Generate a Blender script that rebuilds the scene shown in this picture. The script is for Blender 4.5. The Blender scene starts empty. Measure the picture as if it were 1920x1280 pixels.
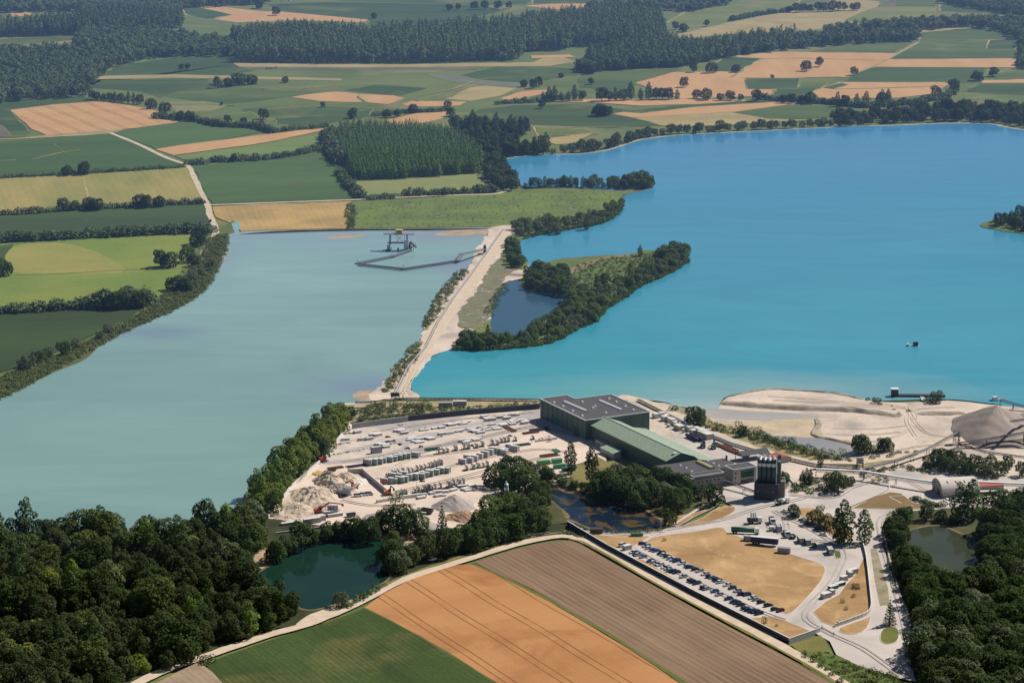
import bpy, math, random
import numpy as np
from mathutils import Vector
random.seed(11); rng = np.random.default_rng(11)
R = math.radians
# ------------------------------------------------------------------ survey camera
F = 4700.0; PITCH = 13.2; HCAM = 375.0
CT, ST = math.cos(R(PITCH)), math.sin(R(PITCH))
def P(x, y, z=0.0):
    """place on the plain (height z) seen at photo position x, y"""
    u = (x-960)/F; v = (y-640)/F
    dy = CT - v*ST; dz = -ST - v*CT
    t = (HCAM-z)/-dz
    return Vector((u*t, dy*t, z))
def PP(pts): return [(P(x, y).x, P(x, y).y) for x, y in pts]
sc = bpy.context.scene
COL = sc.collection
cam = bpy.data.objects.new('camera', bpy.data.cameras.new('camera')); COL.objects.link(cam)
cam.location = (0, 0, HCAM); cam.rotation_euler = (R(90-PITCH), 0, 0)
cam.data.sensor_width = 36; cam.data.lens = F/1920*36; cam.data.clip_start = 5; cam.data.clip_end = 60000
sc.camera = cam
# ------------------------------------------------------------------ light
SUN_EL = 47.0; SUNV = Vector((.84, .54, 0)).normalized()
w = bpy.data.worlds.new('World'); sc.world = w; w.use_nodes = True
nt = w.node_tree; nt.nodes.clear()
wo = nt.nodes.new('ShaderNodeOutputWorld'); bg = nt.nodes.new('ShaderNodeBackground'); sky = nt.nodes.new('ShaderNodeTexSky')
sky.sky_type = 'NISHITA'; sky.sun_disc = False; sky.sun_elevation = R(SUN_EL)
sky.sun_rotation = math.atan2(SUNV.x, SUNV.y); sky.altitude = 300; sky.air_density = 1.0; sky.dust_density = .6; sky.ozone_density = 2.0
bg.inputs[1].default_value = 0.050
nt.links.new(sky.outputs[0], bg.inputs[0]); nt.links.new(bg.outputs[0], wo.inputs[0])
sl = bpy.data.lights.new('sun', 'SUN'); sl.energy = 5.0; sl.angle = R(.53); sl.color = (1, .945, .86)
sun = bpy.data.objects.new('sun', sl); COL.objects.link(sun)
sd = Vector((SUNV.x*math.cos(R(SUN_EL)), SUNV.y*math.cos(R(SUN_EL)), math.sin(R(SUN_EL))))
sun.rotation_euler = sd.to_track_quat('Z', 'Y').to_euler(); sun.location = (0, 1500, 600)
sc.view_settings.view_transform = 'Standard'; sc.view_settings.look = 'None'; sc.view_settings.exposure = 0
sc.render.engine = 'CYCLES'; sc.cycles.max_bounces = 5; sc.cycles.transparent_max_bounces = 4
sc.cycles.diffuse_bounces = 2; sc.cycles.glossy_bounces = 2; sc.cycles.use_denoising = True
# ------------------------------------------------------------------ material tools
HZ = bpy.data.node_groups.new('PaintedHaze', 'ShaderNodeTree')  # haze painted into every material as bluish emission, rising with distance from the origin
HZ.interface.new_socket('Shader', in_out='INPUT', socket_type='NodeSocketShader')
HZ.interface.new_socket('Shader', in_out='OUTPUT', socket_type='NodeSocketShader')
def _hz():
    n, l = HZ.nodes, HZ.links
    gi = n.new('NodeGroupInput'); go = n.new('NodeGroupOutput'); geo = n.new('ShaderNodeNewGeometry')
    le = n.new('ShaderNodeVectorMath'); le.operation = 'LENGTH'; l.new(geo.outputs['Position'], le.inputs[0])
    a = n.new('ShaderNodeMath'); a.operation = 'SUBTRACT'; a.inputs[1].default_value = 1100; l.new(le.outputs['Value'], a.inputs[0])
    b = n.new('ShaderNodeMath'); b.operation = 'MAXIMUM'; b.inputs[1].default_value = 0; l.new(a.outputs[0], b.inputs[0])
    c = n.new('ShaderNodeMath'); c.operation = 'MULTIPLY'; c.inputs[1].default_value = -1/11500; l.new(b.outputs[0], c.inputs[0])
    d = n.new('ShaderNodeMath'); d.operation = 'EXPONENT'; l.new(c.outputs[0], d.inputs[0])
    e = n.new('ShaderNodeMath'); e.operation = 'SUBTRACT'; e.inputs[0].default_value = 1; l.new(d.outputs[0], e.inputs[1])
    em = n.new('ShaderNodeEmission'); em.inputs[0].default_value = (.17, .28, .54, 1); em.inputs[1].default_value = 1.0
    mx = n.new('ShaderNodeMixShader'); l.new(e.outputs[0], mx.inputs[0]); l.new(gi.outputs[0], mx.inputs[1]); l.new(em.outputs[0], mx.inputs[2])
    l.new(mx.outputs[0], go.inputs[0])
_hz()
def c4(c): return (c[0], c[1], c[2], 1)
def srgb(r, g, b, k=1.0):
    f = lambda u: (u/255/12.92 if u/255 <= .04045 else ((u/255+.055)/1.055)**2.4)*k
    return (f(r), f(g), f(b))
class NT:
    def __init__(s, name):
        s.m = bpy.data.materials.new(name); s.m.use_nodes = True; s.m.cycles.emission_sampling = 'NONE'
        s.n = s.m.node_tree.nodes; s.l = s.m.node_tree.links; s.n.clear()
        s.geo = None
    def new(s, t, **k):
        x = s.n.new(t)
        for a, b in k.items(): setattr(x, a, b)
        return x
    def pos(s):
        if not s.geo: s.geo = s.new('ShaderNodeNewGeometry')
        return s.geo.outputs['Position']
    def noise(s, scale, detail=4, vec=None, rough=.55, dist=0.0):
        x = s.new('ShaderNodeTexNoise'); x.inputs['Scale'].default_value = scale; x.inputs['Detail'].default_value = detail
        x.inputs['Roughness'].default_value = rough; x.inputs['Distortion'].default_value = dist
        s.l.new(vec or s.pos(), x.inputs['Vector']); return x.outputs[0]
    def math(s, op, a, b=None, clamp=False):
        x = s.new('ShaderNodeMath', operation=op, use_clamp=clamp)
        for i, v in enumerate((a, b)):
            if v is None: continue
            if isinstance(v, (int, float)): x.inputs[i].default_value = v
            else: s.l.new(v, x.inputs[i])
        return x.outputs[0]
    def ramp(s, v, a, b):
        x = s.new('ShaderNodeMapRange', clamp=True); x.inputs[1].default_value = a; x.inputs[2].default_value = b; s.l.new(v, x.inputs[0]); return x.outputs[0]
    def mix(s, f, a, b, mode='MIX'):
        x = s.new('ShaderNodeMix', data_type='RGBA', blend_type=mode)
        for i, v in ((0, f), (6, a), (7, b)):
            if isinstance(v, (int, float)): x.inputs[i].default_value = v
            elif isinstance(v, tuple): x.inputs[i].default_value = c4(v)
            else: s.l.new(v, x.inputs[i])
        return x.outputs[2]
    def axis(s, ang):
        """coordinate (m) across the direction ang (radians, world)"""
        d = s.new('ShaderNodeVectorMath', operation='DOT_PRODUCT'); s.l.new(s.pos(), d.inputs[0])
        d.inputs[1].default_value = (-math.sin(ang), math.cos(ang), 0); return d.outputs['Value']
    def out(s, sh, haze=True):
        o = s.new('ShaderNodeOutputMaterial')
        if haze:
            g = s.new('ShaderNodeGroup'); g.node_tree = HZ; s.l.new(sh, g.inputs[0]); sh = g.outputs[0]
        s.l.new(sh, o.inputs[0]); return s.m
    def bsdf(s, col, rough=.9, metal=0.0, bump=None, bs=.3, bd=.1, spec=.3):
        b = s.new('ShaderNodeBsdfPrincipled'); b.inputs['Roughness'].default_value = rough; b.inputs['Metallic'].default_value = metal
        b.inputs['Specular IOR Level'].default_value = spec
        if isinstance(col, tuple): b.inputs['Base Color'].default_value = c4(col)
        else: s.l.new(col, b.inputs['Base Color'])
        if bump is not None:
            k = s.new('ShaderNodeBump'); k.inputs['Strength'].default_value = bs; k.inputs['Distance'].default_value = bd
            s.l.new(bump, k.inputs['Height']); s.l.new(k.outputs[0], b.inputs['Normal'])
        return b.outputs[0]
_mc = {}
def surf(name, c1, c2=None, scale=.08, fine=1.2, fa=.18, rough=.92, metal=0.0, bump=.0, rows=None, tram=None, patch=None, spec=.2, lo=.35, hi=.65, aniso=None):
    """general surface. rows=(angle, period, depth); tram=(angle, period, colour); patch=(colour, scale, lo, hi)"""
    if name in _mc: return _mc[name]
    t = NT(name); vec = None
    if aniso:   # stretch the mottling along a direction
        mp = t.new('ShaderNodeMapping'); mp.inputs['Rotation'].default_value = (0, 0, -aniso[0]); mp.inputs['Scale'].default_value = (aniso[1], 1, 1)
        rt = t.new('ShaderNodeMapping'); rt.inputs['Rotation'].default_value = (0, 0, -aniso[0]); t.l.new(t.pos(), rt.inputs['Vector'])
        sp = t.new('ShaderNodeVectorMath', operation='MULTIPLY'); sp.inputs[1].default_value = (aniso[1], 1, 1); t.l.new(rt.outputs[0], sp.inputs[0]); vec = sp.outputs[0]
    c2 = c2 or tuple(v*.8 for v in c1)
    col = t.mix(t.ramp(t.noise(scale, 5, vec), lo, hi), c1, c2)
    if patch: col = t.mix(t.ramp(t.noise(patch[1], 5, None, .6, .6), patch[2], patch[3]), col, patch[0])
    if rows:
        a = t.math('MULTIPLY', t.axis(rows[0]), 2*math.pi/rows[1])
        a = t.math('ADD', a, t.math('MULTIPLY', t.noise(.05, 2), 2.0))
        r_ = t.new('ShaderNodeMapping'); r_.inputs['Rotation'].default_value = (0, 0, -rows[0]); t.l.new(t.pos(), r_.inputs['Vector'])
        s_ = t.new('ShaderNodeVectorMath', operation='MULTIPLY'); s_.inputs[1].default_value = (.012, .9/rows[1], 1); t.l.new(r_.outputs[0], s_.inputs[0])
        st = t.ramp(t.noise(1.0, 5, s_.outputs[0], .75), .32, .68)
        f = t.math('MULTIPLY', t.math('ADD', t.math('MULTIPLY', t.math('ADD', t.math('MULTIPLY', t.math('SINE', a), .5), .5), .45), t.math('MULTIPLY', st, .75)), rows[2])
        wob = t.ramp(t.noise(.02, 3), .3, .7)
        col = t.mix(t.math('MULTIPLY', f, t.math('ADD', t.math('MULTIPLY', wob, .6), .4)), col, tuple(v*.35 for v in c2))
    if tram:
        x = t.math('ADD', t.axis(tram[0]), t.math('MULTIPLY', t.noise(.01, 1), 6.0))
        fr = t.math('FRACT', t.math('DIVIDE', x, tram[1]))
        wd = tram[3]/tram[1]; gp = 2.0/tram[1]
        l1 = t.math('LESS_THAN', t.math('ABSOLUTE', t.math('SUBTRACT', fr, .5-gp)), wd)
        l2 = t.math('LESS_THAN', t.math('ABSOLUTE', t.math('SUBTRACT', fr, .5+gp)), wd)
        brk = t.ramp(t.noise(.06, 3), .3, .5)
        col = t.mix(t.math('MULTIPLY', t.math('MAXIMUM', l1, l2), t.math('ADD', t.math('MULTIPLY', brk, .5), .3)), col, tram[2])
    nf = t.noise(fine, 3, None, .7)
    col = t.mix(1.0, col, t.mix(nf, (1-fa*2,)*3, (1+fa*2,)*3), 'MULTIPLY')
    _mc[name] = t.out(t.bsdf(col, rough, metal, nf if bump else None, bump, .15, spec)); return _mc[name]
def paint(name, c, rough=.5, metal=0.0, var=.12, scale=.6, spec=.4, objcol=False, dirt=.0):
    if name in _mc: return _mc[name]
    t = NT(name)
    tc = t.new('ShaderNodeTexCoord')
    n = t.noise(scale, 4, tc.outputs['Object'])
    if objcol:
        oi = t.new('ShaderNodeObjectInfo'); col = t.mix(1.0, oi.outputs['Color'], t.mix(n, (1-var,)*3, (1+var,)*3), 'MULTIPLY')
    else: col = t.mix(n, tuple(v*(1-var) for v in c), tuple(v*(1+var) for v in c))
    if dirt: col = t.mix(t.ramp(t.noise(scale*3, 5, tc.outputs['Object'], .7), .5, .8), col, tuple(v*(1-dirt) for v in c))
    _mc[name] = t.out(t.bsdf(col, rough, metal, None, spec=spec)); return _mc[name]
# ------------------------------------------------------------------ object tools
def tag(o, label=None, cat=None, group=None, kind=None):
    if label:
        o['label'] = label
        if len(label.split()) > 16: print('LONG', label)
    if cat: o['category'] = cat
    if group: o['group'] = group
    if kind: o['kind'] = kind
    return o
def obj(name, me, parent=None, loc=None):
    o = bpy.data.objects.new(name, me); COL.objects.link(o)
    if parent: o.parent = parent
    if loc is not None: o.location = loc
    return o
def thing(name, label, cat, loc=(0, 0, 0), rz=0.0, group=None):
    o = bpy.data.objects.new(name, None); COL.objects.link(o); o.empty_display_size = 1
    o.location = loc; o.rotation_euler = (0, 0, rz); return tag(o, label, cat, group)
class MB:
    def __init__(s): s.v = []; s.f = []
    def add(s, vs, fs):
        b = len(s.v); s.v += [tuple(v) for v in vs]; s.f += [tuple(b+i for i in f) for f in fs]; return s
    def box(s, c, d, rz=0.0, taper=1.0):
        x, y, z = d[0]/2, d[1]/2, d[2]/2; cr, sr = math.cos(rz), math.sin(rz); vs = []
        for dz, k in ((-z, 1), (z, taper)):
            for dx, dy in ((-x*k, -y*k), (x*k, -y*k), (x*k, y*k), (-x*k, y*k)): vs.append((c[0]+dx*cr-dy*sr, c[1]+dx*sr+dy*cr, c[2]+dz))
        return s.add(vs, [(3, 2, 1, 0), (4, 5, 6, 7), (0, 1, 5, 4), (1, 2, 6, 5), (2, 3, 7, 6), (3, 0, 4, 7)])
    def prism(s, pts, z0, z1, cap=True):
        n = len(pts); vs = [(x, y, z0) for x, y in pts]+[(x, y, z1) for x, y in pts]
        fs = [(i, (i+1) % n, n+(i+1) % n, n+i) for i in range(n)]
        if cap: fs += [tuple(range(n-1, -1, -1)), tuple(range(n, 2*n))]
        return s.add(vs, fs)
    def bar(s, a, b, wd, h=None):
        a, b = Vector(a), Vector(b); h = h or wd; d = (b-a)
        if d.length < 1e-6: return s
        d.normalize(); u = d.cross(Vector((0, 0, 1)))
        if u.length < 1e-3: u = Vector((1, 0, 0))
        u.normalize(); q = u.cross(d).normalized(); u = u*wd/2; q = q*h/2; vs = []
        for p in (a, b):
            for i, j in ((-1, -1), (1, -1), (1, 1), (-1, 1)): vs.append(p+u*i+q*j)
        return s.add(vs, [(0, 1, 2, 3), (7, 6, 5, 4), (0, 4, 5, 1), (1, 5, 6, 2), (2, 6, 7, 3), (3, 7, 4, 0)])
    def cyl(s, a, b, r0, r1=None, n=12, cap=True):
        a, b = Vector(a), Vector(b); r1 = r0 if r1 is None else r1; d = (b-a).normalized()
        u = d.cross(Vector((0, 0, 1)));
        if u.length < 1e-3: u = Vector((1, 0, 0))
        u.normalize(); q = d.cross(u); vs = []
        for p, r in ((a, r0), (b, r1)):
            for i in range(n): t = 2*math.pi*i/n; vs.append(p+u*math.cos(t)*r+q*math.sin(t)*r)
        fs = [(i, (i+1) % n, n+(i+1) % n, n+i) for i in range(n)]
        if cap: fs += [tuple(range(n-1, -1, -1)), tuple(range(n, 2*n))]
        return s.add(vs, fs)
    def mesh(s, name, mat, smooth=False):
        me = bpy.data.meshes.new(name); me.from_pydata(s.v, [], s.f); me.materials.append(mat)
        if smooth: me.shade_smooth()
        me.update(); return me
    def build(s, name, mat, parent=None, smooth=False, off=None):
        if off is not None: s.v = [(a-off[0], b-off[1], c-off[2]) for a, b, c in s.v]
        return obj(name, s.mesh(name, mat, smooth), parent)
class Frame:
    """local frame at world point o with x axis along ang"""
    def __init__(s, o, ang): s.o = Vector((o[0], o[1], 0)); s.a = ang; s.c, s.s = math.cos(ang), math.sin(ang)
    def w(s, x, y, z=0): return Vector((s.o.x+x*s.c-y*s.s, s.o.y+x*s.s+y*s.c, z))
def npmesh(name, V, Fq, mat, tone=None, smooth=False):
    me = bpy.data.meshes.new(name); nv, nf = len(V), len(Fq); k = Fq.shape[1]
    me.vertices.add(nv); me.vertices.foreach_set('co', np.asarray(V, np.float32).ravel())
    me.loops.add(nf*k); me.loops.foreach_set('vertex_index', Fq.astype(np.int32).ravel())
    me.polygons.add(nf); me.polygons.foreach_set('loop_start', np.arange(0, nf*k, k, dtype=np.int32))
    if tone is not None:
        at = me.attributes.new('tone', 'FLOAT', 'FACE'); at.data.foreach_set('value', np.asarray(tone, np.float32))
    me.materials.append(mat); me.update(calc_edges=True); me.validate()
    if smooth: me.shade_smooth()
    return me
# ------------------------------------------------------------------ ground sheets
_z = [0.0]
def smooth_px(pts, n=5, closed=True):
    out = []; m = len(pts)
    rg = range(m) if closed else range(m-1)
    for i in rg:
        g = (lambda k: pts[k % m]) if closed else (lambda k: pts[min(max(k, 0), m-1)])
        p0, p1, p2, p3 = g(i-1), g(i), g(i+1), g(i+2)
        for j in range(n):
            t = j/n
            out.append(tuple(.5*((2*p1[k])+(-p0[k]+p2[k])*t+(2*p0[k]-5*p1[k]+4*p2[k]-p3[k])*t*t+(-p0[k]+3*p1[k]-3*p2[k]+p3[k])*t**3) for k in (0, 1)))
    if not closed: out.append(pts[-1])
    return out
def rough_edge(wp, amp, step=6.0):
    out = []; n = len(wp)
    for i in range(n):
        a, b = Vector(wp[i]), Vector(wp[(i+1) % n]); L = (b-a).length; k = max(1, min(40, int(L/step)))
        for j in range(k):
            p = a.lerp(b, j/k); out.append((p.x+random.gauss(0, amp), p.y+random.gauss(0, amp)))
    return out
def sheet(name, pts, mat, kind='structure', sm=0, rough=0.0, step=6.0, dz=None, label=None, world=False, z=None, parent=None):
    if sm: pts = smooth_px(pts, sm)
    wp = pts if world else PP(pts)
    if rough: wp = rough_edge(wp, rough, step)
    if z is None: _z[0] += .004 if dz is None else dz; z = _z[0]
    me = bpy.data.meshes.new(name); me.from_pydata([(x, y, z) for x, y in wp], [], [tuple(range(len(wp)))])
    me.update()
    if me.polygons and me.polygons[0].normal.z < 0: me.flip_normals()
    me.materials.append(mat); o = obj(name, me, parent); tag(o, label, None, None, kind); return o
def ribbon_pts(wp, wd):
    L, Rr = [], []; n = len(wp)
    for i in range(n):
        a = Vector(wp[max(0, i-1)][:2]); b = Vector(wp[min(n-1, i+1)][:2]); d = (b-a).normalized(); nn = Vector((-d.y, d.x)); p = Vector(wp[i][:2])
        h = (wd[i] if isinstance(wd, (list, tuple)) else wd)/2
        L.append(p+nn*h); Rr.append(p-nn*h)
    return L, Rr
def ribbon(name, pts, wd, mat, sm=4, kind='structure', jitter=0.0, dz=None, world=False, label=None):
    if sm: pts = smooth_px(pts, sm, False)
    wp = pts if world else PP(pts)
    _z[0] += .004 if dz is None else dz; z = _z[0]
    L, Rr = ribbon_pts(wp, wd); mb = MB(); vs = []
    for a, b in zip(L, Rr): vs += [(a.x+random.gauss(0, jitter), a.y+random.gauss(0, jitter), z), (b.x+random.gauss(0, jitter), b.y+random.gauss(0, jitter), z)]
    mb.add(vs, [(2*i, 2*i+1, 2*i+3, 2*i+2) for i in range(len(L)-1)])
    o = mb.build(name, mat); 
    tag(o, label, None, None, kind); return o
def wang(a, b):
    """world direction of the line through two photo positions"""
    p, q = P(*a), P(*b); return math.atan2(q.y-p.y, q.x-p.x)
def inside(x, y, poly):
    c = False; j = len(poly)-1
    for i in range(len(poly)):
        xi, yi = poly[i]; xj, yj = poly[j]
        if (yi > y) != (yj > y) and x < (xj-xi)*(y-yi)/(yj-yi)+xi: c = not c
        j = i
    return c
def scatter(poly_px, d, jit=.35, sm=0, rot=0.0):
    wp = PP(smooth_px(poly_px, sm) if sm else poly_px)
    xs = [p[0] for p in wp]; ys = [p[1] for p in wp]; out = []
    cx, cy = sum(xs)/len(xs), sum(ys)/len(ys); rad = max(max(xs)-min(xs), max(ys)-min(ys)); n = int(rad/d)+2; c, s = math.cos(rot), math.sin(rot)
    for j in range(-n, n+1):
        for i in range(-n, n+1):
            u = (i+(j % 2)*.5)*d; v = j*d*.87; x = cx+u*c-v*s; y = cy+u*s+v*c
            x += random.uniform(-jit, jit)*d; y += random.uniform(-jit, jit)*d
            if inside(x, y, wp): out.append((x, y))
    return out
def along(pts_px, d, jit=.3, sm=3, side=0.0, closed=False):
    wp = [Vector(p) for p in PP(smooth_px(pts_px, sm, closed) if sm else pts_px)]
    out = []; acc = 0.0
    for a, b in zip(wp[:-1], wp[1:]):
        L = (b-a).length; t = acc
        while t < L:
            p = a.lerp(b, t/L); dr = (b-a).normalized(); nn = Vector((-dr.y, dr.x))
            p = p+nn*(side+random.uniform(-jit, jit)*d); out.append((p.x, p.y)); t += d*random.uniform(.7, 1.3)
        acc = t-L
    return out
# ------------------------------------------------------------------ palette of ground materials
K = 1/1.12
def S(r, g, b, k=K): return srgb(r, g, b, k)
m_base = surf('plain_grass', S(108,120,70), S(86,104,56), scale=.006, fine=.4, fa=.18, patch=(S(146,136,92), .006, .52, .7))
def crop(i, c1, c2, ang=0.0, per=3.0, dep=.25, scale=.012, patch=None, an=6.0, fa=.12):
    return surf('crop_%d' % i, S(*c1), S(*c2), scale=scale, rows=(ang, per, dep), fine=.5, fa=fa, patch=patch, aniso=(ang, 1/an))
# the plain
sheet('ground', [(-16000, -3000), (16000, -3000), (16000, 30000), (-16000, 30000)], m_base, world=True, z=0.0)
# land parcels beyond the near frame
G1, G2, G3, G4 = (76,98,52), (96,112,60), (118,126,68), (134,134,80)
WH, WH2, TN = (201,160,112), (190,148,104), (176,160,108)
def wheat(i, ang, per=0, c=WH, c2=WH2, tper=22.0, tc=(112,88,58)):
    return surf('ripe_wheat_%d' % i, S(*c), S(*c2), scale=.03, fine=.6, fa=.1, tram=(ang, tper, S(*tc), .55) if tper else None, aniso=(ang+1.57, .25), rows=(ang, 4.0, .10))
GRN = [crop(1, G1, (58,82,46), .1, 7, .25, patch=(S(104,112,66), .008, .55, .72)), crop(2, G2, (66,92,50), -.1, 8, .3, patch=(S(120,120,74), .008, .55, .7)), crop(3, G3, (86,106,56), .3, 8, .3, patch=(S(136,128,84), .01, .55, .7)), crop(4, G4, (106,120,64), 0, 9, .25, patch=(S(150,140,92), .01, .55, .7))]
m_wh0 = wheat(0, 0.0, tper=0); m_wh1 = wheat(1, wang((130,200),(235,243)), tper=24)
m_tan = surf('stubble_pale', S(*TN), S(158,142,98), scale=.02, fine=.5, rows=(.05, 4, .1))
m_olive = surf('dry_meadow', S(118,124,80), S(134,132,88), scale=.012, fine=.5, patch=(S(92,100,82), .01, .55, .7))
fields_far = [
 ('G',3,[(-80,30),(0,28),(140,22),(132,36),(60,50),(-80,55)]), ('G',2,[(-80,72),(0,74),(140,64),(141,76),(40,84),(-80,90)]),
 ('W',0,[(20,24),(60,23),(55,30),(25,31)]),
 ('G',1,[(340,12),(360,10),(435,28),(390,36),(350,28)]), ('W',0,[(358,10),(400,12),(490,22),(530,22),(690,37),(680,42),(560,38),(445,42),(405,36),(440,28)]),
 ('G',1,[(500,9),(620,4),(900,10),(945,20),(880,36),(700,60),(690,37),(530,22)]), ('G',2,[(520,-10),(1000,-10),(990,8),(900,11),(640,2)]),
 ('W',0,[(985,11),(1060,6),(1145,4),(1130,12),(1040,18)]), ('G',1,[(1000,-8),(1240,-8),(1200,6),(1000,8)]),
 ('G',4,[(1244,47),(1290,20),(1490,-2),(1500,0),(1482,18),(1370,42),(1290,58)]), ('T',0,[(1250,70),(1300,58),(1370,42),(1482,21),(1615,22),(1640,42),(1550,54),(1480,60),(1370,64),(1290,72)]),
 ('T',0,[(1560,-4),(1650,3),(1645,18),(1600,24),(1545,14)]), ('G',4,[(1585,38),(1625,20),(1652,12),(1755,13),(1752,30),(1680,42),(1620,44)]),
 ('G',2,[(1680,-6),(1745,-6),(1755,13),(1650,12)]), ('P',0,[(1645,13),(1680,1),(1680,13)]), ('G',2,[(1760,-6),(2000,-6),(2000,20),(1900,28),(1765,22)]),
 ('G',1,[(165,161),(220,124),(330,107),(440,109),(442,121),(500,128),(430,141),(190,144)]), ('T',0,[(190,143),(330,140),(480,144),(640,148),(640,151),(330,146),(185,149)]),
 ('G',1,[(166,165),(190,150),(390,148),(398,166),(300,183),(262,172)]), ('G',2,[(312,182),(330,172),(470,165),(612,172),(520,185),(430,196),(390,192)]),
 ('O',0,[(318,190),(380,190),(430,197),(400,208),(330,212)]), ('G',3,[(490,168),(720,160),(760,165),(640,175)]),
 ('G',2,[(450,205),(540,195),(700,198),(640,215),(560,225),(480,218)]), ('G',1,[(520,222),(640,214),(700,205),(690,218),(600,236),(520,232)]), ('G',3,[(340,222),(470,210),(500,225),(430,232)]),
 ('W',0,[(546,182),(590,176),(630,172),(672,176),(678,192),(600,190)]), ('W',0,[(672,177),(735,180),(758,185),(725,196),(690,192)]), ('W',0,[(752,196),(772,190),(872,191),(860,198),(790,200)]),
 ('W',0,[(722,226),(780,214),(842,210),(832,222),(790,232),(745,236)]), ('G',1,[(646,170),(700,160),(800,165),(750,180)]), ('G',3,[(780,190),(840,172),(920,160),(880,182)]),
 ('T',0,[(838,186),(880,165),(910,161),(968,166),(940,180),(880,190)]), ('P',1,[(800,140),(850,140),(975,156),(965,164),(860,156)]), ('G',1,[(862,142),(930,126),(1076,128),(1082,140),(1010,152),(985,156),(900,150)]),
 ('W',0,[(936,186),(980,172),(1030,168),(1022,176),(960,188)]), ('T',0,[(440,119),(700,122),(1000,118),(1020,110),(1056,108),(1078,116),(1030,124),(700,127),(450,126)]),
 ('P',0,[(452,126),(600,127),(800,127),(905,129),(870,132),(640,131),(470,130)]),('W',0,[(995,105),(1070,103),(1075,107),(1000,110)]),
 ('G',1,[(860,222),(900,206),(960,198),(1080,196),(1180,206),(1260,216),(1330,222),(1260,236),(1140,240),(880,228)]),
 ('G',2,[(1080,148),(1130,132),(1280,130),(1200,155),(1180,170),(1090,165)]),
 ('W',1,[(1190,156),(1262,136),(1398,134),(1400,168),(1450,168),(1446,180),(1280,186)]),
 ('W',0,[(1362,106),(1460,98),(1682,100),(1645,124),(1590,144),(1470,147),(1372,146),(1424,112)]), ('G',1,[(1338,122),(1362,107),(1428,110),(1382,135),(1340,134)]),
 ('G',1,[(1400,149),(1500,147),(1498,166),(1401,166)]), ('G',3,[(1500,147),(1562,148),(1540,165),(1498,166)]), ('G',1,[(1447,182),(1456,167),(1530,166),(1510,186)]),
 ('G',1,[(1625,128),(1700,126),(1850,127),(1832,155),(1580,156)]), ('W',0,[(1660,112),(1908,110),(1906,127),(1634,126)]), ('G',2,[(1724,80),(1900,78),(1906,109),(1672,110)]),
 ('G',1,[(1855,76),(1905,75),(1903,93),(1850,92)]), ('G',2,[(1728,58),(1840,52),(1902,74),(1724,79)]), ('T',0,[(1728,57),(1830,48),(1838,52),(1730,61)]), ('G',2,[(1525,97),(1580,82),(1720,78),(1676,100)]),
 ('W',0,[(1575,155),(1776,155),(1762,175),(1684,184),(1540,187),(1524,172)]), ('G',1,[(1540,165),(1578,156),(1590,160),(1560,168)]),
 ('G',2,[(1858,140),(1960,125),(1960,147),(1865,150)]), ('W',0,[(1840,152),(1960,148),(1960,156),(1842,156)]), ('G',1,[(1812,172),(1838,157),(1960,157),(1960,180)]),
 ('W',0,[(1036,190),(1130,186),(1280,187),(1392,188),(1408,193),(1200,199),(1128,194)]), ('W',0,[(1148,214),(1200,206),(1300,198),(1440,192),(1505,194),(1380,210),(1190,222)]),
 ('G',1,[(1162,210),(1260,200),(1420,189),(1446,192),(1300,201),(1200,213)]), ('G',2,[(1372,212),(1480,197),(1600,200),(1600,216),(1520,222),(1440,224),(1390,218)]),
 ('T',0,[(1240,236),(1190,222),(1370,211),(1440,224),(1520,226),(1300,238)]), ('G',3,[(1000,238),(1100,244),(1120,252),(1010,256)]), ('T',0,[(1010,262),(1110,250),(1080,270),(1040,272)]),
 ('G',1,[(-80,205),(0,203),(18,208),(58,252),(50,258),(-80,260)]), ('G',1,[(-80,192),(0,190),(185,181),(250,190),(190,192),(18,207)]), ('P',0,[(-40,236),(0,235),(22,256),(-40,258)]),
]
m_pl0 = surf('ploughed_soil', S(120,108,92), S(100,94,82), scale=.02, fine=.4); m_pl1 = surf('bare_grey_soil', S(122,122,104), S(104,110,92), scale=.02, fine=.4)
m_marg = surf('grassy_margin', S(88,104,60), S(112,118,70), scale=.04, fine=.5, fa=.25)
for t_, i_, pts in fields_far:
    if t_ == 'G': m = GRN[i_-1]; nm = 'green_field'
    elif t_ == 'W': m = (m_wh0, m_wh1)[0]; nm = 'wheat_field'
    elif t_ == 'T': m = m_tan; nm = 'stubble_field'
    elif t_ == 'O': m = m_olive; nm = 'meadow'
    else: m = (m_pl0, m_pl1)[i_]; nm = 'bare_field'
    if random.random() < .75: ribbon('field_margin', pts+[pts[0]], random.uniform(3, 6), random.choice([m_olive, m_marg, m_tan]), sm=0, jitter=.8)
    sheet(nm, pts, m, rough=1.2, step=14)
ribbon('farm_track', [(1580,146),(1640,124),(1685,100),(1722,80)], 5, m_tan, sm=2)
# left-hand parcels, larger
a1 = wang((30,215),(290,230))
sheet('wheat_field', [(18,207),(100,197),(190,190),(282,205),(306,214),(292,224),(335,229),(300,236),(235,243),(86,254),(60,243)], m_wh1, rough=.6, step=20)
sheet('meadow', [(88,254),(235,243),(210,252),(20,262),(70,256)], surf('pale_verge', S(168,150,112), S(140,134,96)))
a2 = wang((0,300),(350,290))
sheet('green_field', [(-100,275),(0,267),(205,251),(215,256),(352,311),(357,314),(0,334),(-100,338)], crop(10, (78,104,56), (66,90,50), a2, 4, .25, patch=(S(120,124,84), .02, .66, .8)), rough=.5, step=20)
ribbon('field_path', [(-80,265),(0,262),(120,256),(208,250)], 7, m_tan, sm=2)
sheet('green_field', [(212,250),(260,240),(335,230),(430,230),(507,246),(400,266),(292,280)], crop(11, (86,112,60), (72,98,54), a2, 4, .2), rough=.5, step=20)
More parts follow.
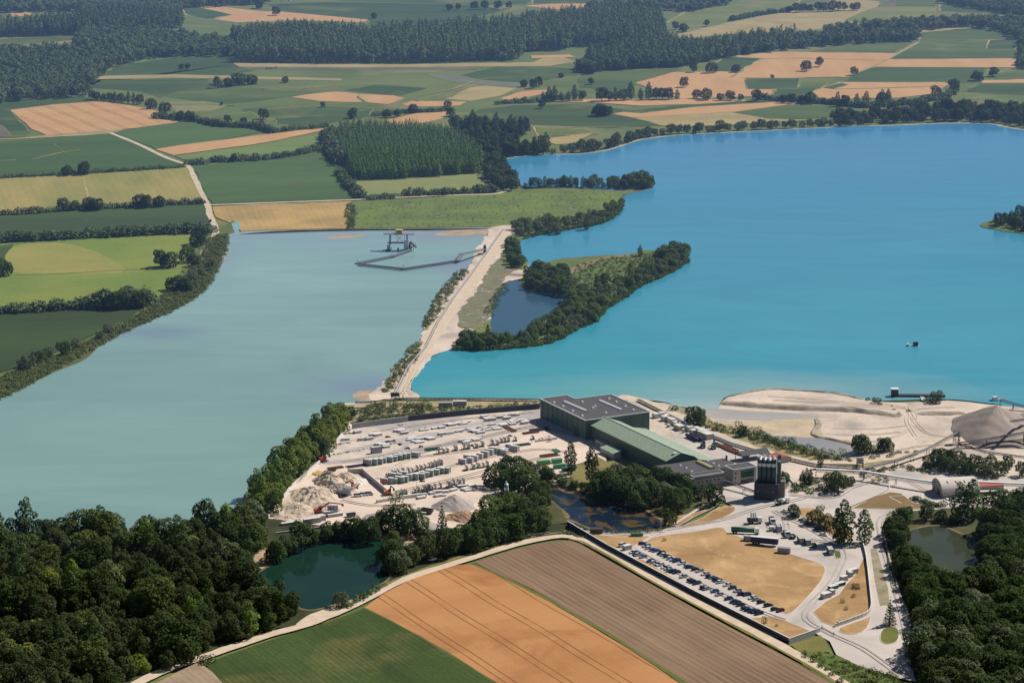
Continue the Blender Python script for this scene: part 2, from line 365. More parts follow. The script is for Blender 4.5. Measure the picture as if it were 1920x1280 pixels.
sheet('wheat_field', [(290,281),(340,273),(400,265),(500,253),(602,240),(612,244),(500,268),(400,282),(325,292)], m_wh0, rough=.5, step=20)
sheet('meadow', [(328,294),(400,284),(500,270),(604,252),(600,272),(540,287),(470,296),(360,305)], crop(12, (120,138,76), (102,122,66), a2, 5, .12), rough=.5, step=20)
a3 = wang((380,340),(640,330))
sheet('green_field', [(364,314),(420,306),(500,298),(592,284),(640,300),(657,374),(520,380),(398,386),(380,355)], crop(13, (84,110,62), (70,96,54), a3, 4, .25, patch=(S(98,92,80), .013, .66, .76)), rough=.6, step=20)
a4 = wang((100,330),(130,390))
sheet('stubble_field', [(-100,344),(0,336),(200,324),(357,313),(370,338),(384,376),(200,390),(0,404),(-100,412)], surf('mown_gold', S(168,152,92), S(128,134,74), scale=.014, fine=.6, rows=(a4, 7, .2), aniso=(a4, .3)), rough=.5, step=20)
sheet('green_field', [(-100,416),(0,407),(200,392),(386,384),(398,428),(200,444),(0,455),(-100,460)], crop(14, (72,94,52), (62,80,48), a2, 4, .25, patch=(S(100,104,76), .02, .63, .78)), rough=.5, step=20)
sheet('meadow', [(-100,466),(0,458),(200,446),(368,438),(356,470),(350,495),(330,520),(310,548),(280,566),(100,580),(0,586),(-100,592)], surf('hay_meadow', S(132,142,68), S(110,132,60), scale=.010, fine=.8, rows=(a2, 6, .12)), rough=.5, step=20)
sheet('stubble_field', [(20,466),(60,458),(120,458),(170,470),(200,484),(232,502),(226,512),(160,514),(70,514),(14,510),(8,490)], surf('mown_patch', S(160,152,86), S(140,144,74), scale=.015, rows=(a2, 4, .2)), sm=5, rough=.8, step=10)
sheet('green_field', [(-100,596),(0,588),(120,580),(275,570),(240,600),(180,626),(130,650),(60,682),(0,700),(-100,730)], crop(15, (66,86,46), (54,72,40), a2, 4, .35), rough=.5, step=20)
sheet('green_field', [(-60,468),(0,462),(26,460),(10,480),(4,512),(-60,520)], GRN[0], sm=3)
a5 = wang((500,390),(520,430))
sheet('wheat_field', [(396,388),(520,383),(658,378),(660,400),(650,432),(500,436),(456,437),(436,420),(405,408)], surf('gold_barley', S(196,162,102), S(166,142,92), scale=.02, fine=.8, rows=(a5, 5, .25), patch=(S(128,128,88), .02, .62, .72)), rough=.5, step=15)
# marshy meadow between plantation and lake
m_marsh = surf('marsh_meadow', S(114,130,62), S(92,110,62), scale=.03, fine=.35, fa=.25, bump=.3, patch=(S(132,122,88), .03, .6, .75))
sheet('marsh', [(656,380),(760,374),(940,364),(990,356),(1060,352),(1180,352),(1190,362),(1164,372),(1150,392),(1060,412),(1000,425),(960,434),(900,434),(650,438),(656,410)], m_marsh, rough=1, step=10)
sheet('meadow', [(664,338),(750,332),(890,328),(912,352),(870,362),(700,366),(680,372)], surf('plantation_meadow', S(124,136,80), S(140,140,88), scale=.02, fine=.6, patch=(S(178,150,108), .02, .62, .7)), rough=1, step=10)
# scrub bank soil round the near lake
m_bank = surf('bank_scrub_soil', S(84,104,54), S(104,110,62), scale=.05, fine=.6, fa=.25, bump=.3)
sheet('bank', [(390,440),(440,415),(452,440),(430,470),(418,500),(405,530),(372,562),(320,592),(250,622),(192,652),(160,682),(100,707),(40,736),(-60,775),(-60,740),(0,705),(60,684),(130,652),(180,628),(240,602),(300,560),(330,530),(350,500),(372,470)], m_bank, rough=1, step=8)
# ------------------------------------------------------------------ water
def water(name, deep, shallow, sc_=.004, rough=.12, refl=.5, patch=None, bump=.12, grad=None, lo=.35, hi=.65, bscale=.5, silt=()):
    t = NT(name); n = t.noise(sc_, 5, None, .5, .4)
    col = t.mix(t.ramp(n, lo, hi), deep, shallow)
    if grad:   # grazing sky reflection painted into the base colour as a far-end tint
        sp = t.new('ShaderNodeSeparateXYZ'); t.l.new(t.pos(), sp.inputs[0])
        g = t.ramp(t.math('ADD', sp.outputs[1], t.math('MULTIPLY', t.math('SUBTRACT', n, .5), 300)), grad[0], grad[1]); col = t.mix(g, col, grad[2])
    for (cx, cy), (rx, ry), c_, k_ in silt:   # suspended silt thins out away from its source
        mp = t.new('ShaderNodeVectorMath', operation='SUBTRACT'); t.l.new(t.pos(), mp.inputs[0]); mp.inputs[1].default_value = (cx, cy, 0)
        mu = t.new('ShaderNodeVectorMath', operation='MULTIPLY'); t.l.new(mp.outputs[0], mu.inputs[0]); mu.inputs[1].default_value = (1/rx, 1/ry, 0)
        ln = t.new('ShaderNodeVectorMath', operation='LENGTH'); t.l.new(mu.outputs[0], ln.inputs[0])
        f = t.math('ADD', ln.outputs['Value'], t.math('MULTIPLY', t.math('SUBTRACT', t.noise(.012, 4, None, .6, .8), .5), .9)); f = t.ramp(f, 1.0, .25); col = t.mix(t.math('MULTIPLY', f, k_), col, c_)
    if patch: col = t.mix(t.ramp(t.noise(patch[1], 6, None, .6, 1.0), patch[2], patch[3]), col, patch[0])
    wv = t.new('ShaderNodeVectorMath', operation='MULTIPLY'); wv.inputs[1].default_value = (.5, 1.6, 1); t.l.new(t.pos(), wv.inputs[0])
    lane = t.noise(.011, 6, wv.outputs[0], .62, 1.2); col = t.mix(1.0, col, t.mix(lane, (.84,.86,.88), (1.16,1.14,1.12)), 'MULTIPLY')
    b = t.new('ShaderNodeBsdfPrincipled'); b.inputs['IOR'].default_value = 1.33; t.l.new(t.math('ADD', t.math('MULTIPLY', t.ramp(lane, .35, .65), .16), rough-.04), b.inputs['Roughness'])
    b.inputs['Specular IOR Level'].default_value = refl
    t.l.new(col, b.inputs['Base Color'])
    k = t.new('ShaderNodeBump'); k.inputs['Strength'].default_value = bump; k.inputs['Distance'].default_value = .12
    t.l.new(t.noise(bscale, 4), k.inputs['Height']); t.l.new(k.outputs[0], b.inputs['Normal'])
    return t.out(b.outputs[0])
def wp_(x, y): return tuple(P(x, y)[:2])
m_wl = water('silty_water', S(124,158,153), S(136,170,163), sc_=.003, grad=(1400, 2300, S(158,194,194)), silt=[(wp_(860,440),(75,60),S(150,146,160),.5),(wp_(560,445),(180,50),S(140,150,172),.35),(wp_(700,725),(60,45),S(130,140,172),.6),(wp_(420,480),(26,110),S(140,150,168),.35),(wp_(290,625),(50,30),S(120,132,160),.5),(wp_(880,500),(40,60),S(140,140,168),.5)])
m_wr = water('turquoise_water', S(54,154,172), S(70,162,178), sc_=.0035, grad=(1350, 3000, S(74,140,194)), silt=[(wp_(1380,742),(190,75),S(150,180,176),.75),(wp_(1290,762),(60,40),S(172,188,186),.9),(wp_(860,745),(180,40),S(90,170,172),.5),(wp_(1050,700),(160,120),S(74,170,172),.35)])
left_shore = [(442,437),(560,433),(700,430),(800,430),(918,428),(915,437),(905,455),(893,468),(886,490),(866,515),(838,535),(822,555),(812,580),(800,600),(795,622),(780,650),(762,672),(742,690),(727,712),(714,725),(700,735),(668,738),(664,745),(692,752),(655,772),(640,790),(590,820),(545,860),(500,915),(455,965),(420,1000),(300,1006),(0,1006),(-160,1010),(-160,815),(-60,775),(0,748),(40,730),(100,700),(160,675),(190,646),(250,616),(320,586),(366,560),(392,530),(402,500),(410,492),(418,478),(421,455)]
right_shore = [(768,722),(775,736),(782,746),(900,748),(1010,750),(1180,750),(1245,755),(1275,764),(1345,768),(1350,757),(1362,745),(1400,736),(1440,730),(1500,732),(1560,736),(1605,745),(1640,753),(1680,752),(1780,750),(1850,757),(1920,766),(2120,782),(2300,700),(2300,262),(2000,252),(1920,245),(1880,239),(1850,233),(1760,233),(1700,236),(1600,238),(1540,241),(1440,246),(1340,251),(1280,254),(1240,258),(1200,264),(1170,274),(1130,285),(1080,290),(1030,291),(985,294),(955,298),(944,302),(952,312),(966,332),(976,346),(990,351),(1060,350),(1110,355),(1170,358),(1218,350),(1222,354),(1200,360),(1176,366),(1163,378),(1158,400),(1138,416),(1110,426),(1060,433),(1020,441),(985,449),(966,462),(974,482),(990,497),(985,505),(955,514),(880,560),(860,640),(815,668),(800,680),(790,695),(775,712)]
m_shore = surf('pale_gravel_shore', S(196,180,150), S(160,148,118), scale=.1, fine=.8)
m_mud = surf('dark_wet_bank', S(84,78,58), S(112,98,70), scale=.1, fine=.8)
ribbon('shore', left_shore[-14:]+[left_shore[0]], 4.5, m_mud, sm=3, jitter=.6)
ribbon('shore', [left_shore[0]]+left_shore[1:5], 9, m_mud, sm=2, jitter=.6)
ribbon('shore', right_shore[24:47], 8, m_shore, sm=3, jitter=.8)
ribbon('shore', right_shore[45:62], 5, m_mud, sm=3, jitter=.6)
lake_l = sheet('lake_water', left_shore, m_wl, sm=4)
lake_r = sheet('lake_water', right_shore, m_wr, sm=4)
sheet('lake_water', [(434,420),(450,416),(452,428),(447,434),(450,437),(440,437)], m_wl)
m_sandbar = surf('wet_sandbar', S(190,164,134), S(150,140,124), scale=.08, fine=.6)
m_shal = surf('silt_shallows', S(128,150,158), S(140,152,150), scale=.02, fine=.3, fa=.04, rough=.3, spec=.5)
for pts in ([(616,446),(640,442),(680,441),(678,445),(640,448),(618,449)], [(816,441),(850,433),(915,432),(918,438),(900,442),(850,443)], [(660,742),(672,735),(700,732),(722,728),(720,745),(700,753),(668,750)],
            [(404,492),(412,484),(416,466),(424,462),(426,476),(414,494),(406,500)]):
    sheet('sandbar', pts, m_sandbar, sm=4, rough=.5, step=4)
def shallow(name, c, pts):
    sheet(name, pts, water(name+'_m', S(*c), tuple(v*1.06 for v in S(*c)), rough=.15, sc_=.02), sm=6)
# ------------------------------------------------------------------ causeway, island
m_sand = surf('pale_sand', S(222,204,186), S(196,180,166), scale=.035, fine=.7, fa=.16, bump=.35, patch=(S(170,160,148), .035, .52, .72))
m_track = surf('track_sand', S(220,200,176), S(204,184,160), scale=.2, fine=1.0, fa=.08)
m_scrubsoil = surf('grey_scrub_soil', S(132,126,104), S(112,114,86), scale=.08, fine=.5, fa=.3, bump=.4, patch=(S(178,164,146), .08, .58, .7))
m_grass = surf('rough_grass', S(104,122,58), S(124,130,72), scale=.06, fine=.7, fa=.2, bump=.3)
sheet('causeway', [(918,428),(958,424),(966,440),(962,460),(980,490),(992,500),(1010,515),(1010,523),(965,527),(945,535),(932,560),(922,590),(920,612),(926,634),(950,642),(940,656),(855,656),(845,656),(815,668),(800,680),(790,695),(775,712),(768,722),(775,736),(782,748),(720,750),(692,752),(700,735),(714,725),(727,712),(742,690),(762,672),(780,650),(795,622),(800,600),(812,580),(822,555),(838,535),(866,515),(886,490),(893,468),(905,455),(915,437)], m_sand, sm=3, rough=.8, step=6)
sheet('scrub_ground', [(962,470),(985,500),(950,515),(945,535),(930,560),(920,590),(905,615),(880,618),(856,610),(862,585),(885,560),(900,535),(915,505),(940,480)], m_scrubsoil, sm=3, rough=1.2, step=6)
sheet('grass', [(940,535),(948,530),(958,527),(946,545),(932,562),(925,580),(918,575),(930,550)], m_grass, sm=3, rough=.8)
sheet('grass', [(885,622),(905,612),(922,600),(926,630),(950,643),(900,652),(868,648)], m_grass, sm=3, rough=1)
sheet('grass', [(948,455),(964,440),(966,462),(980,490),(992,500),(975,508),(960,500),(940,500)], m_grass, sm=3, rough=1)
sheet('island', [(948,642),(925,634),(960,640),(1000,615),(1040,592),(1060,570),(1064,556),(1020,552),(985,546),(975,530),(988,510),(1010,497),(1040,488),(1080,484),(1130,480),(1175,478),(1220,470),(1284,474),(1290,490),(1262,510),(1232,526),(1200,537),(1180,552),(1152,570),(1132,582),(1112,606),(1072,622),(1040,642),(1000,652),(960,655),(900,659),(852,658),(860,645),(900,640)], surf('island_grass', S(88,108,56), S(106,116,64), scale=.05, fine=.6, fa=.22, bump=.3), sm=3, rough=.8, step=6)
ribbon('dirt_track', [(940,516),(970,517),(1010,520),(1050,518),(1090,500),(1140,485),(1200,478)], 7, surf('brown_track', S(148,126,98), S(132,116,90)), sm=4, jitter=.3)
m_pond = water('dark_pond_water', S(30,62,84), S(36,66,82), sc_=.02, rough=.06, bump=.05)
sheet('pond_water', [(928,562),(945,535),(960,528),(975,529),(984,545),(1020,553),(1062,560),(1058,575),(1040,592),(1010,606),(990,622),(952,641),(926,632),(920,612),(922,590)], water('pond_blue', S(52,90,112), S(56,88,108), rough=.08, refl=.35), sm=3, rough=.4, step=5)
ribbon('dirt_track', [(752,748),(745,730),(760,700),(790,660),(820,618),(850,575),(880,535),(905,500),(930,465),(948,430)], [11]*37, m_track, sm=4, jitter=.5)
# tracks
for pts, m in (([(30,517),(120,514),(240,507),(330,505)], m_marg), ([(60,300),(110,288),(150,282)], m_tan), ([(100,270),(130,292),(170,306)], m_marg), ([(400,366),(520,352),(600,340)], m_marg), ([(0,303),(30,301)], m_tan), ([(156,330),(160,350),(166,372)], m_tan), ([(300,198),(380,196),(440,199)], m_marg), ([(560,168),(640,160),(760,158)], m_tan), ([(500,206),(600,200),(700,204)], m_tan), ([(230,150),(330,152),(400,149)], m_marg),
    ([(1400,112),(1500,110),(1640,114)], m_marg), ([(1560,168),(1660,166),(1770,162)], m_marg), ([(780,180),(850,168),(900,150),(960,146)], m_tan), ([(1000,252),(1060,240),(1180,240)], m_tan)): ribbon('field_trace', pts, 1.6, m, sm=4, jitter=.3)
ribbon('farm_track', [(206,250),(260,272),(310,296),(352,312),(362,330),(374,355),(388,384),(396,410),(405,432),(398,450),(385,468),(376,490)], 5.0, surf('chalk_track', S(212,196,170), S(190,174,146)), sm=3, jitter=.2)
ribbon('farm_track', [(390,386),(520,381),(660,376),(760,371),(860,367),(935,364),(952,354)], 4.5, _mc['chalk_track'], sm=3, jitter=.2)
# ------------------------------------------------------------------ quarry / works ground on the right
sheet('quarry_ground', [(1180,752),(1246,756),(1280,768),(1345,770),(1350,757),(1362,745),(1400,736),(1440,731),(1500,733),(1560,738),(1605,746),(1640,754),(1680,757),(1780,753),(1850,759),(1920,767),(2120,785),(2120,1000),(1860,960),(1700,960),(1500,960),(1300,900),(1100,770)], m_sand, rough=.8, step=8)
m_bankd = surf('gravel_bank', S(178,164,146), S(140,130,118), scale=.15, fine=.7, fa=.25, bump=.4)
sheet('lagoon_water', [(1250,768),(1345,768),(1400,772),(1480,776),(1540,784),(1480,792),(1400,790),(1340,786),(1290,780)], water('lagoon_grey', S(172,168,160), S(186,178,166), rough=.25, sc_=.03), sm=3)
sheet('lagoon_water', [(1400,806),(1440,817),(1520,821),(1560,825),(1600,840),(1612,852),(1570,858),(1500,848),(1440,832)], water('lagoon_pale', S(150,150,150), S(166,160,154), rough=.2, sc_=.03), sm=3)
sheet('sand_flat', [(1330,790),(1420,792),(1530,786),(1540,800),(1530,822),(1440,816),(1350,806)], surf('ochre_sand', S(208,188,158), S(184,166,140), scale=.06, fine=.6), sm=3, rough=.8)
m_verge = surf('thin_verge', S(168,152,112), S(128,128,86), scale=.1, fine=.8, fa=.2)
sheet('verge', [(1262,762),(1300,772),(1360,800),(1440,822),(1520,846),(1600,868),(1650,860),(1700,848),(1720,856),(1620,878),(1520,866),(1400,832),(1320,800)], m_verge, sm=3, rough=1)
ribbon('dirt_track', [(1160,745),(1215,757),(1290,795),(1360,828),(1440,852),(1530,868),(1620,866),(1700,850),(1760,830),(1790,815)], 9, m_track, sm=4, jitter=.4)
ribbon('dirt_track', [(640,762),(760,757),(900,754),(1010,755)], 9, m_track, sm=3, jitter=.4)
sheet('works_ground', [(640,762),(760,750),(1012,752),(1012,768),(760,778),(680,786),(650,796)], surf('dusty_ground', S(192,174,142), S(140,136,92), scale=.05, fine=.7, fa=.2), rough=1)
# ------------------------------------------------------------------ precast yard
m_yard = surf('yard_dust', S(234,212,194), S(214,194,178), scale=.04, fine=.8, fa=.08, patch=(S(196,182,168), .04, .52, .72))
m_asph = surf('yard_asphalt', S(186,176,172), S(172,164,162), scale=.05, fine=1.0, fa=.08, patch=(S(206,190,176), .05, .58, .75))
sheet('yard_ground', [(656,797),(722,793),(1012,764),(1060,770),(1130,830),(1140,880),(1060,905),(1010,912),(940,930),(905,962),(905,990),(700,1000),(520,1000),(503,972),(545,918),(602,868)], m_yard)
sheet('yard_asphalt', [(662,799),(1012,768),(1100,826),(1000,806),(900,826),(830,842),(760,862),(700,868),(612,874),(606,868)], m_asph, rough=.8, step=6)
for pts in ([(690,803),(660,806),(640,826),(690,822),(740,812)], [(618,848),(650,832),(740,812),(790,806),(870,795),(875,800),(800,815),(720,830),(650,846),(610,858)],
            [(600,866),(640,852),(740,836),(755,842),(720,852),(640,864)], [(766,836),(800,826),(900,806),(985,790),(1000,796),(930,812),(850,828),(775,843)], [(850,795),(880,780),(960,768),(980,772),(960,782),(880,795)]):
    sheet('yard_strip', pts, surf('yard_pale', S(222,206,190), S(198,184,172), scale=.1, fine=1, fa=.1), sm=2, rough=.6)
# works grounds around the office: pale asphalt
m_road = surf('worn_asphalt', S(212,200,190), S(194,184,176), scale=.05, fine=.9, fa=.05, patch=(S(172,164,158), .03, .52, .72), aniso=(-1.0, .4))
sheet('works_asphalt', [(1064,984),(1100,994),(1180,998),(1240,995),(1300,985),(1360,965),(1372,950),(1340,930),(1340,905),(1400,905),(1460,915),(1500,925),(1560,905),(1590,897),(1640,900),(1690,880),(1750,885),(1920,895),(2000,900),(2000,960),(1800,965),(1700,955),(1665,965),(1655,990),(1660,1040),(1680,1100),(1700,1140),(1712,1180),(1712,1220),(1722,1282),(1690,1275),(1610,1250),(1568,1230),(1556,1205),(1530,1190),(1430,1196),(1300,1130),(1170,1052),(1100,1012)], m_road)
sheet('works_yard', [(1240,772),(1290,790),(1400,840),(1440,858),(1420,905),(1340,905),(1280,860)], surf('works_yard_m', S(206,196,186), S(188,178,168), scale=.06, fine=.9))
m_dry = surf('dry_lawn', S(188,152,108), S(152,118,80), scale=.022, fine=.8, fa=.12, patch=(S(204,168,120), .05, .5, .7), bump=.2)
m_kerb = paint('kerb_stone', S(220,210,196), .8)
def lawn(pts, m=m_dry, sm=4, name='lawn'):
    q = smooth_px(pts, sm) if sm else pts; wp = PP(q)
    _z[0] += .004; z = _z[0]
    sheet(name, wp, m, world=True, z=z+.05)
    mb = MB(); n = len(wp)   # raised kerb round the lawn
    for i in range(n):
        a, b = wp[i], wp[(i+1) % n]; mb.bar((a[0], a[1], z+.06), (b[0], b[1], z+.06), .3, .14)
    tag(mb.build('kerb', m_kerb), kind='structure')
lawn([(1207,1019),(1240,1007),(1300,1000),(1342,992),(1358,994),(1365,1002),(1400,1013),(1468,1036),(1500,1047),(1535,1058),(1547,1070),(1540,1090),(1520,1115),(1497,1140),(1480,1152),(1462,1148),(1380,1104),(1300,1064),(1240,1034)], sm=3)
lawn([(1092,1003),(1140,1007),(1224,1008),(1192,1030),(1150,1030)], sm=1)
lawn([(1176,1046),(1205,1052),(1300,1108),(1400,1162),(1432,1160),(1452,1158),(1520,1186),(1480,1203),(1430,1190),(1300,1122)], sm=1)
lawn([(1250,984),(1262,972),(1300,965),(1340,952),(1350,947),(1330,958),(1300,972),(1270,989)], sm=2)
lawn([(1272,992),(1320,972),(1350,952),(1374,952),(1378,960),(1350,976),(1310,987)], sm=2)
lawn([(1524,1150),(1548,1130),(1572,1118),(1585,1100),(1605,1078),(1620,1045),(1618,1020),(1624,1040),(1632,1140),(1628,1154),(1600,1166),(1566,1178),(1540,1168)], sm=1)
lawn([(1574,1180),(1622,1163),(1632,1160),(1625,1180),(1606,1191),(1580,1190)], sm=2)
lawn([(1598,955),(1640,934),(1668,925),(1690,928),(1712,945),(1770,955),(1690,957)], surf('brown_turf', S(142,112,76), S(118,104,66), scale=.04, fine=.8), sm=1)
lawn([(1490,958),(1530,956),(1552,970),(1585,990),(1598,1012),(1570,1012),(1532,992)], sm=2)
lawn([(1650,1196),(1656,1182),(1676,1178),(1685,1186),(1682,1204),(1665,1210),(1653,1206)], surf('island_turf', S(124,120,62), S(100,108,56)), sm=3)
lawn([(1561,1034),(1565,1033),(1578,1038),(1576,1048),(1567,1050)], surf('green_turf', S(96,110,60), S(80,96,52)), sm=1)
sheet('gravel_strip', [(1632,1032),(1643,1028),(1652,1060),(1665,1105),(1668,1136),(1650,1138),(1640,1090)], surf('median_gravel', S(168,154,134), S(134,130,98), scale=.1, fine=.9, fa=.15))
sheet('grass', [(1482,1210),(1535,1193),(1552,1205),(1560,1224),(1500,1228)], surf('dusty_grass', S(134,124,72), S(112,112,62), scale=.05, fine=.8), rough=.5)
sheet('grass', [(1486,1226),(1530,1224),(1568,1232),(1610,1252),(1690,1277),(1722,1284),(1730,1300),(1560,1300)], surf('green_verge', S(84,108,46), S(98,112,56), scale=.06, fine=.8, fa=.25, bump=.4), rough=.8)
sheet('woodland_floor', [(1665,962),(1800,955),(2050,950),(2100,1400),(1720,1320),(1712,1220),(1702,1140),(1682,1100),(1662,1040),(1658,990)], surf('leafy_floor', S(92,92,58), S(66,74,44), scale=.08, fine=.7, fa=.2), rough=1)
sheet('woodland_floor', [(-200,1008),(440,1004),(500,975),(700,1000),(905,990),(1010,985),(1064,984),(1050,1006),(960,1022),(860,1050),(760,1080),(680,1122),(600,1152),(500,1192),(400,1228),(240,1290),(-200,1400)], surf('dark_floor', S(70,74,46), S(50,58,36), scale=.08, fine=.7, fa=.2), rough=1)
m_dirtp = surf('dirt_path', S(196,166,134), S(178,150,120), scale=.1, fine=.8)
for pts in ([(480,1035),(500,1030),(520,1050),(500,1065),(485,1075),(476,1070)], [(425,1080),(440,1085),(430,1105),(420,1110)], [(560,1018),(640,1005),(720,1000),(720,1010),(640,1016),(570,1026)], [(690,1030),(760,990),(790,1000),(740,1040)]):
    sheet('path', pts, m_dirtp, sm=3, rough=.8)
sheet('woodland_floor', [(1010,905),(1040,905),(1120,880),(1250,900),(1340,930),(1345,946),(1300,964),(1260,972),(1245,992),(1190,1000),(1110,996),(1064,984),(1010,985),(960,960)], surf('garden_turf', S(92,88,54), S(70,76,44), scale=.06, fine=.8, fa=.2), rough=.8)
sheet('lawn', [(1060,880),(1120,858),(1160,880),(1130,930),(1090,925)], surf('yellow_lawn', S(146,134,84), S(112,108,62), scale=.06), rough=.6)
m_mudbank = surf('muddy_shore', S(140,118,84), S(110,96,64), scale=.2, fine=.9)
m_pa = water('green_pond', S(20,50,42), S(28,58,44), sc_=.03, rough=.04, bump=.03, refl=.22)
def pond(pts, m, w_=3.0):
    q = smooth_px(pts, 3); wp = PP(q)
    ribbon('shore', wp+[wp[0]], w_, m_mudbank, sm=0, world=True, jitter=.4)
    sheet('pond_water', wp, m, world=True, rough=.4, step=4)
pond([(474,1090),(490,1075),(507,1062),(540,1036),(570,1022),(640,1012),(700,1010),(732,1025),(738,1050),(728,1085),(700,1105),(660,1125),(620,1137),(590,1145),(565,1142),(540,1122),(500,1115),(476,1105)], m_pa)
pond([(1002,915),(1030,908),(1055,925),(1085,930),(1110,945),(1160,948),(1200,955),(1235,975),(1246,990),(1190,1000),(1130,998),(1090,986),(1070,975),(1060,960),(1035,940),(1012,928)], water('algae_pond', S(22,38,54), S(26,42,58), sc_=.03, rough=.05, refl=.25, bump=.03, patch=(S(96,78,46), .09, .5, .6)))
pond([(1700,1012),(1710,996),(1760,988),(1800,1003),(1842,1018),(1852,1060),(1846,1095),(1830,1114),(1800,1114),(1740,1094),(1714,1052),(1702,1030)], water('olive_pond', S(60,66,48), S(68,74,54), sc_=.03, refl=.25, rough=.05, bump=.03))
pond([(1880,985),(1900,978),(1960,985),(1960,1010),(1900,1005)], m_pa)
# ------------------------------------------------------------------ foreground fields
af = wang((1075,1020),(1555,1285))
gf = wang((683,1143),(900,1290))
sheet('green_field', [(388,1254),(402,1240),(500,1205),(560,1186),(640,1160),(683,1143),(740,1170),(790,1197),(900,1262),(960,1300),(420,1330)], surf('bean_crop', S(76,98,46), S(58,76,36), scale=.02, fine=.8, fa=.28, rows=(gf, 2.6, .6), bump=.5, patch=(S(118,112,66), .02, .5, .7), aniso=(gf, .15)))
sheet('bare_field', [(280,1290),(330,1264),(372,1244),(398,1262),(450,1320),(260,1320)], surf('bare_rows', S(178,156,130), S(158,138,114), scale=.05, fine=.9, rows=(gf, 3, .5)))
m_wf = surf('near_wheat', S(202,148,98), S(184,130,84), scale=.02, fine=1.2, fa=.1, tram=(gf+.0, 21.0, S(128,88,50), .42), rows=(gf, 3.0, .12), bump=.4, aniso=(gf+1.57, .35), patch=(S(170,116,72), .018, .48, .62))
sheet('wheat_field', [(683,1142),(720,1115),(780,1084),(840,1064),(880,1060),(900,1066),(1000,1114),(1100,1172),(1180,1220),(1300,1300),(960,1300),(870,1245),(790,1196)], m_wf)
m_bf = surf('near_plough', S(178,150,122), S(134,106,84), scale=.010, fine=1.2, fa=.16, rows=(af, 3.2, .8), bump=.5, patch=(S(124,118,76), .03, .7, .8), aniso=(af, .1))
sheet('bare_field', [(888,1057),(960,1034),(1020,1020),(1070,1016),(1086,1021),(1200,1086),(1300,1142),(1400,1195),(1500,1248),(1580,1296),(1300,1300),(1180,1216),(1100,1165),(1000,1108)], m_bf)
ribbon('grass_strip', [(886,1059),(1000,1112),(1100,1168),(1180,1216),(1310,1300)], 2.2, surf('green_strip', S(92,104,50), S(112,112,62)), sm=2, jitter=.3)
ribbon('grass_strip', [(686,1143),(790,1197),(880,1252),(950,1300)], 1.0, surf('green_strip', S(92,104,50)), sm=2, jitter=.2)
ribbon('dirt_road', [(230,1300),(270,1277),(320,1255),(400,1228),(500,1194),(560,1178),(610,1160),(680,1128),(760,1088),(860,1056),(960,1025),(1030,1010),(1072,1009),(1110,1024),(1200,1072),(1300,1128),(1400,1180),(1480,1222),(1600,1296)], 5.6, m_track, sm=4, jitter=.15)
sheet('dirt_road', [(555,1176),(575,1158),(600,1148),(660,1128),(670,1134),(610,1160)], m_track, sm=3)
ribbon('grass_strip', [(1066,1016),(1090,1018),(1200,1080),(1300,1136),(1400,1188),(1500,1242),(1590,1296)], 1.6, surf('tall_verge', S(104,112,58), S(140,124,76), scale=.2), sm=2, jitter=.3)
ribbon('grass_strip', [(700,1112),(760,1082),(860,1048),(960,1018),(1030,1003),(1068,1000)], 2.5, _mc['tall_verge'], sm=2, jitter=.4)
# painted markings in the car park and on the road
m_line = paint('road_paint', (.75, .74, .7), .7)
mb = MB(); zz = _z[0]+.012
for k in range(64):
    a = P(1209+k*4.05, 1027+k*1.98); d = Vector((.86, .51, 0))
    mb.bar((a.x, a.y, zz), (a.x+d.x*4.5, a.y+d.y*4.5, zz), .12, .01)
tag(mb.build('parking_lines', m_line), kind='structure')
mb = MB()
for (a, b) in (((1700,950),(1712,951)), ((1668,933),(1706,931)), ((1668,934),(1690,946))):
    p, q = P(*a), P(*b); mb.bar((p.x, p.y, zz), (q.x, q.y, zz), .4, .01)
tag(mb.build('road_markings', m_line), kind='structure')
sheet('path', [(1236,1000),(1245,996),(1345,930),(1352,932),(1260,990),(1246,1001)], m_road)
sheet('path', [(1182,1030),(1190,1030),(1240,1002),(1228,1002)], m_road)
GZ = _z[0]+.02

# tyre tracks worn into sand, yard and asphalt
m_tt = surf('tyre_wear', S(200,184,166), S(214,198,178), scale=.1, fine=.8, fa=.15); m_ta = surf('tyre_dark', S(176,166,158), S(190,182,174), scale=.1, fine=.8, fa=.1)
def twin(pts, m, g=2.0, w_=.55):
    wp = PP(smooth_px(pts, 5, False)); L, Rr = ribbon_pts(wp, g)
    for q in (L, Rr): ribbon('tyre_track', [tuple(p) for p in q], w_, m, sm=0, world=True, jitter=.05, dz=.0015)
for pts in ([(1640,758),(1690,764),(1716,780),(1700,810),(1640,830),(1560,826)], [(1700,764),(1714,790),(1740,815),(1790,822)], [(1440,745),(1540,752),(1640,762),(1700,768)], [(1450,752),(1560,758),(1680,770)], [(1790,765),(1720,770),(1700,790),(1716,820)], [(1560,805),(1640,806),(1700,800)], [(1540,815),(1620,818),(1690,812)],
            [(1670,850),(1730,838),(1790,836)], [(1840,860),(1880,870),(1930,880)], [(1640,900),(1700,905),(1740,925),(1760,935)], [(950,440),(900,512),(850,590),(800,660),(760,735)], [(944,440),(890,520),(842,590),(790,660),(752,735)]): twin(pts, m_tt)
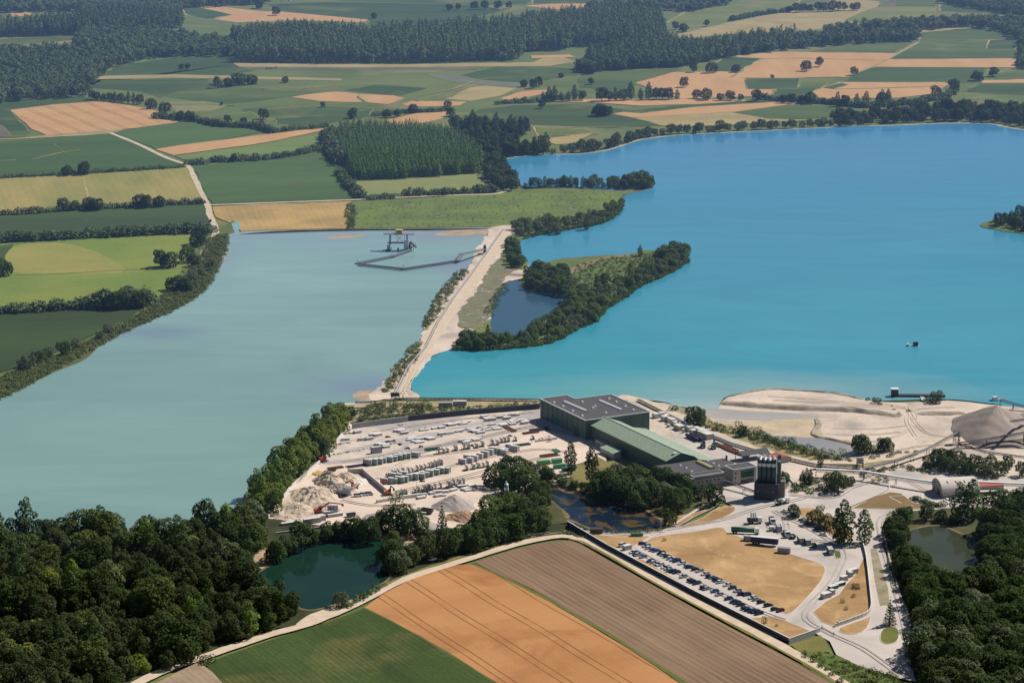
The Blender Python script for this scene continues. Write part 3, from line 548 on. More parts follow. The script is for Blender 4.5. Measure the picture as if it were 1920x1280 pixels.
for pts in ([(1690,1270),(1620,1220),(1560,1192),(1512,1164),(1520,1136),(1548,1108),(1572,1072),(1580,1036),(1530,1000),(1450,960)], [(1712,1250),(1696,1170),(1672,1080),(1656,1020),(1652,975),(1700,959)], [(1090,996),(1180,1004),(1280,990),(1360,975),(1420,955),(1500,938),(1560,912)], [(1190,1034),(1300,1090),(1400,1138),(1470,1165)],
            [(1440,990),(1500,1010),(1560,1020)], [(1480,930),(1560,935),(1600,915),(1640,905)], [(1720,945),(1760,930),(1780,945)]): twin(pts, m_ta, 2.4, .8)
for pts in ([(640,868),(760,850),(900,822),(1010,800),(1060,812)], [(700,812),(850,790),(1000,775)], [(690,900),(760,895),(880,868),(1000,845),(1060,850)], [(720,935),(800,915),(900,895),(960,880)], [(640,940),(700,950),(780,948)], [(745,875),(780,860),(860,850),(980,836)], [(740,925),(850,900),(930,880),(1040,855)]): twin(pts, m_tt, 2.4, .8)
GZ = _z[0]+.02
# ------------------------------------------------------------------ foliage
def leafmat(name, dark, light, objc=True, trans=.22):
    t = NT(name); at = t.new('ShaderNodeAttribute', attribute_name='tone'); n = t.noise(.16, 3)
    f = t.math('ADD', t.math('MULTIPLY', at.outputs['Fac'], .7), t.math('MULTIPLY', n, .45), True)
    col = t.mix(f, dark, light)
    if objc:
        oi = t.new('ShaderNodeObjectInfo'); col = t.mix(1.0, col, oi.outputs['Color'], 'MULTIPLY')
    d = t.new('ShaderNodeBsdfDiffuse'); t.l.new(col, d.inputs[0]); tr = t.new('ShaderNodeBsdfTranslucent'); t.l.new(t.mix(1.0, col, (1.0, 1.1, .6), 'MULTIPLY'), tr.inputs[0])
    mx = t.new('ShaderNodeMixShader'); mx.inputs[0].default_value = trans; t.l.new(d.outputs[0], mx.inputs[1]); t.l.new(tr.outputs[0], mx.inputs[2])
    return t.out(mx.outputs[0])
m_leaf = leafmat('broad_foliage', (.040,.060,.026), (.165,.200,.085))
m_pop = leafmat('poplar_foliage', (.042,.070,.032), (.165,.220,.095))
m_wil = leafmat('willow_foliage', (.058,.076,.048), (.215,.240,.155))
m_con = leafmat('conifer_foliage', (.024,.044,.028), (.080,.120,.062))
m_shr = leafmat('shrub_foliage', (.045,.066,.026), (.150,.175,.075))
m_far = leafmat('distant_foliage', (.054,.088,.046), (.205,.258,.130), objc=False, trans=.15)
m_plant = leafmat('plantation_foliage', (.050,.088,.040), (.200,.285,.120), objc=False, trans=.2)
m_bark = surf('bark', (.16,.13,.10), (.10,.085,.07), scale=.8, fine=6)
def leaves(rg, lobes, dens, size, zmin=-.55, flat=.55):
    V = []; T = []
    C = np.array([l[:3] for l in lobes]); Rr = np.array([l[3:6] for l in lobes])
    for i, l in enumerate(lobes):
        c = C[i]; r = Rr[i]; n = max(6, int(dens*4*math.pi*(r[0]*r[1]*r[2])**(2/3)))
        d = rg.normal(size=(n, 3)); d /= np.linalg.norm(d, axis=1)[:, None]; d = d[d[:, 2] > zmin]
        p = c+d*r*rg.uniform(.80, 1.06, (len(d), 1))
        keep = np.ones(len(p), bool)
        for j in range(len(lobes)):
            if j != i: keep &= (((p-C[j])/Rr[j])**2).sum(1) > .62
        p = p[keep]; d = d[keep]
        if not len(p): continue
        tone = np.clip(rg.normal(.5, .22)+rg.normal(0, .2, len(p)), 0, 1)
        nn = d/r; nn /= np.linalg.norm(nn, axis=1)[:, None]; nn = nn+rg.normal(0, flat, nn.shape)+np.array([0, 0, .75]); nn /= np.linalg.norm(nn, axis=1)[:, None]
        a = np.cross(nn, rg.normal(size=nn.shape)); a /= np.linalg.norm(a, axis=1)[:, None]; b = np.cross(nn, a)
        s = size*rg.uniform(.55, 1.35, (len(p), 1)); s2 = s*rg.uniform(.5, .95, (len(p), 1))
        V.append(np.stack([p+a*s, p+b*s2, p-a*s, p-b*s2], 1)); T.append(tone)
    V = np.concatenate(V); T = np.concatenate(T); n = len(V)
    return V.reshape(-1, 3), np.arange(n*4).reshape(n, 4), T
def lobes_broad(rg, R_, H_, n, base=.25, rr=(.34, .52)):
    out = []
    for i in range(n):
        a = rg.uniform(0, 6.283); u = rg.uniform(0, 1); z = base+(.95-base)*((i+.5)/n); rad = R_*math.sqrt(max(.05, 1-((z-.52)/.52)**2))*rg.uniform(.45, .78)
        r = R_*rg.uniform(*rr); out.append((math.cos(a+i*2.4)*rad, math.sin(a+i*2.4)*rad, z*H_*.88, r, r, r*rg.uniform(.75, 1.0)))
    out.append((0, 0, H_*.5, R_*.62, R_*.62, H_*.36)); return out
def lobes_poplar(rg, R_, H_, n):
    out = []
    for i in range(n):
        z = .12+.84*i/(n-1); rad = R_*(.55+.55*math.sin(min(1, z*1.15)*math.pi*.78))*(1-.55*max(0, z-.6)/.4); a = i*2.4+rg.uniform(-.5, .5); off = rad*rg.uniform(.15, .45)
        out.append((math.cos(a)*off, math.sin(a)*off, z*H_, rad*.72, rad*.72, H_/n*1.3))
    return out
def trunk_mb(rg, H_, R_, nb=5, r=.35):
    mb = MB(); top = H_*.62; mb.cyl((0, 0, -.5), (rg.normal()*.2, rg.normal()*.2, top), r, r*.35, 7)
    for i in range(nb):
        a = i*6.283/nb+rg.uniform(-.4, .4); z = H_*rg.uniform(.22, .5); mb.cyl((0, 0, z), (math.cos(a)*R_*.62, math.sin(a)*R_*.62, z+H_*.22), r*.42, r*.12, 5)
    return mb
PRO = {}
def proto(key, n, mk, mat, trk):
    PRO[key] = []
    for i in range(n):
        rg = np.random.default_rng(hash(key) % 1000+i if False else sum(map(ord, key))+i*17)
        V, Fq, T = mk(rg); PRO[key].append((npmesh('crown', V, Fq, mat, T), trk(rg).mesh('trunk', m_bark) if trk else None))
proto('broad', 6, lambda g: leaves(g, lobes_broad(g, 5.6*g.uniform(.9, 1.1), 13, 20), 4.2, .40), m_leaf, lambda g: trunk_mb(g, 12, 5, 5, .38))
proto('oak', 4, lambda g: leaves(g, lobes_broad(g, 6.8, 12, 22, .18), 3.6, .42), m_leaf, lambda g: trunk_mb(g, 11, 6, 6, .5))
proto('willow', 4, lambda g: leaves(g, lobes_broad(g, 5.4, 10.5, 20, .15, (.26, .42)), 4.6, .34), m_wil, lambda g: trunk_mb(g, 10, 5, 5, .4))
proto('poplar', 4, lambda g: leaves(g, lobes_poplar(g, 3.9, 15, 13), 4.0, .38), m_pop, lambda g: trunk_mb(g, 16, 2, 3, .25))
def lobes_cone(rg, R_, H_, n):
    out = []
    for i in range(n):
        z = .1+.88*i/(n-1); rad = R_*(1-(max(0, z-.2)/.86)**1.5)*(.75+.25*min(1, z/.18)); a = i*2.4+rg.uniform(-.5, .5); off = rad*rg.uniform(.1, .4)
        out.append((math.cos(a)*off, math.sin(a)*off, z*H_, max(.4, rad*.72), max(.4, rad*.72), H_/n*1.2))
    return out
proto('plantpop', 4, lambda g: leaves(g, lobes_cone(g, 3.9, 15, 12), 4.0, .36), m_pop, lambda g: trunk_mb(g, 15, 2, 3, .22))
proto('column', 2, lambda g: leaves(g, lobes_poplar(g, 3.5, 20, 18), 5.5, .34), m_leaf, lambda g: trunk_mb(g, 20, 1.4, 3, .3))
def lobes_con(g, H_=13):
    out = []
    for i in range(11):
        z = .08+.9*i/10; r = 3.2*(1-z)+.25
        for k in range(5 if r > 1 else 1):
            a = k*1.2566+i*.7; o = r*.55 if r > 1 else 0
            out.append((math.cos(a)*o, math.sin(a)*o, z*H_-.25*r, r*.5+.12, r*.5+.12, .45))
    return out
proto('conifer', 2, lambda g: leaves(g, lobes_con(g), 5.0, .34, flat=.3), m_con, lambda g: (lambda mb: mb.cyl((0, 0, -.4), (0, 0, 12), .28, .06, 7))(MB()))
proto('shrub', 5, lambda g: leaves(g, [(g.uniform(-1, 1), g.uniform(-1, 1), g.uniform(.4, 1.6), g.uniform(.8, 1.3), g.uniform(.8, 1.3), g.uniform(.8, 1.2)) for _ in range(7)], 8.0, .22), m_shr, None)
proto('thin', 3, lambda g: leaves(g, lobes_broad(g, 2.2, 5.5, 10, .2), 5.0, .22), m_pop, lambda g: trunk_mb(g, 5, 2, 4, .14))
NTREE = {}
CAT = {'shrub': 'shrub'}
def tree(name, key, x, y, s, label, group=None, tint=(1, 1, 1), hs=None, cat='tree', z=0.0, vi=None):
    NTREE[name] = NTREE.get(name, 0)+1
    cr, tk = PRO[key][random.randrange(len(PRO[key])) if vi is None else vi]; j = random.uniform(.82, 1.18)
    col = (tint[0]*j*random.uniform(.92, 1.08), tint[1]*j, tint[2]*j*random.uniform(.9, 1.1), 1); hs = hs or s*random.uniform(.9, 1.12)
    if tk is None:
        o = obj(name, cr); o.color = col
    else:
        o = bpy.data.objects.new(name, None); COL.objects.link(o)
        a = obj('crown', cr, o); a.color = col; obj('trunk', tk, o)
    o.location = (x, y, z); o.rotation_euler = (0, 0, random.uniform(0, 6.28)); o.scale = (s, s, hs)
    return tag(o, label, cat, group)
def tpx(name, key, x, y, s, label, **k):
    p = P(x, y); return tree(name, key, p.x, p.y, s, label, **k)
# low detail crowns for woods that read as one mass
def lowtree(g, kind):
    if kind == 'cone': V, Fq, T = leaves(g, lobes_cone(g, 3.6, 20, 10), 2.4, .46)
    elif kind == 'pop': V, Fq, T = leaves(g, lobes_poplar(g, 3.4, 20, 8), .9, .72)
    elif kind == 'bush': V, Fq, T = leaves(g, [(g.uniform(-1, 1), g.uniform(-1, 1), g.uniform(.5, 1.5), 1.2, 1.2, 1.0) for _ in range(4)], 3.2, .34)
    elif kind == 'mid': V, Fq, T = leaves(g, lobes_broad(g, 5.2, 11, 17), 3.8, .42)
    else: V, Fq, T = leaves(g, lobes_broad(g, 5.6, 12, 9), .9, .8)
    return V, T
LOW = {k: [lowtree(np.random.default_rng(40+i), k) for i in range(5)] for k in ('pop', 'cone', 'broad', 'bush', 'mid')}
def mass(name, pts, mat, label, cat, kind='stuff', group=None, trunks=False):
    """pts: (x, y, z, scale, hscale, lowkind, tone shift)"""
    VV, TT = [], []
    for x, y, z, s, hs, k, ts in pts:
        V, T = LOW[k][random.randrange(5)]; a = random.uniform(0, 6.28); c, sn = math.cos(a), math.sin(a)
        W = np.empty_like(V); W[:, 0] = (V[:, 0]*c-V[:, 1]*sn)*s+x; W[:, 1] = (V[:, 0]*sn+V[:, 1]*c)*s+y; W[:, 2] = V[:, 2]*hs+z
        VV.append(W); TT.append(np.clip(T+ts, 0, 1))
    V = np.concatenate(VV); T = np.concatenate(TT)
    o = obj(name, npmesh(name, V, np.arange(len(V)).reshape(-1, 4), mat, T)); tag(o, label, cat, group, kind); return o
# ------------------------------------------------------------------ distant woodland (one mass)
WOODS = [
 ('pop', 9.5, 1.25, [(440,117),(600,119),(760,119),(970,114),(978,108),(990,98),(1010,96),(1060,96),(1080,88),(1180,88),(1240,82),(1250,70),(1240,60),(1150,52),(1000,56),(900,62),(800,70),(700,76),(640,74),(560,70),(450,82)]),
 ('broad', 11, 1.1, [(1080,132),(1110,138),(1180,130),(1280,128),(1330,116),(1400,104),(1500,92),(1600,84),(1720,78),(1724,66),(1660,70),(1560,72),(1500,78),(1480,86),(1440,92),(1340,104),(1250,112),(1100,118)]),
 ('pop', 8.5, 1.0, [(1110,132),(1270,126),(1330,112),(1400,102),(1490,88),(1492,76),(1420,80),(1310,96),(1260,88),(1100,108)]),
 ('broad', 11.5, 1.15, [(-60,195),(0,194),(60,188),(160,184),(168,170),(172,158),(215,128),(270,114),(328,106),(330,100),(200,108),(150,100),(60,100),(-60,112)]),
 ('broad', 12, 1.1, [(140,92),(240,106),(330,106),(430,108),(445,106),(450,90),(400,80),(290,66),(280,50),(250,44),(180,48),(150,70)]),
 ('pop', 9.5, 1.15, [(150,66),(230,66),(280,64),(345,52),(340,42),(300,36),(180,36),(150,48),(60,56),(0,62),(-60,64),(-60,72),(30,70)]),
 ('broad', 12, 1.1, [(-60,26),(0,25),(150,22),(160,34),(330,30),(345,16),(440,12),(500,8),(520,-6),(-60,-6)]),
 ('pop', 10, 1.1, [(430,76),(450,104),(570,88),(640,76),(560,66)]),
 ('broad', 12, 1.0, [(1090,22),(1200,16),(1290,24),(1370,8),(1360,-6),(1180,-6),(1140,10)]),
 ('pop', 10, 1.0, [(1000,52),(1240,56),(1240,34),(1160,28),(1060,36),(980,44)]),
 ('broad', 12, 1.1, [(1540,70),(1620,60),(1730,60),(1800,52),(1860,56),(1905,76),(1960,90),(1960,46),(1850,44),(1700,48),(1640,54),(1550,62)]),
 ('broad', 10, 1.0, [(1905,78),(1916,108),(1908,130),(1960,130),(1960,86)]),
 ('broad', 11, 1.0, [(1760,6),(1840,20),(1960,40),(1960,20),(1850,4),(1770,-6)]),
 ('broad', 10, .9, [(0,162),(60,158),(150,164),(160,156),(60,148),(0,150)]),
]
pts = []
for kd, d, hs, poly in WOODS:
    wt = random.uniform(-.12, .28)
    for x, y in scatter(poly, d, .28 if kd == 'pop' else .4, rot=.12):
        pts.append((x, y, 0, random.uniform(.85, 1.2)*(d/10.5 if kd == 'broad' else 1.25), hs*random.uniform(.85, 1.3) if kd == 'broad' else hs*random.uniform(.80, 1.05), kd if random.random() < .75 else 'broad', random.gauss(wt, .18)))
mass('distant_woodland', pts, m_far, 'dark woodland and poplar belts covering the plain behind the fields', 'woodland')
print('woods', len(pts))
# pale trunks below the front row of the poplar belt
# ------------------------------------------------------------------ plantation of poplars
plant = [(628,262),(640,300),(660,336),(684,340),(760,336),(850,330),(896,324),(905,318),(900,296),(870,270),(840,256),(780,250),(700,248),(640,250)]
aang = wang((690,335),(850,330))
cand = scatter(plant, 7.2, .12, rot=aang)
cand.sort(key=lambda p: p[1])
nind = 260
for x, y in cand[:nind]:
    tree('poplar_tree', 'plantpop', x, y, random.uniform(.95, 1.15), 'young poplar in the square plantation above the marsh', 'poplars planted in rows above the marsh', tint=(1.35, 1.5, 1.0))
mass('poplar_plantation', [(x, y, 0, .95, .72*random.uniform(.85, 1.15), 'cone', random.gauss(.35, .15)) for x, y in cand[nind:]], m_plant, 'back rows of the square poplar plantation between fields and lake', 'plantation')
print('plantation', len(cand))
# mixed belts east of the plantation down to the lake
def belt(name, poly, d, key, s, label, group, tint=(1, 1, 1), cat='tree', ss=.2):
    for x, y in scatter(poly, d): tree(name, random.choice(key), x, y, s*random.uniform(1-ss, 1+ss), label, group, tint=tint, cat=cat)
def line(name, ptsx, d, key, s, label, group, tint=(1, 1, 1), cat='tree', ss=.25, side=0, jit=.3, sm=3):
    for x, y in along(ptsx, d, jit, sm, side): tree(name, random.choice(key), x, y, s*random.uniform(1-ss, 1+ss), label, group, tint=tint, cat=cat)
belt('lakeside_tree', [(905,318),(915,340),(945,362),(972,358),(965,335),(945,310),(925,292),(900,278),(880,272),(900,296)], 9.5, ['broad', 'willow'], .85, 'leafy tree on the strip between the poplar plantation and the blue lake', 'trees between plantation and lake', (.85, .9, .85))
belt('lakeside_tree', [(850,262),(900,290),(935,300),(985,294),(1030,290),(1025,282),(985,284),(960,272),(890,262)], 10, ['broad', 'poplar'], .95, 'dark tree at the upper left corner of the blue lake', 'trees at the lake corner', (.7, .75, .75))
belt('lakeside_tree', [(848,252),(880,256),(985,258),(988,248),(900,240),(850,240)], 11, ['poplar', 'broad'], 1.05, 'dark tree in the block behind the lake corner', 'trees behind the lake corner', (.7, .75, .75))
line('lakeside_tree', [(985,291),(1080,287),(1130,280),(1200,260),(1240,254),(1340,248),(1440,242),(1540,238),(1640,234)], 9, ['broad', 'willow', 'broad'], .78, 'round tree on the far shore of the blue lake', 'trees along the far lake shore', (.85, .88, .9), jit=.45)
belt('shore_wood_tree', [(1560,234),(1760,230),(1850,230),(1920,240),(1960,244),(1960,216),(1870,208),(1760,208),(1640,220),(1560,226)], 12.5, ['broad', 'willow'], 1.0, 'tree in the dark wood at the far right end of the lake', 'wood at the right end of the lake', (.72, .76, .78))
# hedgerows and lines across the far plain
HED = []
def hrow(ptsx, d, s, k='bush', jit=.3): 
    for x, y in along(ptsx, d, jit): HED.append((x, y, 0, s*random.uniform(.7, 1.3), s*random.uniform(.7, 1.4), k, random.gauss(0, .12)))
def hedge(ptsx, s, label, d=2.4, jit=.45, tall=0):
    pts = [(x, y, 0, s*random.uniform(.7, 1.25), s*random.uniform(.6, 1.35), 'bush', random.gauss(-.05, .12)) for x, y in along(ptsx, d, jit)]
    mass('hedge', pts, m_far, label, 'hedge', kind=None)
hedge([(290,222),(360,226),(410,238),(470,240),(510,250)], 2.6, 'hedge running right from the tan wheat field towards the plantation')
hedge([(510,250),(560,244),(615,240)], 2.0, 'thin hedge at the upper end of the long tan strip field')
hedge([(352,309),(390,308)], 2.4, 'short hedge beside the crossing of the chalk tracks')
hedge([(400,304),(470,302),(530,296),(600,282)], 2.4, 'hedge between the light meadow and the green field left of the plantation')
hedge([(-20,336),(100,330),(200,324),(300,318),(345,314)], 1.6, 'low hedge above the golden mown field')
hedge([(-20,404),(60,401),(120,396),(230,390),(300,386),(380,382)], 2.0, 'hedge with trees below the golden mown field')
hedge([(-20,454),(60,452),(120,449),(176,446)], 3.0, 'left dark hedge above the light green hay meadow')
hedge([(192,446),(260,442),(340,438),(400,436)], 3.0, 'right dark hedge above the light green hay meadow')
hedge([(-20,588),(60,585),(120,580),(180,578)], 2.8, 'low hedge at the bottom left of the hay meadow')
hedge([(170,578),(220,576),(280,572)], 4.6, 'tall dark hedge at the bottom right of the hay meadow')
hedge([(640,330),(650,345),(668,364),(680,372)], 2.6, 'hedge at the lower left corner of the poplar plantation', tall=1)
hedge([(690,374),(740,372)], 2.0, 'short hedge on the track below the plantation meadow, left piece')
hedge([(760,368),(830,366),(930,360)], 2.6, 'hedge on the track below the plantation meadow, right piece')
hedge([(616,258),(622,280),(640,310)], 4.2, 'tall scrub edge on the left flank of the poplar plantation')
hedge([(500,130),(520,128)], .8, 'tiny bush line in the middle fields')
hedge([(1420,186),(1500,192),(1560,196),(1620,202),(1700,196),(1760,186),(1790,176)], 2.6, 'hedge across the right fields above the lakeside wood')
hedge([(700,218),(760,212),(850,208)], 1.8, 'thin hedge behind the poplar plantation')
hedge([(930,196),(1000,192),(1060,186)], 2.2, 'scrub line along the field path left of the tree row')
hedge([(1370,40),(1420,30),(1480,22)], 2.6, 'dark hedge along the top right olive field')
hedge([(395,160),(420,163),(484,158)], 1.2, 'low growth below the round copse in the middle fields')
# isolated and hedgerow trees, each placed
FT = [(517,29,1.25,'lone round tree on the far wheat field at the top'),(487,16,1.2,'tall tree left of the lone wheat field tree at the top'),(702,35,.8,'narrow tree in the top green field'),
 (340,131,.7,'left bush of the pair in the upper green field'),(352,130,.65,'right bush of the pair in the upper green field'),
 (408,165,1.15,'leftmost tree of the copse in the middle fields'),(428,163,1.1,'second tree from the left of the copse in the middle fields'),(443,160,1.25,'third tree of the copse in the middle fields'),(458,158,1.2,'fourth tree of the copse in the middle fields'),(474,158,1.15,'rightmost tree of the copse in the middle fields'),
 (535,155,.75,'low round bush right of the copse'),(415,198,.35,'tiny bush on the field edge below the copse'),(605,202,.6,'low dark bush cluster in the fields left of the wheat strips'),(494,224,1.05,'single round tree in the field above the long hedge'),
 (283,205,1.05,'tree at the top right corner of the striped wheat field'),(310,212,1.15,'larger tree right of the striped wheat field corner'),(338,226,.9,'left tree of the hedge pair below the striped wheat'),(356,228,1.0,'right tree of the hedge pair below the striped wheat'),
 (427,232,.9,'tree standing in the long hedge, middle one'),(457,236,.85,'tree standing in the long hedge, right one'),(490,234,.5,'small tree just below the single round field tree'),
 (438,304,.75,'tree standing up in the hedge left of the plantation'),(125,330,.95,'left dark tree above the golden mown field'),(158,328,1.1,'right dark tree above the golden mown field'),
 (117,394,1.05,'leftmost tree of the row below the golden field'),(140,395,.8,'small tree second in the row below the golden field'),(166,394,1.0,'third tree in the row below the golden field'),(180,395,1.15,'fourth, darkest tree in the row below the golden field'),
 (262,390,1.1,'left half of the double tree below the golden field'),(274,390,1.0,'right half of the double tree below the golden field'),(298,388,1.0,'single tree right of the double tree below the golden field'),
 (302,502,1.25,'big round tree alone in the hay meadow, left crown'),(318,502,1.1,'big round tree alone in the hay meadow, right crown'),(370,460,1.3,'dark tree by the bend of the chalk track'),(352,492,1.15,'dark tree beside the lower end of the chalk track'),(364,500,.8,'smaller tree under the chalk track end'),
 (6,518,1.1,'tree at the left edge beside the hay meadow'),(375,455,.8,'small tree just behind the dark track-bend tree'),(330,545,1.15,'pale bushy tree on the lake bank below the hay meadow'),(345,548,1.0,'second bushy tree on the lake bank below the hay meadow'),
 (275,574,1.0,'tree at the right end of the tall dark hedge'),(240,578,1.3,'tall round crown in the dark hedge under the meadow'),(215,580,1.2,'left round crown in the dark hedge under the meadow'),(260,577,1.2,'right round crown in the dark hedge under the meadow'),
 (1016,204,.9,'lone tree on the green field above the lake'),(1128,218,1.35,'broad dark tree group standing by the tan strips, left part'),(1120,217,1.1,'left low crown of the broad dark tree by the tan strips'),(1138,217,1.1,'right low crown of the broad dark tree by the tan strips'),
 (981,163,.85,'left tree of the clump in the middle distance'),(1000,166,1.0,'centre tree of the clump in the middle distance'),(1010,163,1.05,'right tall tree of the clump in the middle distance'),(1052,146,.6,'small narrow tree in the dark green field'),(1108,159,.85,'small round tree left of the tan stubble'),
 (1283,164,1.0,'tree on the left edge of the striped stubble'),(1512,134,1.35,'left of the two round trees on the wheat field'),(1536,126,1.2,'right of the two round trees on the wheat field'),(1601,142,1.0,'single round tree on the wheat field right of the pair'),
 (1378,136,1.0,'tree at the right corner of the green triangle field'),(1300,136,1.1,'left tree beside the green triangle field'),(1335,137,1.2,'double bush tree beside the green triangle field'),(1448,147,.45,'tiny bush on the lower edge of the wheat field'),
 (1833,152,1.25,'left dark tree of the pair by the right green field'),(1862,144,1.2,'right dark tree of the pair by the right green field'),(1788,175,1.35,'big pale willow by the right field hedge'),(1754,178,1.0,'bushy tree left of the big pale willow'),
 (1325,50,1.0,'lone tree on the top right olive field'),(1280,60,1.2,'tree at the left foot of the top right olive field'),(1266,56,1.0,'dark tree just left of the olive field corner'),(660,222,1.0,'tree on the upper left corner of the plantation'),(724,221,.8,'tree just behind the plantation, first'),
 (745,220,.7,'tree just behind the plantation, second'),(774,212,.9,'tree just behind the plantation, third'),(845,218,.9,'dark bushy tree at the end of the tan field behind the plantation'),(840,200,.7,'bush on the tan field edge behind the plantation'),
 (1195,110,1.0,'tree standing before the right woodland edge'),(1105,139,1.2,'front round tree of the right woodland'),(1090,136,1.1,'second front round tree of the right woodland')]
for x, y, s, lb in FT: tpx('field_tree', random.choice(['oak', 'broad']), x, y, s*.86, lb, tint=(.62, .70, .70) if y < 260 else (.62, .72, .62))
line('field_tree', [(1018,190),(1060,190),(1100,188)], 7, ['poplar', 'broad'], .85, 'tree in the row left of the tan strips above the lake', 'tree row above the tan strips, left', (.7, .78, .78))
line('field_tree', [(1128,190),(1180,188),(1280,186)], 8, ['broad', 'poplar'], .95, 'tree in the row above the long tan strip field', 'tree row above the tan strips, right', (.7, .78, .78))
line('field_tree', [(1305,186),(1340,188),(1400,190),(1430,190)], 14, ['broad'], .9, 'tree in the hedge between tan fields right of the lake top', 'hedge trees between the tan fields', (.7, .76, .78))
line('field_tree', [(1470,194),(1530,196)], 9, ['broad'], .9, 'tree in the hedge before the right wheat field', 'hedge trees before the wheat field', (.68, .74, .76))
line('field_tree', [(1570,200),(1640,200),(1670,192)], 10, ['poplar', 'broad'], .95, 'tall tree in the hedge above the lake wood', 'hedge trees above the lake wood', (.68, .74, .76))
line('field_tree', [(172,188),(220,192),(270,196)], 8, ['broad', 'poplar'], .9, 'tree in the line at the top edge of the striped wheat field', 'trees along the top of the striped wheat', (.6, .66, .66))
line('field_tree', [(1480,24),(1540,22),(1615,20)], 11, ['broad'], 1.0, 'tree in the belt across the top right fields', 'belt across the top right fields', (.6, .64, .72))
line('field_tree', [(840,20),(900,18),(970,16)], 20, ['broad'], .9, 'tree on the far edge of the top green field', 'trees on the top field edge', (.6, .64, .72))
# peninsula, causeway edge and island
belt('island_tree', [(985,352),(1060,350),(1170,352),(1216,352),(1214,344),(1150,346),(1060,345)], 9, ['broad', 'poplar', 'broad'], 0.60, 'tree on the narrow spit reaching into the blue lake', 'trees on the narrow spit', (1.29, 1.30, 1.22))
belt('island_tree', [(1170,354),(1216,356),(1220,346),(1180,344)], 8, ['broad'], 0.88, 'tall tree at the tip of the narrow spit', 'trees at the spit tip', (1.08, 1.15, 1.08))
belt('island_tree', [(962,438),(985,446),(1060,430),(1110,424),(1145,412),(1160,392),(1150,390),(1100,408),(1020,418),(968,424)], 8.0, ['broad', 'willow', 'shrub'], 0.59, 'tree between the marsh and the blue lake', 'trees between marsh and lake', (1.22, 1.30, 1.15))
line('rim_shrub', [(852,657),(905,658),(960,654),(1000,650),(1042,640),(1074,620),(1112,605),(1132,582),(1154,569),(1182,551),(1202,536),(1232,524),(1262,509),(1288,491)], 3.2, ['shrub'], 1.5, 'leafy shrub on the waterline of the island facing the works', 'shrubs on the island waterline', (.95, 1.05, .8), cat='shrub')
line('rim_shrub', [(985,448),(1022,440),(1062,432),(1112,424),(1140,414),(1160,398),(1166,376)], 3.4, ['shrub'], 1.5, 'leafy shrub on the waterline below the marsh', 'shrubs on the marsh waterline', (.95, 1.05, .8), cat='shrub')
line('island_tree', [(985,352),(1030,352),(1080,352),(1130,354),(1170,356)], 5.0, ['broad', 'poplar', 'willow'], .6, 'tree on the narrow spit reaching into the blue lake', 'trees on the narrow spit', (.9, .95, .85))
line('rim_shrub', [(930,636),(952,642),(985,628),(1010,606),(1040,592),(1060,572)], 3.6, ['shrub'], 1.4, 'light shrub along the inner edge of the island pond', 'shrubs on the island pond edge', (1, 1.1, .75), cat='shrub')
belt('island_tree', [(948,455),(965,462),(975,480),(990,498),(982,506),(960,502),(950,480)], 6.5, ['broad'], 0.52, 'dark tree on the causeway edge above the island path', 'trees on the causeway edge', (1.01, 1.15, 1.01))
belt('island_tree', [(978,540),(1000,514),(1050,512),(1064,530),(1080,548),(1062,560),(1020,552),(990,550)], 8.5, ['broad'], 0.80, 'dark round tree on the near left part of the island', 'dark trees on the left of the island', (1.03, 1.15, 1.01))
belt('island_tree', [(1062,556),(1090,545),(1130,555),(1180,548),(1152,568),(1130,580),(1112,604),(1074,620),(1058,600),(1060,575)], 7.5, ['willow', 'broad'], 0.69, 'pale bushy tree on the middle of the island rim', 'pale trees on the island rim', (1.22, 1.29, 1.15))
belt('island_tree', [(940,644),(1000,625),(1045,600),(1070,605),(1070,622),(1040,641),(1000,650),(965,652)], 7.2, ['willow', 'shrub', 'broad'], 0.52, 'low bushy tree on the strip closing the island pond', 'low trees below the island pond', (1.29, 1.30, 1.15))
belt('island_tree', [(855,656),(862,640),(905,640),(950,646),(945,654),(900,658)], 6.2, ['broad'], 0.59, 'dark tree where the island strip meets the causeway', 'trees at the foot of the causeway', (0.93, 1.08, 0.93))
belt('island_tree', [(1140,540),(1180,530),(1230,500),(1240,480),(1284,478),(1288,490),(1262,508),(1232,524),(1200,536),(1165,548)], 7.4, ['broad', 'willow'], 0.67, 'round tree on the right end of the island', 'trees on the right end of the island', (1.03, 1.15, 1.03))
for x, y, k, q, lb in ((1010,540,'oak',.95,'tallest round tree on the left part of the island'),(1090,560,'willow',1.05,'big pale willow halfway along the island rim'),(1130,545,'broad',1.0,'tall tree behind the pale willow on the island'),(1182,520,'poplar',.75,'pointed tree on the right half of the island rim'),(1215,505,'willow',.95,'wide willow near the right end of the island'),(1252,486,'oak',.85,'broad crowned tree near the island tip'),(1200,482,'poplar',.6,'spiky tree on the far edge of the island'),(1070,598,'willow',.85,'pale tree above the lower island rim'),(1030,625,'poplar',.6,'upright tree on the strip below the island pond'),(1100,432,'poplar',.8,'tall poplar in the marsh shore trees'),(1045,440,'willow',.95,'round willow in the marsh shore trees'),(965,470,'oak',.7,'dark tree sticking out over the causeway corner'),(1070,350,'poplar',.7,'pointed tree on the narrow spit'),(1150,352,'oak',.75,'rounded taller tree on the narrow spit')):
    tpx('island_tree', k, x, y, q, lb, tint=random.choice([(1.1, 1.15, .9), (.8, .9, .75), (1.0, 1.0, .8)]))
tpx('island_tree', 'column', 915, 638, .55, 'narrow upright tree at the left end of the island pond', tint=(.8, .95, .7)); tpx('island_tree', 'broad', 952, 642, .6, 'round light green tree at the pond bottom', tint=(1.2, 1.3, 1))
tpx('island_tree', 'conifer', 975, 642, .75, 'small dark pointed tree at the pond bottom')
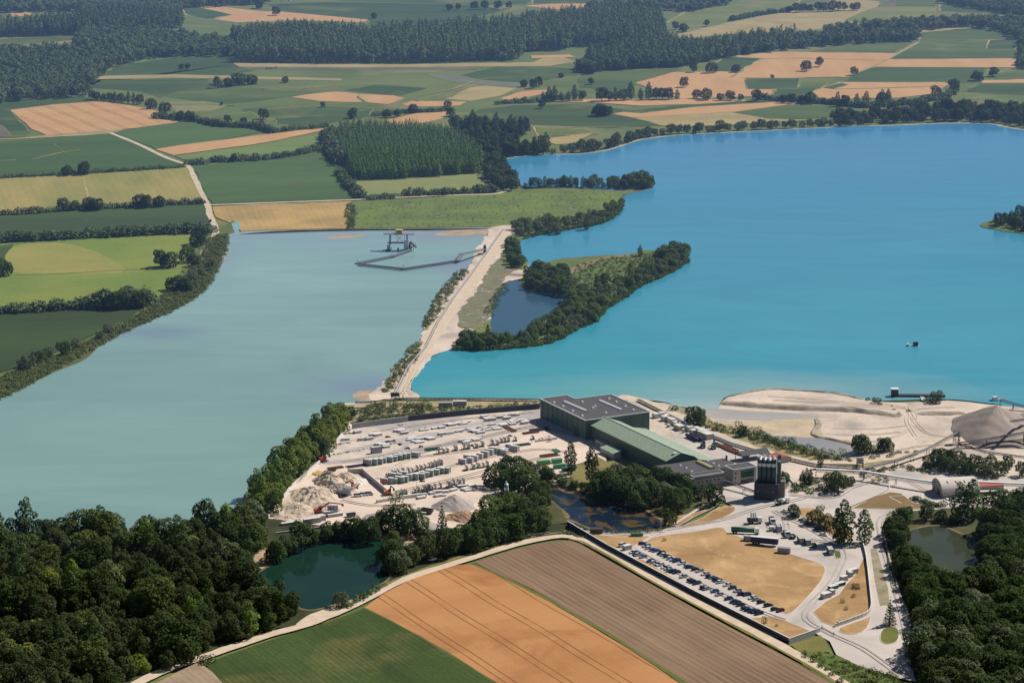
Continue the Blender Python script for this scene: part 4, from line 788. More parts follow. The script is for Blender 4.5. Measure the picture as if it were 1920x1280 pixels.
belt('far_island_tree', [(1842,424),(1880,434),(1960,444),(1990,430),(1960,415),(1890,412),(1855,416)], 8.5, ['conifer', 'broad', 'shrub'], .85, 'tree on the small island at the right edge of the lake', 'trees on the right edge island', (.7, .8, .65))
belt('island_tree', [(1235,478),(1284,478),(1286,488),(1255,500),(1235,500)], 7, ['broad'], 0.71, 'tall grey green tree at the far right tip of the island', 'tip trees of the island', (1.01, 1.13, 1.03))
sheet('island', [(1835,426),(1870,433),(1920,442),(2020,455),(2020,412),(1900,410),(1850,418)], _mc['island_grass'], sm=3, rough=1)
# ------------------------------------------------------------------ scrub masses on banks
def scrub(name, poly, d, s, label, k='bush', mat=None, ts=0.22):
    pts = [(x, y, 0, s*random.uniform(.5, 1.4), s*random.uniform(.4, 1.3), k, random.gauss(ts, .16)) for x, y in scatter(poly, d, .5)]
    return mass(name, pts, mat or m_scr, label, 'scrub')
m_scr = leafmat('scrub_foliage', (.060,.084,.032), (.200,.225,.090), objc=False, trans=.15)
scrub('bank_scrub', [(396,445),(430,440),(425,470),(412,500),(400,530),(368,560),(320,588),(250,618),(192,648),(150,672),(95,702),(40,732),(-30,765),(-40,728),(40,692),(110,668),(170,640),(230,608),(290,572),(330,540),(356,508),(378,474)], 2.5, .95, 'continuous green scrub covering the left bank of the grey lake', ts=.3)
scrub('island_scrub', [(1080,500),(1130,486),(1230,474),(1240,490),(1180,520),(1120,545),(1080,530),(1075,515)], 4.0, .75, 'low scrub over the middle of the island')
scrub('marsh_scrub', [(660,384),(930,368),(1150,356),(1150,385),(1000,415),(900,428),(660,430)], 8, .45, 'scattered low bushes over the marsh meadow')
scrub('marsh_edge_scrub', [(650,384),(664,382),(668,400),(664,430),(650,432)], 3.2, .9, 'dark scrub strip between the barley field and the marsh', ts=-.15)
scrub('causeway_scrub', [(905,590),(930,545),(948,530),(955,545),(935,570),(925,595)], 3, .7, 'bright green scrub on the pond side of the causeway')
scrub('yard_scrub', [(655,792),(668,770),(700,758),(760,760),(830,766),(1005,758),(1010,764),(900,772),(770,782),(700,792)], 3.4, .95, 'pale green scrub behind the yard wall')
scrub('roadside_scrub', [(1500,1228),(1560,1232),(1610,1254),(1700,1280),(1740,1300),(1600,1300),(1540,1258)], 3.2, .9, 'green bushes on the verge at the bottom right of the fields')
scrub('lake_verge_scrub', [(1300,790),(1360,806),(1440,828),(1520,850),(1600,868),(1590,858),(1500,836),(1420,812),(1350,795)], 3.2, .7, 'low scrub beside the conveyor along the sand flats')
scrub('garden_scrub', [(1480,925),(1500,900),(1560,898),(1580,912),(1570,926),(1520,930)], 3, .9, 'scrub on the mound behind the silo tower')
scrub('slope_scrub', [(1580,880),(1640,880),(1680,905),(1650,912),(1610,895)], 3, .75, 'scrub on the slope below the conveyor bridge')
for i, pl in enumerate(([(794,606),(804,582),(818,556),(834,536),(856,536),(836,570),(818,600),(806,612)], [(722,726),(740,690),(772,650),(792,642),(784,672),(752,712),(730,736),(716,740)], [(838,534),(846,520),(872,504),(880,512),(856,536)], [(792,608),(800,600),(806,612),(796,625)])):
    scrub('waterline_scrub', pl, 2.8, .85, ['scrub on the grey lake side of the causeway, upper middle', 'scrub on the grey lake side of the causeway, lower end', 'scrub on the grey lake side of the causeway near the top', 'small scrub patch on the grey lake side of the causeway'][i])
line('bank_tree', [(45,695),(75,680),(120,665)], 9, ['broad', 'willow'], .75, 'bushy tree on the left lake bank at the lower dark field', 'trees on the left lake bank', (.7, .8, .7))
line('bank_tree', [(150,655),(180,640),(230,618)], 22, ['willow'], .7, 'pale bush tree on the left lake bank in the middle', 'pale bank trees in the middle', (.9, 1, .85))
line('bank_tree', [(345,545),(375,525),(395,500)], 16, ['willow', 'broad'], .6, 'bush tree on the bank under the hay meadow', 'upper bank trees', (.85, .95, .8))
# ------------------------------------------------------------------ belt between yard and grey lake
belt('yard_belt_tree', [(455,960),(500,975),(545,915),(600,866),(650,798),(628,800),(590,822),(545,862),(502,912)], 7.2, ['broad', 'broad', 'poplar'], 1.02, 'tall green tree in the belt between the grey lake and the precast yard', 'tree belt along the yard wall', (1.35, 1.35, .8))
belt('yard_belt_tree', [(600,862),(645,800),(656,790),(662,775),(640,790),(610,812),(585,835)], 6.8, ['broad'], .85, 'darker tree at the upper end of the yard tree belt', 'upper end of the yard belt', (.75, .85, .75))
for x, y, lb in ((690,782,'first'), (712,776,'second'), (735,772,'third'), (765,774,'fourth'), (800,772,'fifth')): tpx('thicket_tree', 'thin', x, y, 1.5, 'bushy young tree behind the yard wall, %s from the left' % lb, tint=(.9, 1, .85))
# ------------------------------------------------------------------ near wood, lower left
wood = [(-90,1020),(0,1012),(120,1010),(240,1008),(360,1008),(430,1000),(470,985),(486,1000),(476,1040),(470,1085),(470,1118),(520,1138),(558,1160),(500,1186),(400,1222),(300,1262),(240,1284),(150,1330),(-90,1360)]
cw = scatter(wood, 7.8, .5); cw.sort(key=lambda p: -p[1]); cw.sort(key=lambda p: p[1]); near = []
LB = [('dark green tree in the dense wood at the lower left', (.46, .52, .46)), ('mid green tree in the dense wood at the lower left', (.74, .80, .56)), ('yellow green tree among the darker wood at the lower left', (1.5, 1.55, .7))]
random.shuffle(cw)
print('wood', len(cw))
def nearwood(x, y):
    r = random.random(); i = 0 if r < .62 else 1 if r < .95 else 2
    k = random.choice(['broad', 'broad', 'oak', 'oak', 'willow', 'poplar']); back = y > P(0, 1075).y
    if back and i == 0 and random.random() < .5: i = 1
    return tree('broadleaf_tree', k, x, y, random.choice((.55, .7, .8, .95, 1.1, 1.25, 1.45))*random.uniform(.9, 1.1)*(.95 if k == 'poplar' else 1), LB[i][0], ['dark trees of the lower left wood', 'mid green trees of the lower left wood', 'yellow green trees of the lower left wood'][i], tint=LB[i][1])
for p in cw[:255]: nearwood(*p)
m_wood = leafmat('wood_foliage', (.024,.038,.017), (.100,.122,.050), objc=False, trans=.2)
if len(cw) > 255: mass('wood_interior', [(x, y, 0, random.uniform(.6, 1.15), random.uniform(.75, 1.3), 'mid', random.gauss(0, .2)) for x, y in cw[255:]], m_wood, 'remaining dark crowns filling the wood at the lower left', 'woodland')
line('willow_tree', [(478,985),(482,1000)], 8, ['willow'], 1.2, 'silvery willow at the tip of the pale sand heap', 'willows by the sand heap tip', (.95, 1, .95))
line('willow_tree', [(462,1062),(468,1090),(466,1115),(470,1135)], 8, ['willow'], 1.0, 'silvery willow on the left bank of the green pond', 'willows on the left pond bank', (1.05, 1.1, 1.0))
# trees around the green pond and below the yard
NW = [(565,1032,'broad',1.15,'dark tree standing before the long grey panels at the pond top'),(520,1055,'broad',.85,'dark tree at the left corner of the pond'),(612,1018,'broad',.75,'dark tree on the pond top bank, left'),
 (640,1014,'broad',.8,'dark tree on the pond top bank, middle'),(664,1012,'broad',.9,'dark tree on the pond top bank, right'),(690,1020,'broad',.95,'tree at the top right corner of the pond'),(745,1000,'oak',1.3,'big round tree right of the sand heap, upper'),
 (770,1006,'oak',1.2,'big round tree right of the sand heap, lower'),(722,1002,'broad',1.05,'tree left of the big round tree by the sand heap'),(742,950,'thin',1.9,'thin airy tree rising before the concrete blocks'),(748,1075,'willow',1.15,'silvery willow on the right bank of the green pond'),
 (770,1062,'broad',.9,'dark tree beside the pond willow'),(800,1050,'broad',1.0,'tree above the dirt road, leftmost of the row'),(640,1140,'willow',.75,'round bush tree on the bottom bank of the green pond'),
 (835,1045,'broad',1.1,'tree above the dirt road, second of the row'),(862,1036,'broad',1.15,'tree above the dirt road, third of the row'),(885,1034,'broad',1.0,'tree above the dirt road, fourth of the row'),(905,1026,'oak',1.1,'tree above the dirt road, fifth of the row'),
 (930,1018,'broad',1.15,'tree above the dirt road, sixth of the row'),(955,1012,'oak',1.2,'tree above the dirt road, seventh of the row'),(985,1006,'broad',1.15,'tree above the dirt road, eighth of the row'),(1008,996,'oak',1.0,'tree above the dirt road, ninth of the row'),
 (905,1000,'broad',1.05,'rear tree between gravel heap and dirt road'),(925,985,'oak',1.25,'large light green tree right of the gravel heap'),(950,975,'oak',1.15,'large tree just right of the light green one'),(975,985,'oak',1.1,'large tree below the small white and green silo'),
 (1000,970,'broad',1.0,'tree on the left bank of the algae pond'),(1020,958,'broad',.9,'tree on the upper left bank of the algae pond'),(935,915,'oak',1.15,'dark tree at the lower right corner of the yard'),(960,905,'oak',1.2,'dark tree behind the small silo'),
 (985,925,'oak',1.25,'dark wide tree right of the small silo'),(955,930,'broad',1.1,'dark tree left behind the small silo'),(990,900,'broad',.85,'round dark tree beside the yard corner'),(1010,940,'broad',1.0,'dark tree above the algae pond corner'),
 (1025,905,'broad',.7,'small tree before the green containers'),(1130,940,'oak',1.15,'big tree over the top of the algae pond, left'),(1152,942,'willow',1.3,'pale willow over the algae pond'),(1170,925,'broad',1.1,'tree between the willow and the hall'),
 (1190,920,'broad',1.2,'tree before the green hall gable, left'),(1210,935,'willow',1.3,'pale round tree before the green hall gable'),(1195,955,'oak',1.05,'dark tree low over the algae pond'),(1225,950,'broad',1.1,'dark tree over the right end of the algae pond'),
 (1250,945,'willow',1.25,'pale tree left of the office corner'),(1262,962,'broad',1.0,'dark tree below the office corner'),(1285,950,'broad',.8,'low tree below the office'),(1310,938,'broad',.75,'tree before the office wall'),
 (1342,948,'broad',.85,'small round tree standing on the lawn by the office'),(1255,988,'broad',.65,'round bush tree at the pond and road corner'),(1240,920,'broad',1.1,'dark tree against the hall gable end'),(1275,925,'oak',.9,'dark tree at the office left wall')]
for x, y, k, s, lb in NW:
    tpx('garden_tree', k, x, y, s, lb, tint={'willow': (.95, 1, .9), 'thin': (.9, 1, .8)}.get(k, (.66, .76, .62)) if 'light' not in lb else (1.1, 1.15, .8))
tpx('columnar_poplar', 'column', 1070, 890, .95, 'left narrow columnar poplar beside the hall wall', tint=(.75, .85, .75)); tpx('columnar_poplar', 'column', 1109, 908, 1.15, 'right taller columnar poplar beside the hall wall', tint=(.62, .72, .65))
tpx('conifer_tree', 'conifer', 1668, 1174, 1.02, 'dark pointed spruce on the turf island in the access road'); tpx('conifer_tree', 'conifer', 829, 1000, 1.1, 'narrow dark conifer before the gravel heap', tint=(.8, .9, .8))
line('garden_tree', [(1165,905),(1195,912),(1230,925)], 7, ['broad', 'willow'], .95, 'tree in the dense row at the foot of the gabled hall', 'trees at the foot of the gabled hall', (.7, .78, .66))
line('garden_tree', [(1125,925),(1150,935),(1180,948)], 7, ['broad', 'oak'], .95, 'tree on the far bank of the algae pond', 'trees on the far bank of the algae pond', (.68, .78, .64))
line('garden_tree', [(1010,900),(1040,912),(1075,922),(1100,930)], 9, ['shrub', 'broad'], .6, 'low tree on the reedy upper bank of the algae pond', 'low trees on the reedy bank', (.75, .85, .6))
line('pond_tree', [(575,1024),(610,1014),(660,1008),(705,1008)], 6.5, ['broad', 'willow'], .85, 'leafy tree overhanging the far bank of the green pond', 'trees on the far bank of the green pond', (.62, .74, .58), jit=.5)
line('pond_tree', [(735,1035),(745,1055),(738,1080)], 6.5, ['broad', 'willow'], .95, 'leafy tree at the right bank of the green pond', 'trees on the right bank of the green pond', (.66, .78, .62), jit=.5)
line('pond_tree', [(530,1140),(565,1152)], 8, ['broad', 'willow'], .7, 'dark tree on the near bank of the green pond', 'trees on the near bank of the green pond', (.58, .7, .56), jit=.5)
line('pond_tree', [(530,1040),(510,1052),(490,1060)], 7, ['broad'], .7, 'small tree on the upper left bank of the green pond', 'trees on the upper left pond bank', (.62, .74, .58), jit=.5)
# right wood
SR = [('willow_tree','willow',1.25,(.98,1.0,.92),'grey green round willow in the wood at the lower right','grey willows of the lower right wood'),('right_wood_tree','oak',1.1,(.55,.65,.55),'dark tree in the wood at the lower right','dark trees of the lower right wood')]
rw = scatter([(1722,1150),(1760,1120),(1830,1118),(1860,1090),(1990,1060),(2080,1100),(2080,1380),(1760,1330),(1728,1260),(1722,1200)], 9.0, .5)
for x, y in rw:
    n_, k, s, ti, lb, g = SR[0 if random.random() < .42 else 1]; tree(n_, k if random.random() < .8 else 'broad', x, y, s*random.uniform(.65, 1.25), lb, g, tint=ti)
belt('right_wood_tree', [(1850,1010),(1858,1060),(1870,1090),(1990,1060),(1990,950),(1900,960),(1880,980)], 9, ['oak', 'broad'], 1.05, 'dark tree right of the olive pond', 'trees right of the olive pond', (.55, .66, .55))
belt('right_wood_tree', [(1685,1080),(1700,1050),(1730,1090),(1790,1112),(1780,1140),(1720,1150),(1700,1110)], 7.5, ['broad', 'oak'], .85, 'dark tree at the near bank of the olive pond', 'trees at the near bank of the olive pond', (.6, .7, .58))
belt('right_wood_tree', [(1672,980),(1700,975),(1702,1000),(1692,1030),(1675,1030)], 7, ['broad'], .8, 'dark tree at the left bank of the olive pond', 'trees at the left bank of the olive pond', (.6, .7, .6))
line('right_wood_tree', [(1712,1066),(1745,1094),(1790,1110),(1835,1112)], 6.5, ['oak', 'broad', 'willow'], .8, 'tree leaning over the near edge of the olive pond', 'trees over the near edge of the olive pond', (.66, .76, .62))
line('right_wood_tree', [(1845,1010),(1858,1040),(1860,1085)], 6.5, ['broad', 'willow'], .85, 'tree over the right edge of the olive pond', 'trees over the right edge of the olive pond', (.66, .76, .62))
line('right_wood_tree', [(1700,980),(1750,978),(1800,985)], 8, ['broad'], .6, 'low tree on the far bank of the olive pond', 'low trees on the far bank of the olive pond', (.7, .8, .7))
for x, y, k, s, lb in [(1800,975,'poplar',1.35,'tall dark poplar before the arched shed, left'),(1822,978,'poplar',1.4,'tall dark poplar before the arched shed, right'),(1866,968,'oak',1.15,'wide dark tree right of the arched shed'),(1885,972,'broad',1.0,'dark tree at the right below the arched shed'),(1910,955,'broad',.8,'small tree at the right edge by the yard'),
   (1583,1020,'poplar',1.45,'tall bushy tree right of the small car park, left'),(1572,1022,'poplar',1.15,'tall bushy tree right of the small car park, front'),(1620,1020,'poplar',1.2,'tall bushy tree beside the inner road'),(1489,972,'broad',.62,'small round tree at the corner of the small car park'),(1528,986,'broad',.68,'small tree on the car park border, middle'),(1548,994,'broad',.62,'small tree on the car park border, right'),
   (1308,803,'willow',1.05,'large bushy willow on the sand flat edge behind the hall, right crown'),(1300,798,'broad',1.0,'large bushy willow on the sand flat edge behind the hall, left crown'),(1313,806,'shrub',2.0,'low bright bush at the foot of the large willow'),(1262,770,'shrub',1.6,'small bush left of the large willow'),
   (1350,808,'shrub',1.6,'bush on the sand edge right of the large willow'),(1392,820,'broad',.55,'small tree on the sand edge, first of the row'),(1755,757,'willow',.75,'yellowish tree beside the floating pontoon'),(1740,755,'shrub',1.6,'bush left of the yellowish pontoon tree'),(1645,757,'shrub',1.7,'bush on the sand spit at the water'),(1540,958,'shrub',1.4,'bush on the lawn corner'),
   (1465,914,'broad',.7,'dark tree beside the silo tower'),(1505,912,'column',.5,'left of the thin dark cypresses behind the silo tower'),(1512,911,'column',.52,'middle of the thin dark cypresses behind the silo tower'),(1519,912,'column',.48,'right of the thin dark cypresses behind the silo tower'),
   (1558,918,'willow',.95,'pale tree on the mound, left'),(1572,925,'broad',.95,'green tree on the mound, right'),(1592,912,'broad',.5,'round bush tree right of the mound'),(1538,880,'column',.5,'narrow tree beside the conveyor bend'),(1432,1172,'thin',.85,'small bright tree at the end of the car rows'),(1246,1016,'thin',.5,'tiny tree on the dry lawn corner'),
   (1580,1132,'thin',.6,'sapling on the triangular dry lawn, left'),(1600,1122,'thin',.5,'sapling on the triangular dry lawn, right'),(1586,1146,'thin',.5,'sapling on the triangular dry lawn, lower'),(1456,1176,'thin',.4,'sapling on the dry strip by the boundary wall'),(1890,880,'broad',.6,'dark tree right of the hedge above the shed'),(1915,895,'broad',.65,'tree at the right edge above the shed'),
   (390,1245,'shrub',2.0,'dark bush at the corner of the bare field and the road'),(1605,1106,'shrub',1.2,'shrub patch on the triangular lawn top'),(1030,830,'thin',.6,'small tree among the yard racks'),(735,866,'thin',.5,'sapling by the green framed wall units'),(965,1000,'broad',.9,'tree in front of the small silo')]:
    nm = {'shrub': 'shrub', 'thin': 'young_tree', 'column': 'cypress_tree'}.get(k, 'garden_tree')
    tpx(nm, k, x, y, s, lb, tint=(.75, .85, .7) if k not in ('shrub', 'thin') else (1, 1, .9), cat='shrub' if k == 'shrub' else 'tree')
line('sandflat_tree', [(1418,826),(1450,838),(1490,850),(1535,862)], 6, ['thin'], 1.15, 'young tree in the row beside the sand flat conveyor', 'young trees beside the sand flat conveyor', (.9, 1, .75))
line('sandflat_tree', [(1440,828),(1480,842),(1530,856),(1600,866)], 5, ['thin', 'shrub'], 1.0, 'young tree in the row beside the sand flat conveyor', 'young trees beside the sand flat conveyor', (.85, .95, .75))
line('sandflat_tree', [(1310,800),(1360,812),(1420,826)], 7, ['shrub'], 1.1, 'low bush in the line behind the halls along the sand', 'low bushes along the sand', (.9, 1, .8))
line('sandflat_tree', [(1560,860),(1600,862)], 6, ['thin'], 1.3, 'young tree at the pale lagoon end', 'young trees at the lagoon end', (.9, 1, .75))
line('sandflat_tree', [(1604,852),(1640,850),(1668,846)], 2.2, ['thin', 'broad'], .9, 'tree in the clump above the rising conveyor', 'clump above the rising conveyor', (.8, .9, .65))
line('quarry_shrub', [(1640,862),(1680,852),(1720,846)], 5, ['shrub'], .9, 'low shrub on the sand under the rising conveyor', 'shrubs under the rising conveyor', (.9, .95, .75), cat='shrub', jit=.8)
line('quarry_shrub', [(1650,884),(1690,880),(1720,884),(1740,892)], 3.5, ['shrub'], 1.1, 'dark shrub on the slope left of the arched shed belt', 'shrubs left of the shed belt', (.75, .85, .6), cat='shrub', jit=.8)
line('quarry_shrub', [(1620,754),(1650,760),(1690,770),(1680,784)], 6, ['shrub'], .7, 'tiny shrub on the gravel ridge of the sand spit', 'shrubs on the gravel ridge', (.9, .95, .7), cat='shrub', jit=.8)
line('quarry_shrub', [(1380,812),(1440,828),(1500,846),(1560,862)], 3.5, ['shrub', 'thin'], 1.1, 'green shrub on the verge between conveyor and pale lagoon', 'shrubs between conveyor and lagoon', (.85, .95, .7), cat='shrub', jit=.5)
line('quarry_tree', [(1745,880),(1800,890),(1870,898)], 6, ['broad', 'willow'], .72, 'dark tree in the belt behind the arched shed', 'belt behind the arched shed', (.68, .76, .62))
line('quarry_tree', [(1755,872),(1800,880),(1880,890)], 7, ['broad'], .7, 'dark tree in the belt behind the arched shed', 'belt behind the arched shed', (.68, .76, .62))
hedge([(1712,938),(1735,946),(1755,952),(1775,950)], 1.2, 'clipped hedge curving before the arched shed', d=1.6, jit=.2)
hedge([(1060,1002),(1100,1010),(1112,1000)], .8, 'low hedge by the boundary wall corner', d=1.6)
hedge([(1075,985),(1110,998),(1180,1001),(1240,997)], .7, 'green reeds along the near bank of the algae pond', d=1.6)
hedge([(648,1140),(700,1112),(720,1100)], 1.1, 'green shrubs between the green pond and the dirt road', d=2)
hedge([(560,1022),(620,1012),(690,1010)], 1.3, 'shrubs along the top bank of the green pond', d=2)
for k_, v_ in NTREE.items(): print(k_, v_)
# ------------------------------------------------------------------ materials for built things
def clad(name, c, per=.6, dep=.25, ax=None, rough=.5, dirt=.15):
    t = NT(name); tc = t.new('ShaderNodeTexCoord'); o = tc.outputs['Object']
    dv = t.new('ShaderNodeVectorMath', operation='DOT_PRODUCT'); t.l.new(o, dv.inputs[0]); dv.inputs[1].default_value = ax or (.7, .7, 0)
    f = t.math('MULTIPLY', t.math('ADD', t.math('MULTIPLY', t.math('SINE', t.math('MULTIPLY', dv.outputs['Value'], 6.283/per)), .5), .5), dep)
    n = t.noise(.25, 5, o, .6); col = t.mix(t.ramp(n, .3, .75), c, tuple(v*(1-dirt) for v in c)); col = t.mix(f, col, tuple(v*.5 for v in c))
    return t.out(t.bsdf(col, rough, 0, None, spec=.35))
m_gwall = clad('green_cladding', (.080,.150,.115), 1.4, .12, (.7,.7,0)); m_groof = clad('green_roof', (.35,.43,.31), 2.6, .10, (.55,.83,0), .45)
m_flat = paint('bitumen_roof', (.095,.088,.094), .9, 0, .16, .15, .2, dirt=.25); m_trim = paint('white_trim', (.68,.70,.68), .5, 0, .05)
m_sky = paint('skylight_dome', (.72,.74,.72), .35, 0, .05); m_win = paint('window_glass', (.02,.035,.05), .08, 0, .2, .4, .7)
m_off = paint('beige_render', (.42,.38,.34), .85, 0, .08, .3); m_conc = paint('concrete', (.46,.43,.40), .9, 0, .15, .5, dirt=.25)
m_cgrey = paint('grey_panel', (.36,.36,.38), .9, 0, .12, .6, dirt=.2); m_white = paint('white_concrete', (.64,.61,.58), .85, 0, .08, .5, dirt=.12)
m_green = paint('green_paint', (.035,.14,.085), .5, 0, .15, .8, dirt=.2); m_green2 = paint('bright_green_paint', (.07,.28,.13), .5, 0, .15, .8, dirt=.2)
m_dgreen = paint('silo_green', (.042,.082,.095), .45, 0, .12, .6, dirt=.2); m_dark = paint('dark_steel', (.055,.055,.065), .6, 0, .2, .8)
m_darkwall = paint('dark_cladding_and_shade', (.060,.062,.078), .8, 0, .2, .3, dirt=.3); m_steel = paint('galvanised_steel', (.33,.34,.37), .45, .3, .12, .8)
m_tyre = paint('rubber', (.02,.02,.022), .9); m_red = paint('red_paint', (.42,.06,.035), .5, 0, .15, .8, dirt=.25); m_orange = paint('orange_paint', (.55,.19,.04), .5, 0, .15, .8, dirt=.25)
m_yel = paint('yellow_paint', (.62,.48,.12), .55, 0, .1, .8, dirt=.15); m_ochre = paint('ochre_skylight', (.52,.44,.22), .4, 0, .08, .5); m_blue = paint('navy_tarpaulin', (.022,.028,.11), .55, 0, .2, .5)
m_rust = paint('rust_steel', (.16,.07,.04), .8, 0, .3, .8, dirt=.3); m_redroof = paint('red_roof_trim', (.42,.10,.075), .6, 0, .12, .5); m_tanb = paint('tan_blocks', (.55,.46,.32), .85, 0, .12, .5)
m_carp = paint('car_paint', (1,1,1), .22, .1, .02, .5, .6, objcol=True); m_shed = paint('shed_roof', (.62,.55,.49), .8, 0, .12, .25, dirt=.2)
m_fence = paint('mesh_fence', (.30,.33,.30), .7); m_belt = paint('belt_rubber', (.10,.10,.11), .8, 0, .1); m_stone = surf('wall_stone', S(150,146,138), S(120,116,110), scale=.4, fine=2)
# ------------------------------------------------------------------ hall complex
ZH = 12.0
La, Lb = P(1013, 748, ZH), P(1095, 787, ZH); HA = math.atan2(Lb.y-La.y, Lb.x-La.x); FR = Frame(La, HA)
def loc(x, y, z=0):
    p = P(x, y, z)-FR.o; return (p.x*FR.c+p.y*FR.s, -p.x*FR.s+p.y*FR.c)
def hthing(name, label, cat, group=None): return thing(name, label, cat, (FR.o.x, FR.o.y, 0), HA, group)
def rects(mb, poly, z0, z1): return mb.prism(poly, z0, z1)
def parapet(mb, poly, z, w_=.35, h=.5):
    n = len(poly)
    for i in range(n):
        a, b = poly[i], poly[(i+1) % n]; mb.bar((a[0], a[1], z+h/2), (b[0], b[1], z+h/2), w_, h)
    return mb
A = (Lb-La).length; tl, no, tp, rt = loc(1062,741,ZH), loc(1080,748,ZH), loc(1145,740,ZH), loc(1219,772,ZH)
print('hall', A, tl, no, tp, rt)
w1 = tl[1]; n1 = (no[0]+tp[0])/2; w2 = (tp[1]+rt[1])/2; B = max(A, rt[0])
hp = [(0, 0), (B, 0), (B, w2), (n1, w2), (n1, w1), (0, w1)]
hp = hp if True else hp
H1 = hthing('production_hall', 'large green clad hall with flat grey roof at the top corner of the yard', 'industrial hall')
MB().prism(hp, -1, ZH-.3).build('wall', m_gwall, H1); rf = MB().prism([(x, y) for x, y in hp], ZH-.3, ZH).build('roof', m_flat, H1)
parapet(MB(), hp, ZH-.1, .45, .55).build('roof_edge', m_trim, rf)
for (a, b) in ((loc(1058,754,ZH), loc(1100,772,ZH)), (loc(1124,752,ZH), loc(1166,770,ZH))):
    mb = MB(); mb.cyl((a[0], a[1], ZH-.2), (b[0], b[1], ZH-.2), 1.3, 1.3, 12); mb.build('long_skylight', m_sky, rf)
for x, y in ((1039,755),(1056,762),(1074,771),(1092,780),(1116,762),(1092,754),(1142,748),(1156,754),(1173,762),(1188,769),(1136,774),(1112,765)):
    a = loc(x, y, ZH); MB().box((a[0], a[1], ZH+.35), (1.5, 1.5, .7), 0, .7).build('roof_light', m_sky, rf)
for x, y in ((1049,783),(1062,790)): pass
for k in range(4): MB().box((9+k*4.5, -.05, 4.6), (1.2, .12, 1.1)).build('window', m_win, H1)
a = A*.86; dr = MB().box((a-1.0, -.06, 2.6), (6, .14, 5.2)).build('door', m_dark, H1)
mb = MB()
for k in range(9): mb.box((B*(k+.5)/9, -.1, ZH/2), (.18, .16, ZH-.4))
for k in range(5): mb.box((B+.1, w2*(k+.5)/5, ZH/2), (.16, .18, ZH-.4))
mb.build('downpipes', m_gwall, H1); mb = MB(); mb.box((B/2, -.03, .5), (B, .1, 1.2)); mb.build('plinth', m_conc, H1)
# gabled hall
r0, r1 = loc(1120,775.5,12.3), loc(1277,849,12.3); r2 = loc(1250,864,9.0); r3 = loc(1304,856,9.0)
yr = (r0[1]+r1[1])/2; ye0 = yr-9; ye1 = yr+9; xs, xe = A+.05, (r1[0]+r2[0]+r3[0])/3
print('gable', r0, r1, r2, r3, xs, xe)
H2 = hthing('gabled_hall', 'long green hall with a pale green pitched roof running down from the flat roofed hall', 'industrial hall')
def gable(root, x0, x1, y0, y1, ze, zr, wm, rm, yr=None, ov=.5, z0=-1):
    yr = (y0+y1)/2 if yr is None else yr; mb = MB()
    mb.add([(x0,y0,z0),(x1,y0,z0),(x1,y1,z0),(x0,y1,z0),(x0,y0,ze),(x1,y0,ze),(x1,y1,ze),(x0,y1,ze),(x0,yr,zr),(x1,yr,zr)],
           [(0,1,5,4),(2,3,7,6),(1,2,6,9,5),(3,0,4,8,7)]); mb.build('wall', wm, root)
    rb = MB(); t = .25
    for (ya, za, yb, zb) in ((y0-ov, ze-ov*(zr-ze)/(yr-y0), yr, zr), (yr, zr, y1+ov, ze-ov*(zr-ze)/(y1-yr))):
        rb.add([(x0-.2,ya,za+.05),(x1+ov,ya,za+.05),(x1+ov,yb,zb+.05),(x0-.2,yb,zb+.05),(x0-.2,ya,za+t),(x1+ov,ya,za+t),(x1+ov,yb,zb+t),(x0-.2,yb,zb+t)],
               [(3,2,1,0),(4,5,6,7),(0,1,5,4),(1,2,6,5),(2,3,7,6),(3,0,4,7)])
    return rb.build('roof', rm, root)
rf = gable(H2, xs, xe, ye0, ye1, 9.0, 12.3, m_gwall, m_groof)
MB().bar((xs, yr, 12.62), (xe, yr, 12.62), .5, .14).build('ridge_cap', m_groof, rf)
a = loc(1270,848,12.5); MB().box((xe-2.5, yr-2.4, 11.9), (1.6, 2.2, .5)).build('roof_hatch', m_trim, rf)
mb = MB()
for k in range(16): mb.box((xs+19+k*2.2, ye0-.06, 5.2), (1.1, .1, 4.2))
mb.build('wall_ribs', paint('ochre_ribs', (.16,.15,.10), .7), H2)
mb = MB(); mb.box((xs+17, ye0-1.6, 1.6), (9, 3.2, 4.2)); mb.build('annex_wall', m_conc, H2)
for k in range(3): MB().box((xs+14.4+k*2.6, ye0-3.24, 2.2), (.9, .1, .9)).build('window', m_win, H2)
ax0, ax1 = xs+14, xe+4
mb = MB(); mb.add([(ax0,ye1,-1),(ax1,ye1,-1),(ax1,ye1+10,-1),(ax0,ye1+10,-1),(ax0,ye1,8.2),(ax1,ye1,8.2),(ax1,ye1+10,6.2),(ax0,ye1+10,6.2)], [(0,1,5,4),(1,2,6,5),(2,3,7,6),(3,0,4,7)])
SB = hthing('side_aisle', 'lower green lean-to aisle along the right side of the gabled hall', 'industrial hall')
mb.build('wall', m_gwall, SB)
MB().add([(ax0-.3,ye1+.3,8.25),(ax1+.4,ye1+.3,8.25),(ax1+.4,ye1+10.4,6.2),(ax0-.3,ye1+10.4,6.2),(ax0-.3,ye1+.3,8.5),(ax1+.4,ye1+.3,8.5),(ax1+.4,ye1+10.4,6.45),(ax0-.3,ye1+10.4,6.45)],[(3,2,1,0),(4,5,6,7),(0,1,5,4),(1,2,6,5),(2,3,7,6),(3,0,4,7)]).build('roof', m_groof, SB)
ga = loc(1126,852,0); LN = hthing('low_annex', 'small low building with green lean-to roof in the shade left of the gabled hall', 'building')
gx, gy = xs+29, ye0-8
